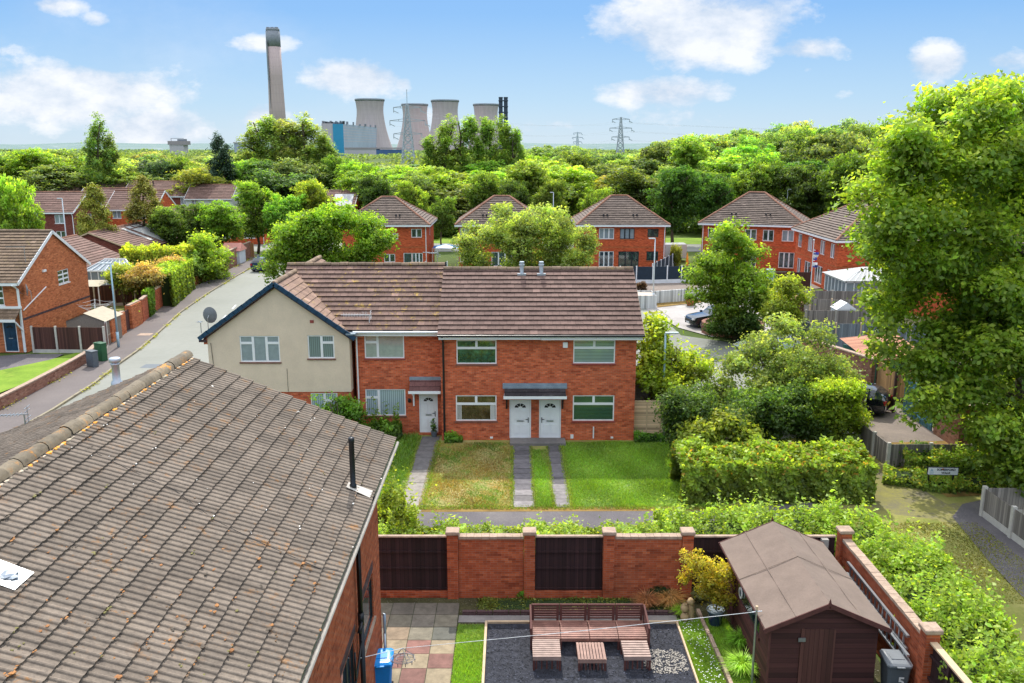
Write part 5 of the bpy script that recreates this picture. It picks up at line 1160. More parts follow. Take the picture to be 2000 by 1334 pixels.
for i, (lab, loc, rz_, lx, dy, ez_, rr_, wm, rm_, gm_) in enumerate(far):
    n = max(2, int(lx/3)); ws = [((lx*(k+.25)/n, lx*(k+.25)/n+1.3, 3.3, 4.5),'two','pane_pale') for k in range(n)]+[((lx*(k+.25)/n, lx*(k+.25)/n+1.3, .9, 2.2),'two','pane_dark') for k in range(n)]
    hh_ = gable_house('far_house', lab, loc, rz_, lx, dy, ez_, rr_, ws, [((dy*.45, dy*.45+1, 3.2, 4.3),'one','pane_dark')], wm, rm_, 40+i, .5, 1.1, gm_, back=False, ridge='ridge_far')
    if i in (0, 1, 3):
        g = MB(); g.lathe([(.12,0),(.12,.7),(.15,.72),(.15,.8)], 8, (lx*.35, dy*.38, rr_-.7)); g.box(lx*.35-.4, lx*.35+.4, dy*.38-.4, dy*.38+.3, rr_-.75, rr_-.6); g.build('flue', 'black_plastic', hh_)
def yhouse(name, label, x0, x1, y0, y1, ez_, rz_, wm, rm_, seed, panels=False, gap=.5):
    """low building, ridge running away from the camera, gable to the front"""
    h = thing(name, label, 'building', (x0, y0, 0)); W = x1-x0; D = y1-y0; mb = MB()
    wall(mb, (0,0,0), X_, -Y_, W, 0, ez_); mb.face([(0,0,ez_),(W,0,ez_),(W/2,0,rz_-.08)]); wall(mb, (W,0,0), Y_, X_, D, 0, ez_); wall(mb, (0,0,0), Y_, -X_, D, 0, ez_); wall(mb, (0,D,0), X_, Y_, W, 0, ez_); mb.face([(0,D,ez_),(W,D,ez_),(W/2,D,rz_-.08)])
    mb.build('wall', wm, h); ov = .3; sl = (rz_-ez_)/(W/2); ln = math.hypot(W/2+ov, (W/2+ov)*sl); cs = (W/2+ov)/ln; sn = (W/2+ov)*sl/ln; zE = ez_-sl*ov; mb = MB()
    tile_slope(mb, (W+ov, -.2, zE+.05), Y_, V(-cs,0,sn), [(0,0),(D+.4,0),(D+.4,ln),(0,ln)], .42, 1.1, .05, seed=seed); tile_slope(mb, (-ov, -.2, zE+.05), Y_, V(cs,0,sn), [(0,0),(D+.4,0),(D+.4,ln),(0,ln)], .42, 1.1, .05, seed=seed+1)
    r = mb.build('roof', rm_, h); g = MB(); ridge_line(g, (W/2,-.2,rz_+.07),(W/2,D+.2,rz_+.07), .12); g.build('ridge_tiles', 'ridge_far', r)
    g = MB()
    for s in (1, -1): g.bar((W/2+s*(W/2+ov), -.22, zE), (W/2, -.22, rz_), .05, .14)
    g.build('verge', 'timber_pale', r)
    if panels:
        g = MB()
        for (a, b, c, d) in panels:
            P = lambda y, v: V(W+ov-cs*v, y, zE+.13+sn*v); g.mesh([P(a,c), P(b,c), P(b,d), P(a,d)], [(0,1,2,3)])
        g.build('roof_panel', 'sun_panel', r)
    return h
yhouse('bungalow', 'low brown roofed building just behind the large brick gable on the left', -51, -41, 76, 92, 2.4, 4.7, 'brick_dark', 'tile_brown', 61)
yhouse('bungalow', 'low dark brick building with pale panels let into its brown roof', -53.2, -43.2, 99.5, 114, 2.3, 4.3, 'brick_dark', 'tile_brown', 64, [(8.6,13.4,.5,4.4),(6.8,7.6,1.2,5.0),(8.4,9.6,4.6,5.2),(10.2,12.2,4.7,5.25)])
# houses beyond the trees near the middle (roof line with white panels at 660,370)
hh_ = gable_house('far_house', 'small brick house roofs with white panels seen between the trees, above the sycamore', (-33.5,142,0), 0, 8, 8, 4.6, 6.8, [((1,2.3,3,4.2),'two','pane_dark'),((5,6.3,3,4.2),'two','pane_dark')], [((3,4,3,4),'one','pane_dark')], 'brick_far', 'tile_brown', 71, .5, 1.1, back=False)
g = MB(); g.mesh([(4.5,-.2,4.65),(7.6,-.2,4.65),(7.6,2.6,6.35),(4.5,2.6,6.35)], [(0,1,2,3)]); g.build('roof_panel', 'sun_panel', hh_)
gable_house('far_house', 'brick house mostly hidden behind the round trees right of the conifers', (-52,127,0), 0, 16, 8, 2.8, 5.0, [((9,11,.9,2.1),'two','pane_pale'),((13,14.6,.9,2.1),'two','pane_pale')], [], 'brick_far', 'tile_brown', 73, .5, 1.1, back=False)
gable_house('far_house', 'pale gabled house at the right of the white panelled roofs between the trees', (-28,150,0), 0, 7, 9, 4.6, 7.0, [((2,3.2,3,4.2),'two','pane_dark')], [((4,5,3,4),'one','pane_dark')], 'brick_far', 'tile_brown', 75, .5, 1.1, 'render_white', back=False)
# ================================================================== near house with the big ribbed roof
NX, NY = -3.45, 20.85
nh = thing('tiled_house', 'near brick house with the large ribbed grey tiled roof filling the lower left', 'house', (NX, NY, 0)); EZN = 6.55; RZN = 8.72; EX = .52; RX = -4.6
# local frame: x from the garden wall face, y negative towards the camera
W1 = at_x(729.6, 1201, NX); holes = [(18.1-4, 19.75-4, 2.35, 3.55), (15.7-4, 17.15-4, .2, 3.35)]
mb = MB(); wall(mb, (0, 4-NY, 0), Y_, X_, NY-4, 0, EZN-.12, holes); wall(mb, (-9.2, 0, 0), X_, Y_, 9.2, 0, EZN-.12); mb.face([(-9.2,0,EZN-.12),(0,0,EZN-.12),(-4.6,0,RZN-.1)])
wall(mb, (-9.2, 4-NY, 0), Y_, -X_, NY-4, 0, EZN-.12); mb.build('wall', 'brick_orange', nh)
for k, h in enumerate(holes): window(nh, (0, 4-NY, 0), Y_, X_, h, 'two' if k else 'one', fm='grey_frame', pm='pane_blue', sill='coping' if k == 0 else None)
bk = MB(); bk.box(-9, -.35, 4.3-NY, -.3, .02, EZN-.3); bk.build('interior', 'dark_core', nh)
g = MB(); obox(g, (0, 4-NY, 0), Y_, X_, 18.05-4, 19.8-4, 3.6, 3.85, 0, .006); obox(g, (0, 4-NY, 0), Y_, X_, 15.6-4, 17.3-4, 3.4, 3.62, 0, .006); g.build('soldier_course', 'brick_engineering', nh)
def ribbed(side):
    """interlocking ribbed tiles as one relief surface"""
    run = EX-RX; ln = math.hypot(run, RZN-EZN); nC = 16; gz = ln/nC; y0, y1 = 4.0, NY+.12
    per = .150; prof = [(0, 0), (.050, .0), (.068, .015), (.088, .023), (.108, .015), (.126, 0)]; us = []; hs = []; y = y1
    while y > y0:
        for du, hh in prof: us.append(y-du); hs.append(hh)
        y -= per
    us = np.array(us); hs = np.array(hs); rg = np.random.default_rng(5 if side > 0 else 6); nu = len(us); V_ = []; tin = []; quads = []
    cx = 1.0 if side > 0 else -1.0
    for c in range(nC):
        a = c*gz; b = (c+1)*gz+.02; til = np.floor((y1-us)/.30+ (c % 2)*0).astype(int); jit = rg.uniform(-.005, .005, til.max()+2)[til]; tt = rg.uniform(.80, 1.18, til.max()+2)[til]
        jv = rg.uniform(-.008, .008, til.max()+2)[til]
        for (v, h0) in ((a, -.02), (a, .036), (b, -.004)):
            vv = v+(jv if v == a else 0); hh = h0+(hs if h0 > -.01 or v == b else 0)+jit; x = EX-(vv/ln)*run; z = EZN+(vv/ln)*(RZN-EZN)+.05
            nx, nz = (RZN-EZN)/ln, run/ln; X = x+nx*hh; Zz = z+nz*hh
            if side < 0: X = 2*RX-X
            V_.append(np.stack([X, us-NY, Zz], 1)); tin.append(tt*np.tile([.92, 1.0, 1.05, 1.08, .80, .58], len(hs)//6+1)[:len(hs)]*(.45 if h0 < -.01 else 1))  # shadow beside each roll and under course edges put into the tint
        i0 = c*3*nu
        for j in range(nu-1):
            for k in (0, 1):
                q = (i0+k*nu+j, i0+k*nu+j+1, i0+(k+1)*nu+j+1, i0+(k+1)*nu+j); quads.append(q if side > 0 else q[::-1])
    VV = np.concatenate(V_); TT = np.concatenate(tin); me = bpy.data.meshes.new('roof_tiles'); me.from_pydata(VV.tolist(), [], quads); me.update()
    ca = me.color_attributes.new('tint', 'FLOAT_COLOR', 'POINT'); cc = np.ones((len(VV), 4), np.float32); cc[:, :3] = TT[:, None]; ca.data.foreach_set('color', cc.reshape(-1)); me.materials.append(M['tile_near'])
    return me
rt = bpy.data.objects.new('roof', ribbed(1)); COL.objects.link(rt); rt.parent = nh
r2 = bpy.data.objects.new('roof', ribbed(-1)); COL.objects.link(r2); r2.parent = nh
rm = MB(); ridge_line(rm, (RX, 4-NY, RZN+.06), (RX, .16, RZN+.06), .145, .40, 12, rnd=.25); rm.build('ridge_tiles', 'ridge_near', rt, smooth=True)
# mortar + lichen lumps along the ridge foot, moss on the courses
rg = random.Random(9); ml = MB()
for i in range(430):
    y = rg.uniform(-15.5, .05); s = rg.choice((-1, 1)); ml.rock((RX+s*.17, y, RZN+.0), rg.uniform(.02, .05), i, 1, 1.6, .6, 6, tint=rg.choice(((.6,.5,.38),(1.0,.42,.06),(.35,.3,.22),(.5,.42,.3))))
tag(ml.build('ridge_mortar', 'paving', rt), kind='stuff')
ms = MB(); ln = math.hypot(EX-RX, RZN-EZN); gz = ln/16
for i in range(620):
    c = rg.randrange(0, 16); near = rg.random(); y = -.3-(rg.random()**.65)*14.5; v = c*gz+rg.choice((.0, .0, rg.uniform(0, gz))); f = v/ln; X = EX-f*(EX-RX); Zz = EZN+f*(RZN-EZN)+.085
    k = rg.uniform(.4, 1)*(1 if y < -7 else .55); n_ = rg.choice((1, 1, 2, 4))
    col = rg.choice(((.16,.07,.025),(.09,.055,.03),(.20,.09,.03),(.10,.09,.03),(.05,.04,.03)))
    if y > -7 and rg.random() < .35: col = (.62,.60,.56)
    for j in range(n_): ms.rock((X+rg.uniform(-.05,.05), y+rg.uniform(-.10,.10), Zz), k*rg.uniform(.018, .042), i*3+j, .9, 1.4, .45, 6, tint=tuple(x*2.0 for x in col))
tag(ms.build('moss', 'paving', rt), kind='stuff')
g = MB(); g.tube([(EX+.035, 4-NY, EZN-.05), (EX+.035, .1, EZN-.05)], .04, 8); g.box(EX-.10, EX-.06, 4-NY, .05, EZN-.18, EZN-.02); g.box(.01, EX-.1, 4-NY, .05, EZN-.16, EZN-.12); g.build('gutter', 'concrete', rt)
yp = 17.5-NY; g = MB(); g.tube([(EX+.02, yp+.0, EZN-.08), (.10, yp, EZN-.45), (.10, yp, 3.6)], .055, 10); g.tube([(.10, yp, 3.75), (.10, yp, 3.45)], .07, 10); g.tube([(.10, yp, 3.45), (.10, yp, .05)], .060, 10)
g.tube([(.10, yp, 3.55), (.12, yp-.16, 3.50), (.10, yp-.24, 3.38)], .05, 8); g.tube([(.10, yp, 3.1), (.08, yp-.35, 2.75), (.06, yp-1.15, 2.2)], .028, 8); g.tube([(.07, yp-.7, 2.5), (.07, yp-.7, 3.2)], .022, 8); g.tube([(.06, yp-1.15, 2.3), (.06, yp-1.15, 2.0)], .04, 8)
g.build('downpipe', 'black_plastic', nh, smooth=True)
g = MB(); g.tube([(.06,-.12,1.85),(.10,-.12,1.85),(.10,-.12,.05)], .04, 8); g.tube([(.12,-.32,1.4),(.12,-.3,.05)], .035, 8); g.build('waste_pipe', 'steel', nh, smooth=True)
def on_roof(px, py, side=1):     # point on the near roof slope, in house coordinates
    d = ray(px, py); s = (RZN-EZN)/(EX-RX); # z = EZN + (EX+NX - X)*s  (side 1)
    if side > 0: t_ = (EZN+(EX+NX)*s-H+.05)/(d[2]+d[0]*s)
    else: x_far = 2*RX-EX+NX; t_ = (EZN-x_far*s-H+.05)/(d[2]-d[0]*s)
    return V(d[0]*t_-NX, d[1]*t_-NY, H+d[2]*t_)
q = on_roof(690, 955); g = MB(); g.lathe([(.075,-.02),(.075,.10),(.058,.12),(.058,1.02),(.066,1.03),(.066,1.12),(.05,1.14)], 12, (q.x, q.y, q.z)); vp = g.build('vent_pipe', 'black_plastic', rt, smooth=True)
sl_ = (RZN-EZN)/(EX-RX); g = MB(); g.mesh([(q.x-.12,q.y-.14,q.z+.12*sl_+.05),(q.x+.38,q.y-.20,q.z-.38*sl_+.05),(q.x+.38,q.y+.18,q.z-.38*sl_+.05),(q.x-.12,q.y+.14,q.z+.12*sl_+.05)], [(0,1,2,3)]); g.build('flashing', 'concrete_pale', rt)
q = on_roof(15, 1130); g = MB(); P = lambda dx, dy, h=.06: V(q.x+dx, q.y+dy, q.z-dx*sl_+h); g.mesh([P(-.22,-.24),P(.22,-.24),P(.22,.24),P(-.22,.24)], [(0,1,2,3)]); g.rock(tuple(P(0,0,.05)), .10, 3, 1.3, 1.3, .5, 10); g.build('flashing', 'steel', rt)
q = on_roof(228, 742, -1); g = MB(); g.lathe([(.17,-.25),(.15,-.05),(.105,0),(.100,.42),(.12,.43),(.12,.47),(.10,.48),(.10,.50),(.15,.51),(.15,.60),(.13,.62)], 16, (q.x, q.y, q.z)); g.build('flue', 'flue_metal', r2, smooth=True)
# lean-to roof corner below the eave near the frame edge
# cable over the roof
pts = [on_roof(*p)+V(0,0,.04) for p in ((190,890),(260,925),(340,960),(420,1020),(500,1060),(580,1095),(625,1115),(668,1118))]; g = MB(); g.tube(pts, .006, 4); g.build('aerial_cable', 'black_plastic', rt)
# ================================================================== garden wall with timber infill
WY = 25.0
gwl = thing('garden_wall', 'brick garden wall with piers and dark stained timber infill panels around the near garden', 'wall', (0, WY, 0))
piers = [at_y(px, 1100, WY).x for px in (885, 1034, 1188, 1340)]
for x in piers:
    g = MB(); g.box(x-.17, x+.17, -.17, .17, 0, 2.15); p = g.build('pier', 'brick_garden', gwl)
    g = MB(); g.box(x-.21, x+.21, -.21, .21, 2.152, 2.27); g.build('cap', 'coping', p, bevel=.02)
xs = [-4.35]+piers+[10.2]
kinds = 'TBTBT'
rg = random.Random(3)
for k in range(5):
    a = xs[k]+(.175 if k else 0); b = xs[k+1]-.175
    if kinds[k] == 'B':
        g = MB(); g.box(a+.004, b-.004, -.09, .09, 0, 2.0); p = g.build('brick_panel', 'brick_garden', gwl)
        g = MB(); x = a+.01
        while x < b-.05: l = min(.24, b-x-.004); g.box(x, x+l-.008, -.13+rg.uniform(-.008,.008), .13, 2.002, 2.09+rg.uniform(-.006,.006)); x += l
        g.build('coping', 'coping', p)
    else:
        g = MB(); g.box(a+.004, b-.004, .02, .045, .22, 2.02)
        for z in (.25, .95, 1.5): g.box(a+.006, b-.006, -.03, .018, z, z+.06, 2.2)
        p = g.build('timber_panel', 'board_dark', gwl)
        g = MB(); g.box(a+.004, b-.004, -.05, .07, 2.022, 2.07); g.build('capping_rail', 'coping', p)
        g = MB(); g.box(a+.004, b-.004, -.08, .08, 0, .215); g.build('plinth', 'brick_garden', p)
# right return wall towards the camera
RWX = 10.3
g = MB(); g.box(RWX-.17, RWX+.17, -.17, .17, 0, 2.2); p = g.build('pier', 'brick_garden', gwl); g = MB(); g.box(RWX-.22, RWX+.22, -.22, .22, 2.202, 2.31); g.build('cap', 'coping', p, bevel=.02)
g = MB(); g.box(RWX-.17, RWX+.17, 19.35-WY-.17, 19.35-WY+.17, 0, 2.2); p = g.build('pier', 'brick_garden', gwl); g = MB(); g.box(RWX-.22, RWX+.22, 19.35-WY-.22, 19.35-WY+.22, 2.202, 2.32); g.build('cap', 'coping', p, bevel=.02)
g = MB(); g.box(RWX-.09, RWX+.09, 19.53-WY, -.175, 0, 1.95); p = g.build('brick_panel', 'brick_garden', gwl)
g = MB(); y = 19.54-WY
while y < -.25: g.box(RWX-.13, RWX+.13, y, min(y+.23, -.18), 1.952, 2.04+rg.uniform(-.01,.01)); y += .24
g.build('coping', 'coping', p)
g = MB(); g.box(RWX+.02, RWX+.045, 13-WY, 19.17-WY, .22, 1.95)
for z in (.3, 1.0, 1.6): g.box(RWX-.05, RWX+.018, 13-WY, 19.17-WY, z, z+.07, 2.4)
for y in (18.2, 16.2, 14.2): g.box(RWX-.09, RWX-.052, y-WY, y-WY+.09, 0, 1.95, 2.4)
p = g.build('timber_panel', 'board_dark', gwl)
g = MB(); g.box(RWX-.08, RWX+.10, 13-WY, 19.17-WY, 1.952, 2.0); g.build('capping_rail', 'timber_pale', p)
g = MB(); g.box(9.55, 9.75, -.2, .0, 0, 2.02); g.build('post', 'concrete', gwl)
# ================================================================== shed
sx0, sx1, sy0, sy1 = 6.55, 9.25, 19.85, 24.4; se, sr = 2.12, 2.72
sh = thing('garden_shed', 'dark red brown timber shed with a brown felt roof in the garden corner', 'shed', (sx0, sy0, 0)); w_ = sx1-sx0; d_ = sy1-sy0
mb = MB(); wall(mb, (0,0,0), Y_, -X_, d_, 0, se, [(1.0,3.2,1.15,1.75)], .03); mb.build('side_wall', 'board_shed', sh)
mb = MB(); wall(mb, (w_,0,0), Y_, X_, d_, 0, se); mb.build('side_wall', 'board_shed', sh)
for y in (0, d_):
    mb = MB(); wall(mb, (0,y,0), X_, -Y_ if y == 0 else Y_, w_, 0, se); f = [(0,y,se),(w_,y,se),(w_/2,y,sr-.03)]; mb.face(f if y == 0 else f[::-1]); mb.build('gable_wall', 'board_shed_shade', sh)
g = MB(); g.box(.75, 1.62, -.03, -.002, .1, 1.95); dd = g.build('door', 'board_brown', sh); g = MB(); g.box(.68, .86, -.06, -.032, 1.62, 1.72); g.build('latch', 'steel', dd)
g = MB()
for a, b in ((1.0,1.72),(1.75,2.45),(2.48,3.2)): g.box(-.0, .02, a, b, 1.16, 1.74)
wn_ = g.build('window', 'pane_dark', sh); g = MB(); g.box(-.05, -.002, .9, 3.3, 1.05, 1.13); g.box(-.04, -.002, .95, 3.25, 1.76, 1.84); g.build('window_frame', 'shed_wood', wn_)
g = MB(); g.box(-.045, -.003, -.003, .05, 0, se); g.box(-.045, -.003, 2.0+1.5, 2.0+1.56, 0, se); g.build('corner_trim', 'shed_wood', sh)
ov = .22; sl = (sr-se)/(w_/2); mb = MB(); rgn = random.Random(8)
nU = 26; nV = 12
for s in (1, -1):
    vs = []; fs = []
    for i in range(nU+1):
        for j in range(nV+1):
            y = -.16+(d_+.32)*i/nU; t_ = j/nV; x = w_/2+s*(w_/2+ov)*(1-t_); z = sr-sl*(w_/2+ov)*(1-t_)+.03+rgn.uniform(-.004,.004)+.010*math.sin(i*.9)*math.sin(t_*3)-(.02*math.sin(math.pi*t_)*math.sin(math.pi*((i*3) % nU)/nU))
            vs.append((x, y, z))
    for i in range(nU):
        for j in range(nV):
            q = (i*(nV+1)+j, (i+1)*(nV+1)+j, (i+1)*(nV+1)+j+1, i*(nV+1)+j+1); fs.append(q if s > 0 else q[::-1])
    mb.mesh(vs, fs)
rf = mb.build('roof', 'brown_felt', sh, smooth=True); sm_ = MB()
for s in (1, -1):
    xm = w_/2+s*(w_/2+ov)*.52; zm = sr-sl*(w_/2+ov)*.52+.040; sm_.bar((xm,-.16,zm),(xm,d_+.16,zm),.02,.005)
    sm_.bar((w_/2+s*(w_/2+ov), d_*.52, sr-sl*(w_/2+ov)+.042),(w_/2, d_*.52, sr+.042),.02,.010)
sm_.build('felt_lap', 'brown_felt', rf)
g = MB()
for s in (1, -1):
    for y in (-.18, d_+.16): g.bar((w_/2+s*(w_/2+ov+.02), y, sr-sl*(w_/2+ov+.02)-.03), (w_/2, y, sr-.03), .03, .12)
    g.bar((w_/2+s*(w_/2+ov), -.17, sr-sl*(w_/2+ov)-.02), (w_/2+s*(w_/2+ov), d_+.17, sr-sl*(w_/2+ov)-.02), .03, .05)
for y in (-.19, d_+.19): g.mesh([(w_/2-.08,y,sr-.14),(w_/2+.08,y,sr-.14),(w_/2,y,sr+.16),(w_/2-.08,y+.02,sr-.14),(w_/2+.08,y+.02,sr-.14),(w_/2,y+.02,sr+.16)], [(0,1,2),(3,5,4),(0,3,4,1),(1,4,5,2),(2,5,3,0)])
g.build('bargeboard', 'shed_wood', rf)
# round white plaque / clock on the shed side
def T1(name, label, cat, mb, mat, loc, **kw):
    o = mb.build(name, mat, None, loc=loc, **kw); return tag(o, label, cat)
q = at_x(1447, 1158, sx0-.03); ck = thing('wall_clock', 'round white rimmed garden clock hung on the shed side', 'clock', (sx0-.02, q.y, q.z-.0))
g = MB(); n = 20
vs = [(-.0-dx, math.cos(2*math.pi*j/n)*r, math.sin(2*math.pi*j/n)*r) for r, dx in ((.16,.03),(.10,.03),(.16,0),(.10,0)) for j in range(n)]
g.mesh(vs, [(j,(j+1)%n,n+(j+1)%n,n+j) for j in range(n)]+[(j,2*n+j,2*n+(j+1)%n,(j+1)%n) for j in range(n)]); g.build('rim', 'white_paint', ck)
g = MB(); g.mesh([(-.012, math.cos(2*math.pi*j/n)*.105, math.sin(2*math.pi*j/n)*.105) for j in range(n)], [tuple(range(n))]); g.box(-.02, -.013, -.006, .006, 0, .07, .2); g.build('face', 'navy_paint', ck)
g = MB(); q = at_x(1532, 1222, sx0-.02); g.box(-.02, 0, -.45, .35, -.05, .05); T1('wooden_sign', 'small blue white board fixed to the shed side near its front corner', 'sign', g, 'lamp_white', (sx0-.05, sy0+.6, 1.75))
# ladders hung on the wall
for k, (lab, xx, z0, ya, yb, wd) in enumerate((('upper of two aluminium ladders hung along the inside of the right wall', RWX-.16, 1.22, 20.1, 24.2, .36), ('short lower aluminium ladder section hung beneath the long one on the right wall', RWX-.28, .95, 19.75, 22.2, .30))):
    ld = thing('ladder', lab, 'ladder', (xx, ya, z0)); 
    for z in (0, wd): g = MB(); g.box(-.035, .035, 0, yb-ya, z-.03, z+.03); g.build('rail', 'steel', ld)
    g = MB(); y = .2
    while y < yb-ya-.1: g.box(-.02, .02, y, y+.035, .032, wd-.032); y += .26
    g.build('rungs', 'steel', ld)
# ================================================================== wheelie bins
def bin_(label, loc, rz_, body, lid, number=None):
    b = thing('wheelie_bin', label, 'bin', loc, rz_)
    g = MB(); a0, b0, a1, b1 = .23, .25, .29, .34; prof = [(.06,a0,b0),(.5,.26,.29),(.96,a1,b1),(1.0,a1+.02,b1+.02),(1.03,a1+.02,b1+.02)]; rings = []
    vs = []; fs = []
    for z, x, y in prof:
        c = .05; vs += [(-x+c,-y,z),(x-c,-y,z),(x,-y+c,z),(x,y-c,z),(x-c,y,z),(-x+c,y,z),(-x,y-c,z),(-x,-y+c,z)]
    for i in range(len(prof)-1):
        for j in range(8): fs.append((i*8+j, i*8+(j+1)%8, (i+1)*8+(j+1)%8, (i+1)*8+j))
    fs.append(tuple(range(8))[::-1]); fs.append(tuple(range((len(prof)-1)*8, len(prof)*8))); g.mesh(vs, fs); body_o = g.build('body', body, b, bevel=.01)
    g = MB(); 
    vs = []; fs = []; L_ = [(1.035,.325,.375),(1.075,.32,.37),(1.11,.27,.31),(1.12,.22,.25)]
    for z, x, y in L_: c = .07; vs += [(-x+c,-y,z),(x-c,-y,z),(x,-y+c,z),(x,y-c,z+.02),(x-c,y,z+.02),(-x+c,y,z+.02),(-x,y-c,z+.02),(-x,-y+c,z)]
    for i in range(3):
        for j in range(8): fs.append((i*8+j, i*8+(j+1)%8, (i+1)*8+(j+1)%8, (i+1)*8+j))
    fs.append(tuple(range(8))[::-1]); fs.append(tuple(range(24, 32))); g.mesh(vs, fs)
    g.box(-.10,.10,-.43,-.37,1.04,1.07); lo = g.build('lid', lid, b, bevel=.008)
    g = MB(); g.box(-.16,.16,-.14,.14,1.125,1.140); g.build('lid_panel', lid, lo)
    g = MB(); g.tube([(-.24,.42,1.03),(.24,.42,1.03)], .018, 8); 
    for x in (-.24,.24): g.tube([(x,.34,1.0),(x,.42,1.03)], .018, 6)
    g.build('handle', body, b)
    for x in (-.26, .26): g = MB(); g.tube([(x-.025,.24,.1),(x+.025,.24,.1)], .10, 14); g.build('wheel', 'tyre', b)
    return b, body_o
def text_mesh(body, size, mat, parent, loc, rot, name, bold=0.0, depth=.002, align='CENTER'):
    cu = bpy.data.curves.new(name, 'FONT'); cu.body = body; cu.size = size; cu.align_x = align; cu.align_y = 'CENTER'; cu.extrude = depth; cu.offset = bold
    o = bpy.data.objects.new(name, cu); COL.objects.link(o); bpy.context.view_layer.update()
    me = bpy.data.meshes.new_from_object(o.evaluated_get(bpy.context.evaluated_depsgraph_get())); bpy.data.objects.remove(o); me.materials.clear(); me.materials.append(M[mat])
    q = bpy.data.objects.new(name, me); COL.objects.link(q); q.parent = parent; q.location = loc; q.rotation_euler = rot; return q
p = at_z(746, 1283, 1.08); bin_('bright blue recycling wheelie bin by the near house wall', (p.x-.02, p.y-.05, .03), R(6), 'blue_plastic', 'blue_lid')
p = at_z(1750, 1283, 1.08); gb, gbo = bin_('dark grey wheelie bin marked 5 beside the shed', (p.x-.02, p.y-.05, 0), R(-5), 'bin_grey', 'bin_lid')
text_mesh('5', .36, 'white_paint', gbo, (.05, -.345, .62), (R(90+4), 0, 0), 'number', .008)
# ================================================================== corner bench, stools, table
def slat_box(mb, x0, x1, y0, y1, z, n, along='x', t_=.02, gap=.35):
    if along == 'x':
        w_ = (y1-y0)/n
        for k in range(n): mb.box(x0, x1, y0+k*w_, y0+(k+1)*w_-w_*gap, z-t_, z)
    else:
        w_ = (x1-x0)/n
        for k in range(n): mb.box(x0+k*w_, x0+(k+1)*w_-w_*gap, y0, y1, z-t_, z)
bx0, bx1 = .56, 3.80; by0, by1 = 21.95, 23.0
bn = thing('slatted_bench', 'long dark red brown slatted wooden garden bench of four joined seats on the black chippings', 'bench', (bx0, by0, .03)); wd = (bx1-bx0)/4; dp_ = by1-by0
for k in range(4):
    a = k*wd+.01; b = (k+1)*wd-.01
    g = MB(); g.box(a, a+.06, .02, dp_-.08, .26, .36); g.box(b-.06, b, .02, dp_-.08, .26, .36); g.box(a+.06, b-.06, .02, .08, .26, .36); slat_box(g, a+.0, b-.0, .09, dp_-.1, .385, 8, 'x', .022, .28); g.build('seat', 'seat_wood', bn)
    g = MB(); g.box(a, a+.07, dp_-.07, dp_-.01, .3, .86); g.box(b-.07, b, dp_-.07, dp_-.01, .3, .86); g.box(a+.07, b-.07, dp_-.07, dp_-.01, .80, .86)
    for q_ in range(5): z = .40+q_*.078; g.box(a+.07, b-.07, dp_-.06, dp_-.03, z, z+.045)
    g.build('backrest', 'shed_wood', bn)
for x in (.03, wd, 2*wd, 3*wd, 4*wd-.05):
    for y in (.04, dp_-.06): g = MB(); g.box(x-.03, x+.03, y-.03, y+.03, 0, .26); g.build('leg', 'shed_wood', bn)
for x, s in ((-.05, 1), (4*wd+.01, 1)):
    g = MB(); g.box(x, x+.05, .0, .06, 0, .66); g.box(x, x+.05, dp_-.05, dp_+.01, 0, .82); g.bar((x+.025, 0, .65), (x+.025, dp_, .80), .05, .05)
    for q_ in range(5): z = .18+q_*.10; g.bar((x+.025, .05, z), (x+.025, dp_, z+.10*(q_+1)/5+.02), .03, .04)
    g.build('armrest', 'shed_wood', bn)

def stool(label, x0, x1, y0, y1, h, n, arm=False, rz_=0):
    s = thing('slatted_stool', label, 'stool', (x0, y0, .03), rz_); w_ = x1-x0; d_ = y1-y0
    g = MB(); g.box(0, .05, 0, d_, h-.12, h-.025); g.box(w_-.05, w_, 0, d_, h-.12, h-.025); g.box(.05, w_-.05, 0, .05, h-.12, h-.025); g.box(.05, w_-.05, d_-.05, d_, h-.12, h-.025); slat_box(g, 0, w_, 0, d_, h, n, 'x', .024, .35); g.build('seat', 'seat_wood2', s)
    for x in (.03, w_-.03):
        for y in (.03, d_-.03): g = MB(); g.box(x-.03, x+.03, y-.03, y+.03, 0, h-.12); g.build('leg', 'shed_wood', s)
    g = MB()
    for k in range(5): x = .1+k*(w_-.2)/4; g.box(x-.02, x+.02, .01, .03, .04, h-.12)
    g.build('front_slats', 'shed_wood', s)
    return s
stool('left slatted stool standing in front of the bench, bleached slats', .56, 1.32, 20.98, 21.86, .42, 9)
stool('right slatted stool with a side rail in front of the bench', 3.02, 3.74, 20.98, 21.80, .42, 7)
tb = thing('garden_table', 'low square slatted wooden garden table between the two stools', 'table', (1.78, 20.95, .03)); g = MB(); g.box(0,.76,0,.05,.24,.34); g.box(0,.76,.75,.80,.24,.34); g.box(0,.05,.05,.75,.24,.34); g.box(.71,.76,.05,.75,.24,.34); slat_box(g, 0, .76, -.01, .81, .366, 9, 'y', .024, .22); g.build('tabletop', 'table_wood', tb)
for x in (.03,.73):
    for y in (.03,.77): g = MB(); g.box(x-.03,x+.03,y-.03,y+.03,0,.24); g.build('leg', 'shed_wood', tb)
g = MB()
for k in range(6): x = .1+k*.11; g.box(x-.02,x+.02,.005,.025,.03,.24)
g.build('front_slats', 'shed_wood', tb)
g = MB(); g.rock((0,0,0), .045, 1, n=12); p = at_z(1202, 1303, .07); T1('tennis_ball', 'lime green tennis ball lying on the chippings by the right stool', 'ball', g, 'tennis', (p.x, p.y, .075), smooth=True)
g = MB(); g.box(-.11,.11,-.02,.02,0,.03); p = at_z(1155, 1218, .42); T1('hand_tool', 'small orange yellow object lying on the bench seat', 'tool', g, 'orange_tool', (p.x, by0+.78, .42))
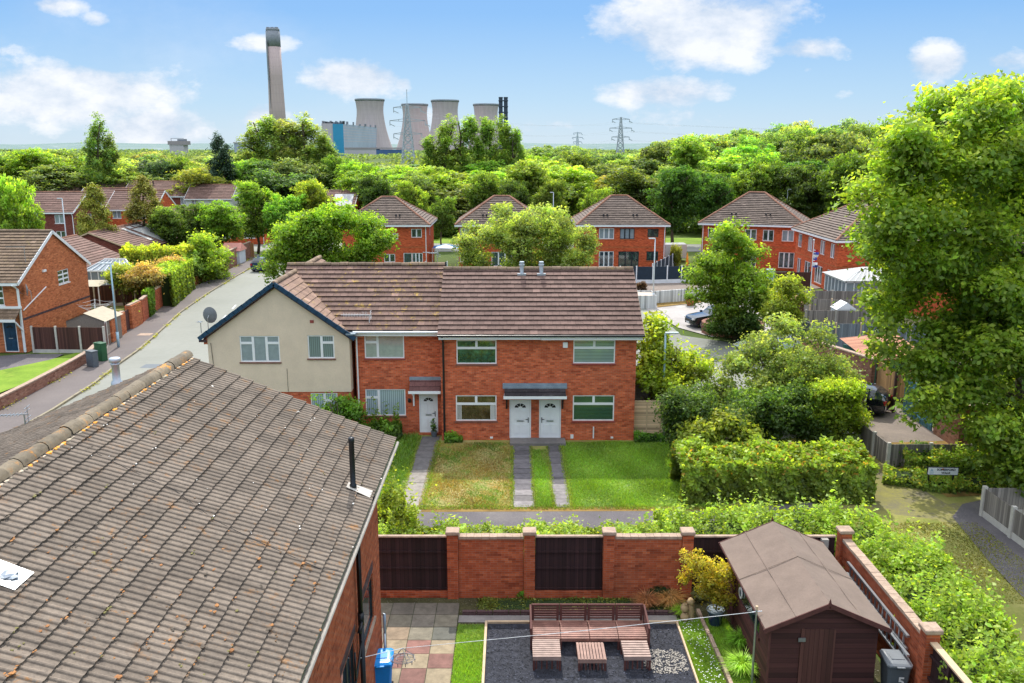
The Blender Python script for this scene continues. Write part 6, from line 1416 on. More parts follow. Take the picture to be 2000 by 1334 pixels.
# ================================================================== potted acer, ornament, stones, grasses
p = at_z(1396, 1222, .0); ax, ay = p.x, p.y; pz = 0
pt = thing('plant_pot', 'tall dark blue glazed pot holding the yellow acer', 'pot', (ax, ay, .03)); g = MB(); g.lathe([(.16,0),(.18,.05),(.235,.40),(.255,.46),(.255,.50),(.225,.50),(.22,.44)], 22); g.build('pot_body', 'ceramic_blue', pt, smooth=True); g = MB(); g.lathe([(.262,.48),(.262,.505),(.235,.507),(.235,.49)], 22); g.build('rim', 'lead', pt); g = MB(); g.lathe([(.22,.445),(.1,.46)], 18); g.build('gravel_top', 'coping', pt)
def at_(r):
    mb = MB(); mb.tube([(0,0,.46),(.03,0,.7),(-.02,.05,.95),(-.25,.05,1.3)], .03, 7, .012); mb.tube([(.0,.02,.85),(.2,.05,1.15),(.3,.1,1.3)], .018, 6, .006); mb.tube([(-.1,.05,1.1),(-.4,.1,1.45),(-.5,0,1.6)], .014, 6, .005); mb.tube([(0,.03,.75),(-.2,-.1,1.0),(-.35,-.15,1.2)], .014, 6, .005); mb.build('trunk', 'bark', r, smooth=True)
rg = np.random.default_rng(77); bl = []
for px, py, rr in ((1345,1090,18),(1350,1125,16),(1368,1108,18),(1385,1130,20),(1400,1115,18),(1395,1150,20),(1415,1140,18),(1420,1165,16),(1405,1175,16),(1375,1150,14),(1335,1135,10),(1425,1120,12),(1360,1090,14),(1388,1162,12)):
    q = rel(px, py, ay+rg.uniform(-.25,.25), ax, ay); s = depth_px(ay, 1.3); bl.append((q[0], q[1], q[2], rr/s, rr/s, rr/s*.7))
at = custom_tree('acer_shrub', 'golden yellow Japanese acer with layered foliage growing in the dark blue pot', 'shrub', ax, ay, bl, 5200, .075, (.44,.36,.02), at_, clumps=14, seed=78, lo=.6, shell=.3, spread=.45, part='crown')
p = at_z(1345, 1212); o_ = thing('water_feature', 'sandy stone ornament of stacked pots beside the acer', 'ornament', (p.x, p.y, 0)); 
for nm, x, y, z, r in (('jar', -.13, -.05, .02, .13), ('jar', -.13, .02, .27, .12)):
    g = MB(); g.lathe([(r*.6,0),(r*1.0,.08),(r*1.05,.15),(r*.8,.22),(r*.55,.25),(r*.62,.27),(r*.4,.27),(r*.4,.2)], 14, (x,y,z)); g.build(nm, 'ornament_stone', o_, smooth=True)
g = MB(); g.lathe([(.10,0),(.11,.1),(.09,.2),(.10,.3),(.08,.4),(.09,.5),(.06,.56)], 10, (.06,.02,0)); g.rock((.04,0,.62), .12, 4); g.build('pillar', 'ornament_stone', o_, smooth=True)
for k, (px, py, r, sz, lab) in enumerate(((1372,1195,.20,1.5,'tall brown standing stone behind the blue pot'),(1240,1178,.12,.7,'small dark boulder in the border behind the bench'))):
    p = at_z(px, py+10); g = MB(); g.rock((0,0,r*sz*.7), r, k+3, .8, .7, sz, 10); T1('boulder', lab, 'stone', g, 'boulder', (p.x, p.y, 0), smooth=True)
rg = random.Random(31); n_p = 0
for i in range(44):      # pink cobbles between patio and border
    px = rg.uniform(898, 928); py = rg.uniform(1160, 1200) if px < 915 else rg.uniform(1165, 1205)
    p = at_z(px, py); g = MB(); g.rock((0,0,0), rg.uniform(.045,.075), i, 1.1, .95, .8, 8, tint=rg.uniform(.8,1.2)); T1('cobble', 'rounded pinkish cobble in the loose heap at the left end of the border', 'cobble', g, 'pink_pebble', (p.x, p.y, .05+.03*(i % 2)), smooth=True)['group'] = 'pink cobbles heaped at the patio corner'
def tuft(name, label, cat, x, y, n, r, h, col, w_=.012, seed=1, mat='grass_blade', group=None, lean=.6):
    rg = np.random.default_rng(seed); a = rg.uniform(0, 2*np.pi, n); q = np.sqrt(rg.uniform(0, 1, n))*r*.4; b = np.stack([np.cos(a)*q, np.sin(a)*q, np.zeros(n)], 1); hh = h*rg.uniform(.5, 1.1, n); ln = r*lean*rg.uniform(.3, 1.3, n)
    m1 = b+np.stack([np.cos(a)*ln*.4, np.sin(a)*ln*.4, hh*.75], 1); e = b+np.stack([np.cos(a)*ln*1.5, np.sin(a)*ln*1.5, hh*rg.uniform(.5, 1, n)], 1); sd_ = np.stack([-np.sin(a), np.cos(a), np.zeros(n)], 1)*w_
    V4 = np.concatenate([np.stack([b-sd_, b+sd_, m1+sd_*.8, m1-sd_*.8], 1), np.stack([m1-sd_*.8, m1+sd_*.8, e+sd_*.1, e-sd_*.1], 1)]); T = np.repeat(rg.uniform(.6, 1.3, (n, 1)), 3, 1); T = np.concatenate([T, T*1.15])
    o = bpy.data.objects.new(name, quads_mesh(name, V4, T, mat)); COL.objects.link(o); o.location = (x, y, 0.01); o.color = c4(col); return tag(o, label, cat, group)
p = at_z(1262, 1185); tuft('ornamental_grass', 'left tuft of reddish brown ornamental grass behind the bench', 'plant', p.x, p.y, 420, .42, .42, (.26,.12,.06), seed=2)
p = at_z(1308, 1178); tuft('ornamental_grass', 'right mound of tan brown ornamental grass near the last pier', 'plant', p.x, p.y, 520, .5, .40, (.34,.19,.09), seed=3)
p = at_z(1330, 1200); tuft('grass_tuft', 'bright green grass tuft between the brown grass and the stone ornament', 'plant', p.x, p.y, 260, .3, .25, (.16,.30,.02), seed=4)
p = at_z(1450, 1262); tuft('leafy_plant', 'strappy green plant clump against the shed side', 'plant', p.x-.05, p.y, 420, .4, .42, (.12,.28,.02), .018, seed=5)
p = at_z(1455, 1310); tuft('leafy_plant', 'lighter green grassy clump by the washing line post', 'plant', p.x-.1, p.y, 500, .5, .40, (.20,.36,.02), seed=6)
for k, (px, py, s, lab) in enumerate(((1285,1168,.45,'dark evergreen shrub low against the brick panel by the last pier'),(1020,1165,.28,'small light green shrub at the foot of the second pier'),(1365,1172,.35,'thin pale twiggy shrub behind the stone ornament'))):
    p = at_z(px, py); tree(p.x, p.y, s*1.1, s*2, 'bush', ((.035,.06,.03),(.13,.28,.03),(.22,.28,.15))[k], lab, 'shrub')
hedge('border_groundcover', 'low mossy ground cover plants along the foot of the garden wall', 'plant', [(-.9,24.35,5.0,24.35,.9,.07)], 7000, .07, (.11,.15,.03), 82, rough=.12, tips=(.10, (2.4, 2.0, 3.2)))
g = MB(); 
for i in range(26): g.rock((rg.uniform(-.04,.04), rg.uniform(-.04,.04), .5+rg.uniform(0,.05)), .02, i, n=6)
g.tube([(0,0,0),(0,0,.5)], .006, 4); p = at_z(1447, 1318, .5); T1('red_flower', 'single rusty red flower head on a stalk by the washing line post', 'flower', g, 'sill_red', (p.x, p.y, 0))
# daisies
g = MB(); 
for i in range(240):
    x = rg.uniform(4.98,5.6); y = rg.uniform(19.2,23.4); s = .016
    if rg.random() < .9-.25*(y-19)/4: g.mesh([(x+s*math.cos(a), y+s*math.sin(a), .10) for a in (0,1.05,2.1,3.14,4.2,5.2)], [(0,1,2,3,4,5)])
tag(g.build('daisies', 'white_paint'), 'tiny white daisies scattered in the lawn strip', kind='stuff')
# grass blades over the near strips and the middle lawns
def blades(name, label, rects, n, h, col, seed, z=.02, w_=.012, patch=None):
    rg = np.random.default_rng(seed); ar = np.array([(b-a)*(d-c) for a, b, c, d in rects]); k = rg.choice(len(rects), n, p=ar/ar.sum()); Rr = np.array(rects)
    x = rg.uniform(size=n)*(Rr[k,1]-Rr[k,0])+Rr[k,0]; y = rg.uniform(size=n)*(Rr[k,3]-Rr[k,2])+Rr[k,2]; a = rg.uniform(0, 6.28, n); hh = h*rg.uniform(.4, 1.3, n)*(.8+.4*np.sin(x*2.1+1)*np.sin(y*1.7))
    b = np.stack([x, y, np.full(n, z)], 1); s = np.stack([np.cos(a), np.sin(a), 0*a], 1)*w_; tp = b+np.stack([rg.normal(size=n)*h*.5, rg.normal(size=n)*h*.5, hh], 1)
    V4 = np.stack([b-s, b+s, tp+s*.15, tp-s*.15], 1); T = np.repeat((rg.uniform(.6, 1.35, n)*(.85+.25*np.sin(x*1.3)*np.sin(y*.9+x)))[:, None], 3, 1)
    T[:, 0] *= rg.uniform(.8, 1.3, n)
    if patch is not None: T *= patch(x, y)[:, None] if patch(x, y).ndim == 1 else patch(x, y)
    o = bpy.data.objects.new(name, quads_mesh(name, V4, T, 'grass_blade')); COL.objects.link(o); o.color = c4(col); return tag(o, label, kind='stuff')
blades('grass', 'grass blades of the narrow lawn strips in the near garden', [(-1.6,-.8,19.2,23.3),(4.93,5.64,19.2,23.6),(5.76,6.42,19.2,23.6)], 26000, .07, (.15,.27,.02), 91, .03, .008)
blades('grass', 'grass blades of the lush front lawn', [(2.42,8.0,31.9,39.7),(.93,1.6,31.9,38.6)], 46000, .08, (.14,.27,.02), 92, .012, .016)
dry = lambda x, y: np.where((np.sin(x*1.9+.6)*np.sin(y*1.1+x*.7)+.8*np.sin(x*5.3+y*2.1)*np.sin(y*4.1) + np.random.default_rng(1).normal(size=len(x))*.5 > .55)[:, None], np.array([[.45, .95, .25]]), np.array([[1.25, 1.0, .85]]))
blades('dry_grass', 'straw coloured blades of the parched front lawn', [(-3.7,.0,31.9,39.6)], 24000, .06, (.19,.19,.075), 93, .012, .015, dry)
blades('grass', 'long rough grass before the gable house and beside the concrete path', [(-11,-4.55,31.8,40.6)], 30000, .24, (.11,.21,.02), 94, .012, .02)
blades('grass', 'mossy verge grass beside the hedge on the right', [(12.2,17.5,24.5,30.5)], 14000, .05, (.17,.18,.04), 95, .016, .02)
# ================================================================== washing line, airer
p = at_z(1468, 1340); px_, py_ = p.x, p.y; q = at_y(1468, 1190, py_); wp = thing('washing_post', 'grey metal washing line post in front of the shed', 'post', (px_, py_, 0)); g = MB(); g.tube([(0,0,0),(0,0,q.z)], .03, 10); g.build('pole', 'steel', wp); g = MB(); g.tube([(0,0,q.z),(0,0,q.z+.09)], .035, 10); g.build('cap', 'timber_pale', wp); g = MB(); g.tube([(-.12,0,q.z-.08),(.14,0,q.z-.05)], .012, 6); g.build('hook', 'lamp_white', wp)
top = V(px_, py_, q.z-.07); ha = V(-3.40, 17.35, 2.72)
air = at_y(786, 1266, 19.3); g = MB()
pm_ = [top, top*.5+air*.5+V(0,0,-.03), air, ha]; g.tube([v for v in pm_], .006, 5); g.tube([v+V(.02,.05,-.03) for v in pm_], .006, 5)
T1('washing_line', 'double white washing line stretched from the post to the near house wall', 'line', g, 'rope', (0,0,0))
ar_ = thing('peg_airer', 'small hanging peg airer dangling from the washing line near the blue bin', 'airer', tuple(air)); g = MB(); rr = .30
for k in range(4):
    g.tube([(0,0,0),(math.cos(k*1.57+.5)*rr, math.sin(k*1.57+.5)*rr, -.28)], .008, 5)
ring = [(math.cos(j*6.283/12)*rr, math.sin(j*6.283/12)*rr*.8, -.28) for j in range(13)]; g.tube(ring, .009, 5, cap=False); g.tube([(x*.55, y*.55, z) for x, y, z in ring], .007, 5, cap=False)
for k in range(6): g.tube([(-rr*.9, -rr*.6+k*.07, -.28),(rr*.9, -rr*.6+k*.07, -.28)], .006, 4)
g.build('frame', 'cloth_airer', ar_)
for k in range(10):
    a = k*.628; g = MB(); g.box(-.008+math.cos(a)*rr, .008+math.cos(a)*rr, -.008+math.sin(a)*rr*.8, .008+math.sin(a)*rr*.8, -.37, -.28); g.build('peg', 'bin_grey', ar_)
# ================================================================== street lamps
def lamp(label, px, pyb, pytop, y, arm, mat='lamp_blue', group='street lamps', armside=1, r=.07):
    b = at_z(px, pyb) if y is None else V(at_y(px, pytop, y).x, y, 0); tp = at_y(px, pytop, b.y).z
    l = thing('street_lamp', label, 'street lamp', tuple(b), 0, group); g = MB(); g.tube([(0,0,0),(0,0,1.2)], r*1.35, 10); g.tube([(0,0,1.2),(0,0,tp)], r, 10, r*.65); g.build('pole', mat, l, smooth=True)
    g = MB(); g.tube([(0,0,tp-.03),(armside*.25,0,tp)], r*.6, 8); g.build('arm', mat, l)
    g = MB(); g.box(min(0,armside*arm)-.02, max(0,armside*arm)+.02, -.10, .10, tp-.01, tp+.06); g.build('lamp_head', 'lamp_white', l, bevel=.02)
    g = MB(); g.box(min(armside*.15,armside*arm)+.03, max(armside*.15,armside*arm)-.03, -.07, .07, tp-.03, tp-.011); g.build('lens', 'lamp_lens', l); return l
lamp('pale blue street lamp rising from the shrubs at the right end of the brick row', 1300, 0, 651, 41.4, .62)
lamp('tall blue street lamp on the pavement of the left road', 232, 681, 515, None, .75, armside=-1)
lamp('thin grey street lamp in front of the third hipped house by the white planter', 1275, 598, 466, None, .55, 'lamp_white', armside=-1)
lamp('pale street lamp among the far left houses above the large brick gable', 121, 0, 388, 92, .5, 'lamp_white', armside=-1)
lamp('street lamp standing in the trees left of the first hipped house', 628, 0, 376, 122, .5, 'lamp_white')
lamp('street lamp sticking out of the trees between the second and third hipped house', 1081, 0, 376, 125, .5, 'lamp_white', armside=-1)
lamp('street lamp in the dark wood behind the fourth hipped house', 1539, 0, 370, 135, .5, 'lamp_white')
# ================================================================== aerials and dishes
def aerial(label, loc, rz_, n=12, ln=1.2, el=.32, mast=.9, mat='steel', vert=False, refl=True):
    a = thing('tv_aerial', label, 'aerial', loc, rz_); g = MB(); g.tube([(0,0,0),(0,0,mast)], .018, 6); g.build('mast', mat, a)
    g = MB(); g.bar((-.1,0,mast),(ln,0,mast), .025); 
    for k in range(n): x = .1+k*(ln-.15)/n; h = el*(.6 if k > 3 else .9)/2; g.bar((x,-h if not vert else 0,mast+(0 if not vert else -h)),(x,h if not vert else 0,mast+(0 if not vert else h)),.012)
    if refl:
        for z in (-.18,-.09,.09,.18): g.bar((-.08,-.2,mast+z),(-.08,.2,mast+z),.012)
        g.bar((-.08,0,mast-.2),(-.08,0,mast+.2),.015)
    g.build('boom', mat, a); return a
q = at_y(725, 615, 40.9); aerial('television aerial with close elements over the brick house roof by the blue gable edge', (q.x-.1, q.y, q.z-.9), R(180), 16, 1.35, .34, .9, 'white_paint', True)
q = at_y(1238, 610, 42.0); aerial('television aerial at the right verge of the brick row roof', (q.x+.05, q.y, q.z-1.25), R(180), 12, 1.0, .3, 1.3)
q = at_y(850, 498, 44.6); aerial('aerial on the ridge where the two brick roofs meet', (q.x+.1, q.y, 7.75), R(150), 8, .9, .6, .75, 'steel')
q = on_roof(50, 832, -1)+nh.location; aerial('television aerial with a grid reflector on the far slope at the left edge', (q.x, q.y, q.z-.25), R(190), 10, 1.0, .34, .55, 'steel', False)
q = at_y(28, 500, 62); aerial('thin aerial on the front roof slope of the left gabled house', (at_y(53,535,60).x, 60, 5.6), R(180), 8, 1.3, .2, 1.5, 'steel', False, False)
def dish(label, loc, rz_, r, mat='dish_grey', tilt=60):
    d = thing('satellite_dish', label, 'satellite dish', loc, rz_); g = MB(); n = 20; vs = [(0,0,0)]; fs = []
    for k in range(1, 5):
        rr = r*k/4
        for j in range(n): a = 2*math.pi*j/n; vs.append((math.cos(a)*rr, -.28*rr*rr/r, math.sin(a)*rr*1.08))
    for j in range(n): fs.append((0, 1+j, 1+(j+1)%n))
    for k in range(3):
        for j in range(n): fs.append((1+k*n+j, 1+(k+1)*n+j, 1+(k+1)*n+(j+1)%n, 1+k*n+(j+1)%n))
    g.mesh(vs, fs); g.build('reflector', mat, d, smooth=True); g = MB(); g.tube([(0,.02,0),(0,.14,-.1),(0,.14,-.75)], .018, 6); g.build('mount', 'steel', d); g = MB(); g.tube([(0,-.0,-r),(0,-.5,-r*.4)], .01, 5); g.box(-.04,.04,-.55,-.46,-r*.5,-r*.2); g.build('receiver_arm', 'bin_grey', d); return d
q = at_y(408, 616, 40.3); dish('grey satellite dish on the left corner of the cream gable house', tuple(q), R(170), .36)
q = at_x(55, 566, xl+.4); dish('dark satellite dish on the large brick gable at the left edge', tuple(q), R(-60), .42)
q = at_y(392, 634, 40.3); aerial('small bent aerial beside the satellite dish of the cream gable', (q.x, q.y, q.z-.4), R(120), 5, .4, .3, .5, 'steel', False, False)
# ================================================================== left road side
def run_wall(name, label, pts, h, mat, thick=.22, cap='coping', cat='wall', capw=.30, part='brickwork'):
    t_ = thing(name, label, cat, (pts[0][0], pts[0][1], 0)); o = V(pts[0][0], pts[0][1], 0); g = MB(); c = MB()
    for a, b in zip(pts, pts[1:]):
        a_ = V(a[0], a[1], 0)-o; b_ = V(b[0], b[1], 0)-o; d = (b_-a_).normalized()*.0
        g.bar(a_+V(0,0,h/2), b_+V(0,0,h/2), thick, h)
        if cap: c.bar(a_+V(0,0,h+.042), b_+V(0,0,h+.042), capw, .08)
    g.build(part, mat, t_)
    if cap: c.build('coping', cap, t_)
    return t_
low = G((-160,858),(-60,828),(0,803),(60,772),(115,742),(150,722),(178,705),(196,686),(214,672))
run_wall('low_front_wall', 'low brick wall with pale coping curving round the bright lawn on the left', low, .72, 'brick_kerbwall')
def fence(name, label, pts, h, mat, post='concrete_pale', pw=.10, n=None, base=.25, group=None, both=False):
    """posts + panels along a polyline, posts are parts"""
    f = thing(name, label, 'fence', (pts[0][0], pts[0][1], 0), 0, group); o = V(pts[0][0], pts[0][1], 0)
    for si, (a, b) in enumerate(zip(pts, pts[1:])):
        a_ = V(a[0], a[1], 0)-o; b_ = V(b[0], b[1], 0)-o; L_ = (b_-a_).length; k = n or max(1, round(L_/1.85)); d = (b_-a_)/k; u = d.normalized()
        for i in range(k+1):
            if i == 0 and si > 0: continue
            p = a_+d*i; g = MB(); g.bar(p, p+V(0,0,h+.08), pw, pw, up=(0,1,0)); g.build('post', post, f)
        for i in range(k):
            p = a_+d*i+u*(pw/2+.003); q = a_+d*(i+1)-u*(pw/2+.003)
            g = MB(); g.bar(p+V(0,0,base+(h-base)/2), q+V(0,0,base+(h-base)/2), .03, h-base); g.build('panel', mat, f)
            if base > .05: g = MB(); g.bar(p+V(0,0,base/2-.004), q+V(0,0,base/2-.004), .05, base-.008); g.build('gravel_board', post, f)
    return f
fp = G((48,690),(75,691),(128,691),(190,690),(222,640))
fence('panel_fence', 'dark brown board fence with pale concrete posts around the corner garden of the left house', [V(-32.9,58.35,0), V(-27.9,58.2,0), V(at_z(222,648).x, at_z(222,648).y, 0)], 1.8, 'board_brown', 'concrete_pale', .13)
fence('panel_fence', 'dark board fence with white posts across the back of the left garden', [V(-38.5,75.5,0), V(-32.2,77.5,0)], 1.9, 'board_brown', 'concrete_pale', .12)
g = MB(); bsh = thing('garden_shed', 'small garden shed with a pale felt roof behind the dark corner fence', 'shed', (-31.5,60.3,0)); g.box(0,2.7,0,2.6,0,1.85); g.mesh([(0,0,1.85),(2.7,0,1.85),(1.35,0,2.35)], [(0,1,2)]); g.build('wall', 'pebbledash', bsh)
g = MB(); g.mesh([(-.15,-.15,1.82),(1.35,-.15,2.42),(1.35,2.8,2.42),(-.15,2.8,1.82),(2.85,-.15,1.82),(2.85,2.8,1.82)], [(0,1,2,3),(1,4,5,2)]); g.build('roof', 'felt_tan', bsh)
wp_ = G((262,636),(285,620),(300,608),(330,588),(365,570))
run_wall('pavement_wall', 'tall brick wall beside the pavement below the clipped hedge', [V(*p[:2],0) for p in G((278,632),(300,612),(330,590),(352,572))], 1.9, 'brick_garden', .24)
run_wall('brick_pier', 'brick end pier of the wooden gate, right of the left blue lamp', [V(*p[:2],0) for p in G((254,645),(274,634))], 1.9, 'brick_left', .5)
run_wall('brick_pier', 'brick pier between the dark corner fence and the wooden gate', [V(*p[:2],0) for p in G((216,672),(243,652))], 1.7, 'brick_left', .4)
g = MB(); a, b = G((243,652),(254,645)); g.bar(V(a.x,a.y,.85), V(b.x,b.y,.85), .06, 1.6); T1('wooden_gate', 'dark wooden gate between two brick piers on the left pavement', 'gate', g, 'board_brown', (0,0,0))
run_wall('pavement_wall', 'brick wall with timber boards below the tall yellow shrub at the bend', [V(*p[:2],0) for p in G((352,571),(370,561),(395,549),(436,531))], 1.8, 'brick_garden', .24)
fence('timber_fence', 'two weathered grey timber boards set in the pavement wall', [V(*p[:2],0)+V(.16,-.1,0) for p in G((356,569),(374,559))], 1.75, 'board_grey', 'timber_pale', .08)
run_wall('pavement_wall', 'plain brown brick wall at the far end of the left pavement', [V(*p[:2],0) for p in G((436,531),(470,512),(490,503))], 2.0, 'brick_kerbwall', .24)
g = MB(); a, b = G((471,511),(477,508)); g.bar(V(a.x+.2,a.y,.95), V(b.x+.2,b.y,.95), .06, 1.8); T1('wooden_gate', 'narrow dark gate in the far end of the pavement wall', 'gate', g, 'timber_dark', (0,0,0))
fence('panel_fence', 'orange stained fence behind the small playhouse at the far end of the wall', [V(-41.5,112,0), V(-33,111,0)], 1.9, 'board_orange', 'timber_orange', .1)
pl = thing('playhouse', 'small playhouse with a pinkish roof by the orange fence', 'playhouse', (-34.9,104.5,0)); g = MB(); g.box(0,2.1,0,2.4,0,1.7); g.build('wall', 'lamp_white', pl); g = MB(); g.mesh([(-.2,-.2,1.65),(2.3,-.2,1.65),(2.1,1.2,2.5),(0,1.2,2.5),(-.2,2.6,1.65),(2.3,2.6,1.65)], [(0,1,2,3),(3,2,5,4),(1,5,2),(0,3,4)]); g.build('roof', 'pink_felt', pl)
def cabinet(label, px, pyb, w_, d_, h, mat):
    p = at_z(px, pyb); c = thing('street_cabinet', label, 'cabinet', (p.x, p.y, .11), R(-30)); g = MB(); g.box(-w_/2,w_/2,-d_/2,d_/2,0,h); g.build('body', mat, c, bevel=.02); g = MB(); g.box(-w_/2-.02,w_/2+.02,-d_/2-.02,d_/2+.02,h+.002,h+.05); g.build('lid', mat, c); g = MB(); g.box(-w_/2+.04,w_/2-.04,-d_/2-.015,-d_/2-.002,.08,h-.05); g.build('door', mat, c); return c
cabinet('green telecom cabinet on the left pavement by the low wall', 199, 707, .75, .42, 1.15, 'green_cabinet'); cabinet('dark grey cabinet at the end of the low wall next to the green one', 182, 719, .7, .4, 1.0, 'bin_grey')
# rotary airer
p = V(-32.4,66.5,0); ra = thing('rotary_airer', 'rotary washing airer with sagging lines in the left garden', 'airer', tuple(p)); g = MB(); g.tube([(0,0,0),(0,0,1.9)], .035, 8); g.build('pole', 'lamp_white', ra); g = MB()
for k in range(4): a = k*1.571+.4; g.tube([(0,0,1.2),(math.cos(a)*1.5,math.sin(a)*1.5,2.1)], .02, 5)
g.build('arm_set', 'lamp_white', ra); g = MB()
for rr in (.7,1.1,1.45):
    for k in range(4): a = k*1.571+.4; b = a+1.571; g.tube([(math.cos(a)*rr,math.sin(a)*rr,1.2+.9*rr/1.5),((math.cos(a)+math.cos(b))*rr*.5,(math.sin(a)+math.sin(b))*rr*.5,1.12+.9*rr/1.5),(math.cos(b)*rr,math.sin(b)*rr,1.2+.9*rr/1.5)], .01, 4)
g.build('line', 'rope', ra)
aw = thing('garden_canopy', 'cream sloping canopy roof between the large gable and the left garden', 'canopy', (-37.9,73.6,0)); g = MB(); g.mesh([(0,0,2.2),(2.6,0,2.2),(2.9,1.8,2.5),(0,1.8,2.5)], [(0,1,2,3)]); g.build('roof', 'felt_tan', aw)
for x in (.1,2.5): g = MB(); g.tube([(x,.1,0),(x,.1,2.18)], .05, 6); g.build('post', 'white_paint', aw)
cv = thing('conservatory', 'white framed conservatory with a blue glazed hipped roof behind the large gable', 'conservatory', (-40.9,82.5,0)); g = MB()
for i in range(8):
    x = i*.7; g.box(x-.04,x+.04,-.04,.04,0,2.2)
g.box(-.04,4.94,-.05,.05,2.2,2.35); g.box(-.04,4.94,-.05,.05,0,.6)
for i in range(8): g.bar((i*.7,-.05,2.33),(1.4+i*.3,1.5,3.2),.07)
g.bar((1.4,1.5,3.22),(3.5,1.5,3.22),.12,.2); g.build('frame', 'white_upvc', cv); g = MB(); g.mesh([(0,0,2.3),(4.9,0,2.3),(3.5,1.5,3.15),(1.4,1.5,3.15)], [(0,1,2,3)]); g.box(0,4.9,.01,.02,.6,2.2); g.build('pane', 'pane_pale', cv)
# ================================================================== items at the right end of the brick row
tf = thing('timber_fence', 'new pale timber fence panel at the right end of the brick row', 'fence', (5.92,40.4,0)); g = MB(); g.box(0,1.28,-.02,.02,.12,1.88); g.build('panel', 'board_tan', tf); g = MB(); g.box(0,1.28,-.05,-.022,1.80,1.88); g.build('rail', 'timber_pale', tf); g = MB(); g.box(.58,.64,-.05,-.022,.12,1.79); g.build('batten', 'timber_pale', tf); g = MB(); g.box(1.29,1.40,-.06,.06,0,1.95); g.build('post', 'timber_pale', tf); g = MB(); g.box(0,1.28,-.03,.03,0,.115); g.build('gravel_board', 'concrete_pale', tf)
lt = thing('outhouse', 'low pebbledashed outhouse with a sloping top behind the pale timber panel', 'outhouse', (5.95,42,0)); g = MB(); g.prism([(0,0),(1.9,0),(1.9,1.9),(1.2,2.25),(0,2.5)], 1, 0, 2.2); g.build('wall', 'pebbledash', lt); g = MB(); g.mesh([(0,-.1,2.52),(1.2,-.1,2.27),(2.0,-.1,1.9),(0,2.3,2.52),(1.2,2.3,2.27),(2.0,2.3,1.9)], [(0,1,4,3),(1,2,5,4)]); g.build('roof', 'render_cream', lt)
wpb = thing('white_planter', 'white boarded box planter at the back of the court', 'planter', (11.0,75.2,0)); g = MB()
g.box(0,1.65,-.04,0,0,1.15); g.box(0,1.65,2.8,2.84,0,1.15); g.box(0,.04,0.003,2.797,0,1.15); g.box(1.61,1.65,.003,2.797,0,1.15); g.build('boards', 'cladding_white', wpb); g = MB(); g.box(.045,1.605,.01,2.79,.6,1.0); g.build('soil', 'pebble_sand', wpb)
run_wall('white_wall', 'white clad garden wall behind the printed concrete drive', [V(12.7,77.5,0), V(17.5,79.5,0), V(23.5,80.5,0)], 1.15, 'cladding_white', .15, None)
fence('panel_fence', 'navy blue fence panels with white posts behind the white wall', [V(11.2,89.6,0), V(14.6,89.6,0), V(19.2,90.3,0)], 1.75, 'fence_blue', 'white_paint', .12, base=.4)
fence('panel_fence', 'black stepped fence with white posts running back up between the third and fourth hipped house', [V(14.7,90.5,0), V(18.3,99,0), V(20.6,108,0)], 1.9, 'fence_blue', 'white_paint', .10, base=0.02, n=5)
fence('panel_fence', 'black fence beside the first hipped house with white rails', [V(-9.2,92,0), V(-6.9,92.3,0)], 1.9, 'fence_blue', 'white_paint', .1, base=.02)
p = at_z(1229, 566); bin_('blue wheelie bin by the navy fence behind the right end of the brick row', (11.6,86.5,0), 0, 'blue_plastic', 'blue_lid')
gz = thing('gazebo', 'blue topped garden gazebo in the gap between the first and second hipped house', 'gazebo', (-7.9,104,0)); g = MB(); g.mesh([(-1.5,-1.3,2.2),(1.5,-1.3,2.2),(1.5,1.3,2.2),(-1.5,1.3,2.2),(0,0,2.5)], [(0,1,4),(1,2,4),(2,3,4),(3,0,4)]); g.build('canopy', 'blue_plastic', gz)
for x in (-1.5,1.5):
    for y in (-1.5,1.5): g = MB(); g.tube([(x,y,0),(x,y,2.2)], .04, 6); g.build('leg', 'white_paint', gz)
pp = thing('plant_pot', 'terracotta pot with a small plant beside the white wall', 'pot', (15.9,76.6,0)); g = MB(); g.lathe([(.25,0),(.38,.35),(.42,.6),(.45,.62),(.38,.62)], 14); g.build('pot_body', 'terracotta', pp); tree(15.9,76.6,1.25,1.2,'bush',(.15,.25,.03),'small green plant in the terracotta pot by the white wall','plant')
pr = thing('closed_parasol', 'closed orange parasol by the black stepped fence', 'parasol', (19.8,98,0)); g = MB(); g.tube([(0,0,0),(0,0,.8)], .03, 6); g.build('pole', 'white_paint', pr); g = MB(); g.lathe([(.05,.7),(.16,.85),(.13,1.6),(.03,2.2)], 10); g.build('canopy', 'orange_tool', pr)
ad = thing('arched_shed', 'dark blue arched garden store at the end of the black stepped fence', 'shed', (21.2,97.5,0)); g = MB(); pts = [(0,0),(1.5,0),(1.5,1.6)]+[(.75+.75*math.cos(a),1.6+.4*math.sin(a)) for a in (.5,1,1.57,2.1,2.6)]+[(0,1.6)]; g.prism(pts, 1, 0, 2.4); g.build('body', 'fence_blue', ad); g = MB(); g.box(.3,1.2,-.03,-.003,.05,1.6); g.build('door', 'navy_paint', ad)
q = tree(12.7,84.5,1.1,1.5,'bush',(.10,.05,.04),'small dark red shrub in front of the navy fence','shrub'); q = tree(19.0,101,3.2,1.6,'bush',(.25,.30,.03),'narrow yellow green sapling behind the black stepped fence','shrub')
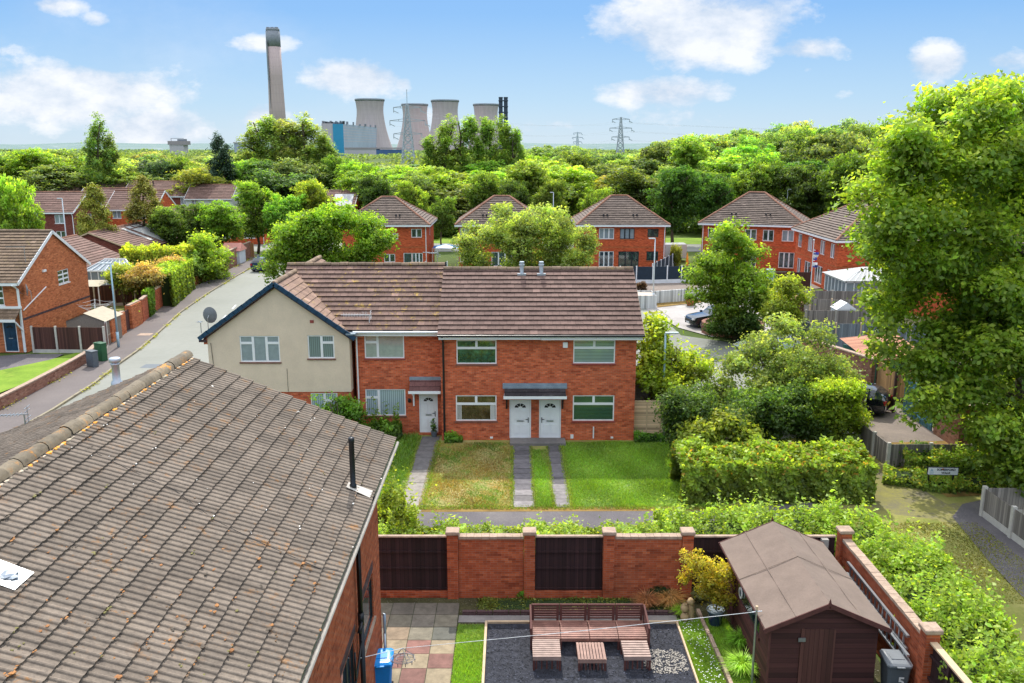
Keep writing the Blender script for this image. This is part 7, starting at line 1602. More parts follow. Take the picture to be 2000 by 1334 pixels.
# curved brick planter
pc = at_z(1437, 655); cp = thing('brick_planter', 'curved raised brick planter holding the tall planter tree', 'planter', (pc.x, pc.y+1, 0)); g = MB(); n = 22; r0 = 2.15; vs = []; fs = []
for (r, z) in ((r0,0),(r0,.85),(r0-.25,.85),(r0-.25,.3)):
    for j in range(n): a = 2*math.pi*j/n; vs.append((math.cos(a)*r*1.1, math.sin(a)*r*.9, z))
for i in range(3):
    for j in range(n): fs.append((i*n+j, i*n+(j+1)%n, (i+1)*n+(j+1)%n, (i+1)*n+j))
g.mesh(vs, fs); g.build('brickwork', 'brick_kerbwall', cp); g = MB(); g.mesh([(math.cos(2*math.pi*j/n)*2.1, math.sin(2*math.pi*j/n)*1.7, .7) for j in range(n)], [tuple(range(n))]); g.build('soil', 'soil', cp)
# fences of the right back gardens
fence('garden_fence', 'dark maroon fence in front of the fifth hipped house', [V(24.6,84.5,0), V(29.2,84.5,0)], 1.9, 'board_brown', 'timber_dark', .1, base=.02)
fence('garden_fence', 'concrete panel fence, farthest of the pale fences below the flagpole', [V(23.2,74,0), V(29.6,73.6,0)], 1.8, 'board_grey', 'concrete', .14, base=.9)
fence('garden_fence', 'brown grey close board fence, second of the pale fences', [V(24.2,69.6,0), V(31,69.2,0)], 1.8, 'board_grey', 'timber_pale', .10, base=.1)
fence('garden_fence', 'grey board fence with a tall post, third of the pale fences', [V(22.2,64.6,0), V(24.4,64.5,0), V(29,64.4,0)], 1.8, 'board_grey', 'concrete', .14, base=.3)
fence('garden_fence', 'blue grey close board fence, nearest of the pale fences', [V(20.0,63.0,0), V(20.9,59.6,0), V(29.5,59.3,0)], 1.8, 'board_bluegrey', 'timber_pale', .10, base=.1)
cvy = thing('conservatory', 'white conservatory with a pale hipped roof in front of the fifth hipped house', 'conservatory', (29.5,76.2,0)); g = MB(); g.box(3.0,6.2,0,5.4,0,2.25); g.box(0,3.0,.0,.2,0,.7); g.box(0,.2,.2,5.4,0,.7); g.build('brick_wall', 'brick_dark', cvy)
g = MB()
for i in range(5): g.box(i*.72,i*.72+.08,.0,.08,.7,2.25)
for i in range(6): g.box(0,.08,.9+i*.85,.98+i*.85,.7,2.25)
g.box(0,3,0,.1,2.1,2.28); g.box(0,.1,.1,5.4,2.1,2.28); g.build('frame', 'white_upvc', cvy); g = MB(); g.box(.03,2.98,.04,.05,.7,2.1); g.box(.04,.05,.1,5.3,.7,2.1); g.build('pane', 'pane_pale', cvy)
g = MB(); a_ = [(-.2,-.2,2.3),(6.4,-.2,2.3),(6.4,5.6,2.3),(-.2,5.6,2.3),(2.4,2.6,3.2),(4.2,2.6,3.2)]; g.mesh(a_, [(0,1,5,4),(1,2,5),(2,3,4,5),(3,0,4)]); rf_ = g.build('roof', 'conserv_roof', cvy); g = MB()
for k in range(12): x = .2+k*.52; g.bar((x,-.2,2.31),(2.4+(x-.2)*.3,2.5,3.19),.05,.03)
for k in range(9): y = .3+k*.58; g.bar((-.2,y,2.31),(2.3,2.0+(y-.3)*.15,3.15),.05,.03)
g.build('glazing_bar', 'white_upvc', rf_)
fl = thing('flagpole', 'white flagpole with a limp union flag in front of the fifth hipped house', 'flagpole', (27.9,80.5,0)); g = MB(); g.tube([(0,0,0),(0,0,5.4)], .05, 8, .035); g.rock((0,0,5.45), .08, 1); g.build('pole', 'white_paint', fl)
g = MB()
for k in range(7):           # hanging cloth in folds
    z1 = 4.6-k*.24; x = .06+.10*math.sin(k*1.3); g.mesh([(.05,-.0,z1),(.42+x,-.06*(-1)**k,z1-.05),(.40+x*.6,.06*(-1)**k,z1-.28),(.05,0,z1-.24)], [(0,1,2,3)], 1, (2,0,1,0,2,1,0)[k]); g.mesh([(.05,-.01,z1-.03),(.2,-.07,z1-.05),(.2,-.07,z1-.12),(.05,-.01,z1-.10)], [(0,1,2,3)], 1, 1)
g.build('flag', ['flag_blue','flag_white','flag_red'], fl)
gp = thing('small_greenhouse', 'small white pitched garden tent between the pale fences', 'tent', (25.2,66.5,0)); g = MB(); g.mesh([(0,0,1.5),(1.6,0,1.5),(.8,0,2.05),(0,1.4,1.5),(1.6,1.4,1.5),(.8,1.4,2.05)], [(0,1,2),(0,2,5,3),(1,4,5,2)]); g.build('roof', 'white_paint', gp); g = MB(); g.box(.05,1.55,.05,1.35,0,1.49); g.build('wall', 'lamp_white', gp)
ps = thing('garden_shed', 'small shed with a pinkish felt roof left of the white garden tent', 'shed', (21.1,67.5,0)); g = MB(); g.box(0,1.9,0,2,0,1.8); g.build('wall', 'board_brown', ps); g = MB(); g.mesh([(-.1,-.1,1.82),(2,-.1,1.82),(2,2.1,2.2),(-.1,2.1,2.2),(-.1,-.1,1.76),(2,-.1,1.76)], [(0,1,2,3),(4,5,1,0)]); g.build('roof', 'pink_felt', ps)
bp = thing('blue_pillar', 'pale blue grey pillar beside the maroon fence', 'pillar', (24.3,82.0,0)); g = MB(); g.box(0,.6,0,.6,0,2.4); g.build('shaft', 'lamp_blue', bp); g = MB(); g.box(-.05,.65,-.05,.65,2.402,2.5); g.build('cap', 'lamp_blue', bp)
# green shed with corrugated roof, wall, gates, garage wall
gs = thing('garden_shed', 'green shed with a terracotta corrugated roof behind the pinkish brick wall', 'shed', (20.6,48.6,0)); g = MB(); g.box(0,3.0,0,4.2,0,1.85); g.build('wall', 'shed_green', gs); g = MB(); g.mesh([(-.2,-.2,1.9),(3.2,-.2,2.15),(3.2,4.4,2.55),(-.2,4.4,2.2)], [(0,1,2,3)]); g.mesh([(-.2,-.2,1.84),(3.2,-.2,2.09),(3.2,-.2,2.15),(-.2,-.2,1.9)], [(0,1,2,3)]); g.build('roof', 'corrugated', gs)
run_wall('brick_wall', 'pinkish brick wall left of the tall orange timber gate', [V(18.1,52.5,0), V(20.1,46.9,0)], 2.3, 'brick_kerbwall', .24)
g = MB(); tg = thing('timber_gate', 'tall orange brown timber gate panel beside the pinkish brick wall', 'gate', (20.25,46.7,0)); g.box(0,.05,-2.2,0,.05,2.3); g.build('panel', 'board_orange', tg); g = MB(); g.box(-.02,.10,.002,.12,0,2.4); g.box(-.02,.10,-2.32,-2.202,0,2.4); g.build('post', 'timber_dark', tg)
fence('timber_fence', 'orange timber fence behind the maple, right of the green shed', [V(21.5,47.2,0), V(26.5,47.2,0)], 1.9, 'board_orange', 'timber_orange', .1, base=.05)
for k, (ya, yb) in enumerate(((44.35,42.75),(42.7,41.1))):
    tg = thing('metal_gate', ('left teal blue boarded gate leaf of the garage court' if k == 0 else 'right teal blue boarded gate leaf next to the garage wall'), 'gate', (20.75,yb,0), 0, 'teal gates of the garage court'); g = MB(); g.box(0,.04,0,ya-yb,.08,2.0); g.build('panel', 'board_teal', tg); g = MB(); g.box(-.03,0-.002,0,ya-yb,.3,.4); g.build('rail', 'gate_teal', tg); g = MB(); g.box(-.03,-.002,0,ya-yb,1.6,1.7); g.build('rail', 'gate_teal', tg)
gw_ = thing('garage', 'low brick garage with a grey sheet roof behind the foot of the maple', 'garage', (20.8,38.6,0)); g = MB(); g.box(0,5.5,0,2.4,0,2.15); g.build('wall', 'brick_kerbwall', gw_); g = MB(); g.mesh([(-.15,-.15,2.2),(5.6,-.15,2.2),(5.6,2.5,2.45),(-.15,2.5,2.45)], [(0,1,2,3)]); g.build('roof', 'render_cream', gw_)
fence('low_fence', 'low weathered board fence with concrete posts round the parking bay behind the sign', [V(16.55,39.4,0), V(16.6,36.4,0), V(20.3,36.4,0)], 1.05, 'board_grey', 'concrete_pale', .14, base=.02)
fence('low_fence', 'low grey board fence with concrete posts at the right edge beside the footpath', [V(24.5,31.2,0), V(18.0,31.1,0), V(18.15,23.5,0)], 1.15, 'board_grey', 'concrete_pale', .15, base=.28)
# street name sign
p = at_z(1809, 957); q2 = at_z(1851, 950); sg = thing('street_name_sign', 'white street name sign reading SOMERFORD WALK on two black posts in the bramble bed', 'sign', (p.x, p.y, 0), R(-3)); wS = 1.22
g = MB(); g.box(-.05,wS+.05-.06,-.02,.02,.66,1.02); bd_ = g.build('board', 'black_plastic', sg, bevel=.008); g = MB(); g.box(-.02,wS-.04,-.026,-.021,.69,.99); fc_ = g.build('face', 'white_paint', bd_)
for x in (.06, wS-.18): g = MB(); g.box(x-.03,x+.03,.022,.06,0,.95); g.build('post', 'black_plastic', sg)
text_mesh('SOMERFORD', .128, 'grey_frame', fc_, (.70,-.030,.905), (R(90),0,0), 'lettering', .004); text_mesh('WALK', .128, 'grey_frame', fc_, (.70,-.030,.765), (R(90),0,0), 'lettering', .004)
g = MB()
for k in range(3): g.mesh([(.04+k*.0,-.028,.72+k*.035),(.22,-.028,.72+k*.035),(.22,-.028,.737+k*.035),(.04,-.028,.737+k*.035)], [(0,1,2,3)])
g.mesh([(.06,-.028,.83),(.20,-.028,.83),(.12,-.028,.95)], [(0,1,2)]); g.mesh([(.13,-.0285,.85),(.19,-.0285,.85),(.15,-.0285,.93)], [(0,1,2)]); g.build('emblem', 'lamp_blue', fc_)
g = MB(); g.rock((.565,-.030,.935), .045, 3, 1, .12, 1, 8); g.build('rust_patch', 'terracotta', fc_)
# ================================================================== cars
def car(label, loc, rz_, paint, L_=4.4, Wd=1.84, Hh=1.62, suv=True, plate=True, name='parked_car', cat='car'):
    c = thing(name, label, cat, loc, rz_)     # front towards -x
    # stations along x: (x, sill z, bonnet/belt z, roof z or None, half width, roof half width)
    S = [(-.50,.32,.62,None,.70,0),(-.485,.24,.74,None,.84,0),(-.42,.20,.86,None,.93,0),(-.25,.20,.96,None,.98,0),(-.17,.20,1.0,1.02,.99,.80),(-.04,.20,1.0,1.50,1.0,.70),(.08,.20,1.0,1.60,1.0,.70),(.24,.20,1.02,1.58,1.0,.69),(.37,.21,1.04,1.50,.99,.67),(.455,.24,1.04,1.24 if suv else 1.1,.96,.70),(.49,.28,.98,1.04,.90,.74),(.50,.34,.80,None,.82,0)]
    k = Hh/1.6; vs = []; rows = []
    for x, zs, zb, zr, hw, rw in S:
        x *= L_; hw *= Wd/2; rw *= Wd/2; zr_ = zr if zr else zb+.03; rr = rw if zr else hw*.80
        half = [(hw*.90, zs), (hw, zs+.18), (hw*1.0, (zs+zb)/2+.06), (hw*.96, zb), (rr, zr_-.035 if zr else zr_-.015), (rr*.75, zr_), (0, zr_+.015)]
        row = [(x, y, z*k) for y, z in half]+[(x, -y, z*k) for y, z in half[-2::-1]]; rows.append(row)
    n = len(rows[0]); body = MB(); glass = MB()
    for i in range(len(rows)-1):
        for j in range(n-1):
            q = [rows[i][j], rows[i+1][j], rows[i+1][j+1], rows[i][j+1]]
            side = j in (3, n-5); top = j in (4, 5, n-7, n-6)
            isg = (side and 4 <= i <= 9 and S[i][3] and S[i+1][3]) or (top and i == 4) or (top and i == 8 and suv) or (top and i == 9)
            (glass if isg else body).face(q[::-1])
    body.face(rows[0]); body.face(rows[-1][::-1]); body.box(-L_*.46, L_*.46, -Wd*.44, Wd*.44, .22, .5)
    bo = body.build('body', paint, c, smooth=True); glass.build('window_glass', 'car_glass', c, smooth=True)
    g = MB()
    for s in (1, -1):
        for x in (.09, .30): g.bar((x*L_, s*Wd*.48, 1.0*k), (x*L_-.05, s*Wd*.352, 1.53*k), .07, .05)
    g.build('pillar', paint, bo); g = MB()
    g.box(-L_*.505, -L_*.47, -Wd*.3, Wd*.3, .42*k, .66*k); g.build('grille', 'black_plastic', bo)
    for s in (1, -1):
        g = MB(); g.box(-L_*.497, -L_*.455, min(s*Wd*.30, s*Wd*.44), max(s*Wd*.30, s*Wd*.44), .66*k, .75*k); g.build('headlight', 'lamp_lens', c)
        g = MB(); g.box(L_*.455, L_*.502, min(s*Wd*.32, s*Wd*.45), max(s*Wd*.32, s*Wd*.45), .74*k, .95*k); g.build('tail_light', 'red_lens', c)
        g = MB(); g.box(-L_*.17, -L_*.13, min(s*Wd*.49, s*Wd*.57), max(s*Wd*.49, s*Wd*.57), .98*k, 1.1*k); g.build('door_mirror', paint, c)
        for x in (-.31, .30):
            r = .34; w0 = s*(Wd/2-.22); w1 = s*(Wd/2+.01); g = MB(); g.tube([(x*L_, w0, r), (x*L_, w1, r)], r, 20); wh = g.build('wheel', 'tyre', c)
            g = MB(); m_ = 5
            for q_ in range(m_): a = q_*2*math.pi/m_; g.bar((x*L_, w1+s*.006, r), (x*L_+math.cos(a)*r*.68, w1+s*.006, r+math.sin(a)*r*.68), .02, .09, up=(0,1,0))
            g.lathe([(.06, 0), (.06, .01)], 8, (x*L_, w1, r)); rim = [(x*L_+math.cos(a*.3142)*r*.68, w1+s*.008, r+math.sin(a*.3142)*r*.68) for a in range(21)]; g.tube(rim, .025, 5, cap=False); g.build('rim', 'alloy', wh)
    if plate: g = MB(); g.box(L_*.5, L_*.507, -.26, .26, .62*k, .73*k); g.build('number_plate', 'plate_yellow', c); g = MB(); g.box(-L_*.512, -L_*.506, -.26, .26, .36*k, .46*k); g.build('number_plate', 'white_paint', c)
    return c
p = at_z(1336, 640); car('black compact sport utility car nosing out from behind the planter tree', (p.x+2.5, p.y+.8, .01), R(14), 'car_black')
p = at_z(1425, 697); car('pale silver car half hidden behind the pale shrub', (p.x+2.7, p.y+.6, .01), R(10), 'car_silver', 4.3, 1.8, 1.5, False)
car('dark car with its tail beside the yellow bush in the garage court', (18.1, 45.2, .02), R(-35), 'car_black', 4.2, 1.8, 1.5, True)
p = at_z(507, 532); car('dark blue sport utility car seen from behind at the top of the left road', (p.x+.1, p.y+2.1, .01), R(-98), 'car_blue', 4.4, 1.85, 1.65)
vn = thing('parked_van', 'white van with a flat roof beside the third hipped house', 'van', (19.2,108.5,0), R(180)); g = MB(); g.prism([(-2.4,.35),(2.6,.35),(2.6,.95),(1.9,1.2),(1.3,2.1),(-2.4,2.15)], 1, -.95, .95); g.build('body', 'van_white', vn, bevel=.05); g = MB(); g.prism([(1.95,1.22),(1.38,2.05),(1.0,2.05),(1.0,1.22)], 1, -.96, .96); g.build('window_glass', 'car_glass', vn)
for x in (-1.5,1.7):
    for s in (1,-1): g = MB(); g.tube([(x,s*.72,.34),(x,s*.97,.34)], .34, 14); g.build('wheel', 'tyre', vn)
# ================================================================== power station far away
def lathe_big(name, label, cat, x, y, prof, mat, n=40, sy=1, group=None, band=None):
    t_ = thing(name, label, cat, (x, y, 0), 0, group); g = MB(); g.lathe(prof, n); g.build('shell', mat, t_, smooth=True)
    if band: g = MB(); g.lathe(band, n); g.build('rim_band', 'dark_band', t_, smooth=True)
    return t_
ct = [('left cooling tower, tallest and palest of the four', 722, 194, 28.5, 1900),('second cooling tower, behind the lattice pylon', 810, 203.5, 25.8, 2060),('third cooling tower, rising behind the poplars', 869, 196, 27.2, 1980),('rightmost cooling tower beside the twin black stacks', 949, 203.5, 25, 2120)]
for lab, px, pt_, hw_px, Y in ct:
    top = at_y(px, pt_, Y); s = Y/depth_px(Y)*0+1/depth_px(Y, 60); rt_ = hw_px*s; Ht = top.z
    prof = []; 
    for i in range(17):
        z = i/16; r = rt_*(.90+.72*max(0, (.80-z)/.80)**1.7+.10*max(0, (z-.8)/.2)**1.5); prof.append((r, z*Ht))
    lathe_big('cooling_tower', lab, 'cooling tower', top.x, Y, prof, 'power_tower', 44, group='cooling towers of the distant power station', band=[(rt_*1.012, Ht-3.5),(rt_*1.02, Ht+.6),(rt_*.95, Ht+.7)])
Y = 1468; tp = at_y(533.5, 56, Y); bs = at_y(544, 232, Y); s = 1/depth_px(Y, 100); chm = thing('power_station_chimney', 'very tall concrete power station chimney with a dark streaked top', 'chimney', (at_y(545,280,Y).x, Y, 0)); g = MB(); n = 24; ctr = lambda z: 0
g.lathe([(17*s,0),(15.2*s,80),(13.9*s,tp.z*.62),(13.6*s,tp.z-28)], n); g.build('shaft', 'power_chimney', chm, smooth=True); g = MB(); g.lathe([(13.62*s,tp.z-28),(13.5*s,tp.z-4)], n); g.lathe([(12.9*s,tp.z-4),(12.9*s,tp.z)], n)
for k in (-1,0,1): g.lathe([(3.6*s,tp.z),(3.6*s,tp.z+2.0)], 10, (k*8*s,-2,0))
g.build('top_band', 'dark_band', chm, smooth=True); g = MB(); g.mesh([(-13.4*s,-4,75),(-8.2*s,-11.6,75),(-8.0*s,-11.4,tp.z-20),(-13.2*s,-4,tp.z-20)], [(0,1,2,3)]); g.build('dark_flue_strip', 'dark_band', chm)
st = thing('twin_stacks', 'pair of slim black steel stacks right of the cooling towers', 'stack', (at_y(983,235,1500).x, 1500, 0))
for k in (-1, 1): q = at_y(983, 192, 1500); g = MB(); g.lathe([(3.4,0),(3.2,q.z)], 12, (k*4.2,0,0)); g.lathe([(3.6,q.z),(3.6,q.z+2)], 12, (k*4.2,0,0)); g.build('stack', 'stack_black', st)
g = MB()
for k in range(7): z = q.z*(.35+.1*k); g.box(-8,8,-3.8,3.8,z,z+1.6)
g.build('platform', 'stack_black', st)
Y = 1560; A = at_y(630, 290, Y); B = at_y(652, 290, Y); C = at_y(672, 290, Y); D = at_y(745, 290, 1700); zt = at_y(650, 241, Y).z
bh = thing('boiler_house', 'huge grey boiler house with a bright blue vertical panel next to the left cooling tower', 'power station building', (A.x, Y, 0)); o = V(A.x, Y, 0)
g = MB(); g.box(0, B.x-A.x, 0, 60, 0, zt); g.build('end_wall', 'panel_grey2', bh); g = MB(); g.box(B.x-A.x+.1, C.x-A.x, -2, 60, 0, zt-1); g.build('blue_panel', 'panel_blue', bh)
g = MB(); x0 = C.x-A.x+.1; x1 = at_y(742,290,1900).x-A.x; z1_ = at_y(742,255,1900).z; g.mesh([(x0,0,0),(x1,340,0),(x1,340,zt),(x0,0,zt-1),(x0,60,0),(x1,400,0),(x1,400,zt),(x0,60,zt-1)], [(0,1,2,3),(3,2,6,7),(1,5,6,2),(4,7,6,5)]); sw = g.build('side_wall', 'panel_grey', bh)
g = MB()
for k in range(1,7): z = zt*(.35+k*.09); g.mesh([(x0,-.8,z),(x1,339.2,z),(x1,339.2,z+1.0),(x0,-.8,z+1.0)], [(0,1,2,3)])
g.build('cladding_line', 'panel_grey2', sw); g = MB(); rg = random.Random(2)
for k in range(26): f = k/26; w_ = rg.uniform(1.5,4); h_ = rg.uniform(1.5,4.5); X = x0*0+(x1)*f; Yv = max(0,(X-x0)/(x1-x0))*340; g.box(X,X+w_,Yv+4,Yv+8,zt-1,zt+h_)
g.build('roof_plant', 'dark_band', bh)
lb = thing('turbine_hall', 'long low power station hall with a navy blue glazed strip', 'power station building', (at_y(674,302,1500).x,1500,0)); w0 = at_y(735,302,1500).x-at_y(674,302,1500).x; w1 = at_y(784,302,1500).x-at_y(674,302,1500).x; z_ = at_y(700,291,1500).z; g = MB(); g.box(0,w0,0,40,0,z_); g.build('wall', 'panel_grey2', lb); g = MB(); g.box(w0+.1,w1,0,40,0,z_-1); g.build('glazed_strip', 'panel_navy', lb); g = MB(); g.box(-1,w1+1,-1,41,z_+.05,z_+2.4); g.build('roof', 'power_concrete', lb)
ctw = thing('hopper_tower', 'pale concrete hopper tower with steelwork on top, far left on the skyline', 'tower', (at_y(332,300,1400).x,1400,0)); wd = 26; g = MB(); g.box(0,wd*.85,0,20,0,at_y(340,283,1400).z); g.build('base', 'panel_grey2', ctw); g = MB(); zt_ = at_y(340,283,1400).z; g.box(-2,wd,-1,21,zt_+.1,zt_+6); g.build('deck', 'power_concrete', ctw); g = MB(); g.box(12,24,3,12,zt_+6,zt_+9); g.bar((2,4,zt_+6),(2,4,zt_+10),.7); g.bar((2,4,zt_+10),(22,4,zt_+10),.7); g.build('steelwork', 'dark_band', ctw)
hl = thing('distant_shed', 'long pale industrial roof left of the poplar group on the skyline', 'building', (at_y(458,296,1300).x,1300,0)); g = MB(); g.box(0,36,0,30,0,at_y(470,280,1300).z); g.build('wall', 'panel_grey', hl); g = MB(); g.box(-1,37,-1,31,at_y(470,280,1300).z+.05,at_y(470,278,1300).z+.5); g.build('roof', 'panel_grey2', hl)
def pylon(label, px, pytop, Y, mat='pylon_grey', armw=1.0, mast=False):
    tp = at_y(px, pytop, Y); Hh = tp.z; p_ = thing('lattice_pylon', label, 'pylon', (tp.x, Y, 0)); th = .14+Y*.00035; g = MB(); bw = 4.2; lv = [0,.12,.24,.36,.48,.58,.68,.76,.84,.92,1]; W_ = lambda f: bw*(1-f)**1.0*.9+.6
    c_ = lambda f, i: V((1,1,-1,-1)[i]*W_(f), (1,-1,-1,1)[i]*W_(f), f*Hh)
    for i in range(4):
        g.bar(c_(0,i), c_(.999,i), th*1.3)
    for a, b in zip(lv, lv[1:]):
        for i in range(4): g.bar(c_(a,i), c_(b,(i+1)%4), th); g.bar(c_(a,(i+1)%4), c_(b,i), th)
        for i in range(4): g.bar(c_(b,i), c_(b,(i+1)%4), th)
    g.build('lattice_tower', mat, p_)
    for f, w_ in ((.96,8.5),(.76,11),(.56,8.8)):
        g = MB(); w_ *= armw
        for s in (1,-1): g.bar((0,0,f*Hh+1.2),(s*w_,0,f*Hh-.2),th); g.bar((0,0,f*Hh-.8),(s*w_,0,f*Hh-.2),th); g.bar((s*w_*.5,0,f*Hh-.5),(s*w_*.5,0,f*Hh+.5),th); g.bar((s*w_,0,f*Hh-.2),(s*w_,0,f*Hh-3.2),th*1.3); g.bar((s*w_,0,f*Hh-2.2),(s*(w_)+3,0,f*Hh-3.6),th*1.4)
        g.build('cross_arm', mat, p_)
    if mast: g = MB(); g.bar((0,0,Hh),(0,0,Hh+9),.35); g.build('mast', mat, p_)
    return p_
pylon('large lattice pylon standing in front of the second cooling tower', 795, 204, 560, mast=True)
pylon('lattice pylon on the skyline between the poplars and the right wood', 1213, 229, 900)
pylon('tiny distant pylon left of the right skyline pylon', 1128, 258, 1900, 'pylon_faint'); 
g = MB(); 
for k, f in enumerate((.96,.76,.56)):
    a = at_y(795,204,560); b = at_y(1213,229,900)
    for s in (1,-1):
        pts = []
        for i in range(13): u = i/12; z = (a.z*(1-u)+b.z*u)*f-3.4-9*4*u*(1-u)*.6; pts.append(V(a.x*(1-u)+b.x*u+s*9, 560+(340)*u, z))
        g.tube(pts, .05, 3)
        pts = [V(b.x+i*40+s*9, 900+i*12, b.z*f-3.4-6*math.sin(i/12*3.14)) for i in range(13)]; g.tube(pts, .07, 3)
tag(g.build('power_line', 'pylon_grey'), 'thin overhead conductors strung between the skyline pylons', 'power line')
# ================================================================== trees of the middle distance
E = 'trees among the far houses'
ptree(20, 335, 110, 78, 'broad', LIME, 'bright yellow green tree at the left edge above the large gable roof', group=E)
ptree(180, 362, 100, 104, 'con', GOLD, 'broad golden green pointed conifer behind the large brick gable', group=E)
ptree(277, 348, 105, 112, 'con', GOLD, 'second golden green conifer, right of the first one and taller', group=E)
for px, py, w_, y, k, c, lab in ((330,385,95,110,'broad',(.14,.22,.04),'mid green round tree right of the second golden conifer'),(375,392,80,112,'broad',(.10,.17,.03),'darker round tree between the green trees above the pale panelled roof'),(425,385,100,108,'broad',BRIGHT,'bright green round tree left of the road end'),
    (495,345,105,116,'broad',LIME,'tall lime green tree right of the road end, left of three'),(545,362,100,114,'broad',BRIGHT,'middle of the three lime green trees by the road end'),(600,345,95,118,'broad',(.24,.29,.03),'right of the three lime green trees by the road end'),
    (735,332,85,138,'broad',DEEP,'dark round tree behind the first hipped house'),(800,345,75,128,'broad',LIME,'yellow green tree between the first and second hipped houses'),(860,368,70,122,'broad',MID,'green tree right behind the roof of the first hipped house'),(950,330,90,138,'broad',MID,'deep green tree above the second hipped house'),
    (1010,345,70,134,'broad',DEEP,'dark green tree above the willow'),(1075,345,75,130,'broad',MID,'green tree left behind the third hipped house'),(1160,350,90,128,'broad',BRIGHT,'bright tree directly behind the third hipped house'),(1320,318,120,126,'broad',DEEP,'big dark green tree between the third and fourth hipped houses'),(1400,330,100,130,'broad',DEEP,'dark green tree just left of the fourth hipped house roof'),
    (1480,310,110,138,'broad',MID,'tall green tree behind the fourth hipped house'),(1580,300,130,136,'broad',DEEP,'dark tree behind the gap of the fourth and fifth hipped house'),(1660,290,120,130,'broad',MID,'green tree behind the fifth hipped house'),(1740,300,110,120,'broad',BRIGHT,'bright tree behind the big maple, upper part')):
    ptree(px, py, w_, y, k, c, lab, group=E)
ptree(188, 230, 62, 172, 'poplar', PALE, 'tall thin loose poplar on the left skyline')
ptree(212, 266, 40, 173, 'poplar', PALE, 'slim short poplar just right of the tall thin one')
ptree(427, 260, 84, 175, 'pine', (.04,.08,.06), 'dark blue green pine on the left skyline')
for px, py, w_, lab in ((487,245,48,'left'),(522,226,66,'second'),(562,230,70,'third'),(603,229,72,'fourth'),(632,262,40,'right')): ptree(px, py, w_*1.25, 200, 'poplar', (.27,.33,.12), lab+' poplar of the grey green group in front of the chimney', group='poplars in front of the chimney')
for px, py, w_, lab in ((838,262,40,'leftmost short'),(872,232,62,'second'),(918,226,60,'third'),(950,226,50,'fourth'),(985,232,54,'fifth'),(1008,250,36,'rightmost')): ptree(px, py, w_*1.12, 200, 'poplar', (.22,.31,.07), lab+' poplar of the dense green group in front of the cooling towers', group='poplars in front of the cooling towers')
for px, py, w_, y, c, lab in ((55,285,150,178,(.22,.29,.03),'broad bright tree at the far left below the skyline'),(130,300,110,176,BRIGHT,'rounded bright green tree directly left of the thin poplar'),(5,300,90,180,MID,'mid green tree cut by the left picture edge below the skyline'),
    (255,320,95,178,(.05,.095,.05),'very dark evergreen mass right of the thin poplar'),(310,312,80,178,(.045,.085,.045),'very dark evergreen left of the hopper tower'),(350,300,80,182,MID,'mid green tree below the hopper tower'),(385,318,70,176,(.14,.22,.05),'soft green tree directly left of the dark blue pine'),(470,300,80,180,MID,'green tree between the dark pine and the grey green poplars'),
    (700,312,110,172,BRIGHT,'bright round tree below the boiler house'),(790,318,110,168,LIME,'yellow green tree below the large pylon'),(1060,296,80,176,BRIGHT,'bright green tree right of the dense poplars'),(1110,278,90,182,(.15,.24,.04),'taller loose green tree right of the dense poplars'),(660,300,80,178,MID,'green tree at the foot of the grey green poplars')):
    ptree(px, py, w_, y, 'broad', c, lab, group=E)
# the wood, row by row; houses and roads keep their clearings
sky_pts = [(-300,292),(0,294),(60,288),(120,298),(240,300),(300,298),(360,305),(450,296),(640,312),(700,310),(780,322),(850,325),(1030,300),(1060,292),(1100,274),(1140,286),(1190,300),(1240,300),(1290,272),(1340,262),(1420,250),(1500,243),(1560,237),(1640,232),(1700,236),(1780,220),(2000,200),(2300,200)]
def skyline(px):
    for a, b in zip(sky_pts, sky_pts[1:]):
        if a[0] <= px <= b[0]: return a[1]+(b[1]-a[1])*(px-a[0])/(b[0]-a[0])
    return 300
rg = random.Random(77); wood = 0
palette = [(BRIGHT,'bright green'),(MID,'mid green'),(DEEP,'dark green'),(LIME,'lime green'),((.26,.29,.045),'yellow green'),(GREYG,'grey green'),((.15,.20,.05),'olive green')]
rows = [(146,9.5,0),(160,10,1),(176,10.5,2),(196,11,3),(222,12,4),(255,13,5),(300,14.5,6),(360,17,7)]
for Y, wd, r in rows:
    x = -Y*.64+rg.uniform(0, 4)
    while x < Y*.66:
        px = 1000+x*depth_px(Y, 5); yy_ = Y+rg.uniform(-6, 6)
        clear = (Y < 176 and px < 470) or (Y < 150 and px < 700) or (Y == 160 and 600 < px < 700) or (Y < 150 and 600 < px < 700) or (Y>=300 and px>1750)
        if not clear:
            u_ = rg.random(); sk = skyline(px)+ {0:62,1:46,2:26,3:14,4:8,5:5,6:4,7:3}[r]*u_**1.3+rg.uniform(-4, 5)
            if px > 1260 and r in (0,1): sk += 12
            z = at_y(px, sk, yy_).z; z = max(7.5, min(z, 24)); c, cn = rg.choice(palette); 
            if px < 470: c, cn = rg.choice(palette[:1]+palette[3:]+[((.04,.075,.035),'very dark green')])
            hz = min(.42, max(0, (Y-140)/620)); c = tuple(a*(1-hz)+b*hz for a, b in zip(c, (.28,.36,.36)))  # distance haze mixed into the crown colour
            side = 'left of the chimney' if px < 530 else ('below the power station' if px < 1040 else ('in the dip below the skyline pylons' if px < 1280 else 'on the right hand rise'))
            dist = 'front rows' if r < 3 else ('middle rows' if r < 6 else 'far rows')
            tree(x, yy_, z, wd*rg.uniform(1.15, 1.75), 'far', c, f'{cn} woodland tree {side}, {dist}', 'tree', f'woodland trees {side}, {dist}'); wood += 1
        x += wd*rg.uniform(.75, 1.15)
print('wood trees', wood)
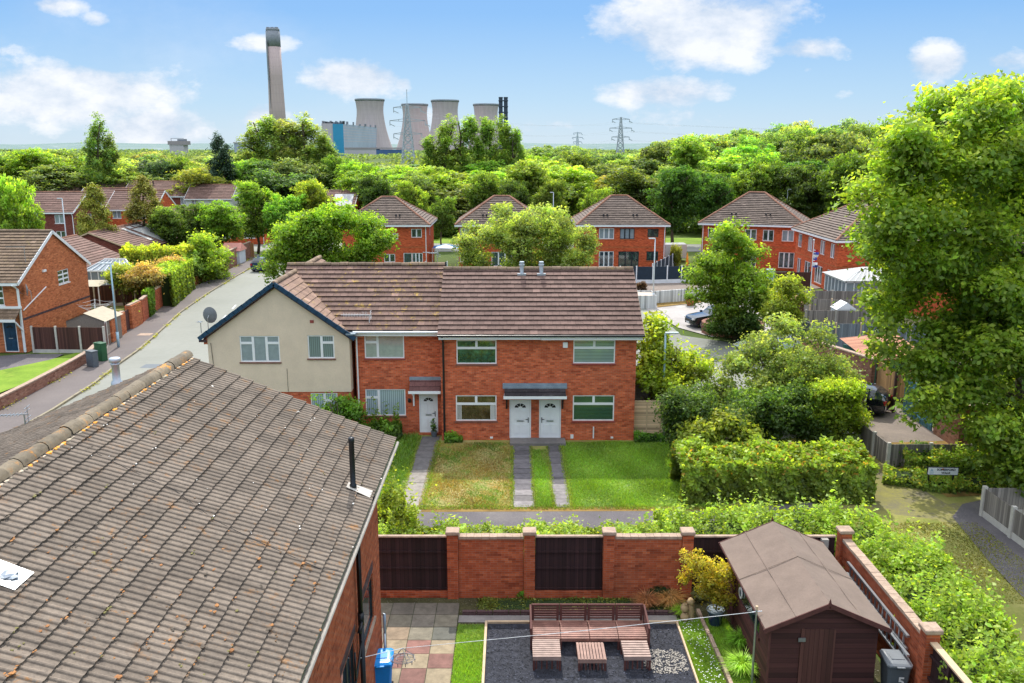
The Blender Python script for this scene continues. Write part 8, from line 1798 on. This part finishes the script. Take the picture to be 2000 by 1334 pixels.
# far wood and understorey: one mass each
rgn = np.random.default_rng(5); bl = []
for k in range(900):
    Y = 420+2200*rgn.uniform()**1.6; x = rgn.uniform(-.66, .66)*Y; low_ = .45 if 625 < 1000+x/Y*1705 < 800 else 1; bl.append((x, Y, (2+rgn.uniform(0, 3))*low_, 14+Y*.01, 10, (4+rgn.uniform(0, 3.2))*low_))
V4, T = cloud(rgn, bl, 60000, 3.0, 10, .35, .8, .12, .5); Yv = V4[:, 0, 1]; hz = np.clip((Yv-400)/2200, 0, .75)[:, None]; T = T*(1-hz)+hz*np.array([[.85, .95, 3.4]])  # farther leaves tinted bluer: haze painted into the colour
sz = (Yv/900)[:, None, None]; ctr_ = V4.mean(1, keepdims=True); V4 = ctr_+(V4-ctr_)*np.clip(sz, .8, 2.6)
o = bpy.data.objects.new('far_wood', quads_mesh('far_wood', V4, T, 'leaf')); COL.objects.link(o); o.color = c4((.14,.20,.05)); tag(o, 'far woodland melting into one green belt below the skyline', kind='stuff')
bl = []
for k in range(420):
    x = rgn.uniform(-85, 95); y = rgn.uniform(138, 152) if x < 60 else rgn.uniform(118, 150)
    if x < -40: y = rgn.uniform(178, 196)
    bl.append((x, y, rgn.uniform(.5, 2.5), 2.6, 2.2, 2.0))
for k in range(60): bl.append((-38+rgn.uniform(0, 32), 136.5+rgn.uniform(0, 3), 1.0, 2.0, 1.2, 1.7))
V4, T = cloud(rgn, bl, 52000, .55, 12, .3); o = bpy.data.objects.new('understorey', quads_mesh('understorey', V4, T, 'leaf')); COL.objects.link(o); o.color = c4((.085,.14,.025)); tag(o, 'dense undergrowth along the edge of the wood', kind='stuff')
hedge('roadside_hedge', 'dark hedge along the far side of the crossing road', 'hedge', [(-40,137,-12,135,2.2,2.4)], 9000, .4, (.10,.18,.02), 97)
bpy.context.view_layer.update()
rg = random.Random(44)
for k, (px, py, w_, l_, mt, lab) in enumerate(((560,560,.7,1.1,'g_path','dark square patch in the road near the crossing'),(480,620,.6,.6,'bin_grey','iron drain cover in the left road'),(300,715,.7,.5,'bin_grey','iron cover by the kerb of the left road'))):
    p = at_z(px, py); sheet('road_patch', [(p.x-w_,p.y-l_),(p.x+w_,p.y-l_),(p.x+w_,p.y+l_),(p.x-w_,p.y+l_)], .008, mt, lab)
p = at_z(284, 656); sheet('pavement_cover', [(p.x-.5,p.y-.4),(p.x+.5,p.y-.4),(p.x+.5,p.y+.4),(p.x-.5,p.y+.4)], .121, 'coping', 'pale square cover in the left pavement')
wv = []; rgn = np.random.default_rng(3); pos = []
for a, b in zip(kerb, kerb[1:]):
    n_ = int((b-a).length*26)
    for i in range(n_):
        u = rgn.uniform(); q = a*(1-u)+b*u
        if math.sin(q.y*1.7)+math.sin(q.y*.63+1) > .1: pos.append((q.x+.12+rgn.normal()*.09, q.y, .06+abs(rgn.normal())*.05))
for a, b in zip(inner, inner[1:]):
    for i in range(int((b-a).length*14)):
        u = rgn.uniform(); q = a*(1-u)+b*u
        if math.sin(q.y*1.1+2) > .0: pos.append((q.x+.18+rgn.normal()*.14, q.y, .15+abs(rgn.normal())*.06))
pos = np.array(pos); nn = unit(rgn.normal(size=pos.shape)*.5+np.array([0,0,1])); T = np.ones_like(pos)*rgn.uniform(.6,1.4,(len(pos),1))
o = bpy.data.objects.new('weeds', quads_mesh('weeds', leaves(pos, nn, .13*rgn.uniform(.6,1.5,len(pos)), rgn), T, 'leaf')); COL.objects.link(o); o.color = c4((.24,.24,.03)); tag(o, 'yellow green weeds and moss along the kerb and wall foot', kind='stuff')
for o in COL.objects:
    if o.get('label') and not o.parent and len(str(o['label']).split()) > 16: print('LONG', o.name, '|', o['label'])
p = at_y(850, 849, YC-.35); tp_ = thing('plant_pot', 'small dark pot holding the clipped conifer right of the third front door', 'pot', (p.x-.05, YC-.35, 0)); g = MB(); g.lathe([(.12,.02),(.16,.28),(.17,.3)], 12); g.build('pot_body', 'bin_grey', tp_)
custom_tree('topiary', 'small clipped cone conifer in the pot beside the third front door', 'plant', p.x-.05, YC-.35, [(0,0,.45,.17,.17,.2),(0,0,.65,.13,.13,.2),(0,0,.85,.08,.08,.2)], 900, .05, (.07,.16,.02), stems(1,.5,.02,.015), 'needle', lobe=.08, per=30)
p = at_y(798, 860, 39.6); g = MB(); g.tube([(math.cos(a*.4)*.2, math.sin(a*.4)*.06, .25+math.sin(a*.4)*.2) for a in range(17)], .03, 6, cap=False); T1('hose_ring', 'pale grey coiled hose ring lying in the long grass below the gable house', 'hose', g, 'concrete_pale', (p.x, 39.5, 0))
g = MB(); a = at_y(945, 548, 43.3); b = at_y(895, 655, 39.7); g.tube([a+V(0,0,.10), (a+b)/2+V(0,0,.06), b+V(0,0,.08)], .012, 4); T1('loose_cable', 'thin cable lying slantwise down the roof of the twin door pair', 'cable', g, 'dish_grey', (0,0,0))
blades('edge_grass', 'ragged grass and weeds creeping over the edges of the front paths', [(-.08,.10,31.9,39.0),(.80,.96,31.9,39.0),(1.58,1.74,31.9,39.0),(2.2,2.5,31.9,39.1),(-3.62,-3.4,31.9,39.8),(-4.6,-4.38,31.9,40.4),(-6,9,31.7,32.05)], 9000, .09, (.17,.24,.03), 98, .02, .018)
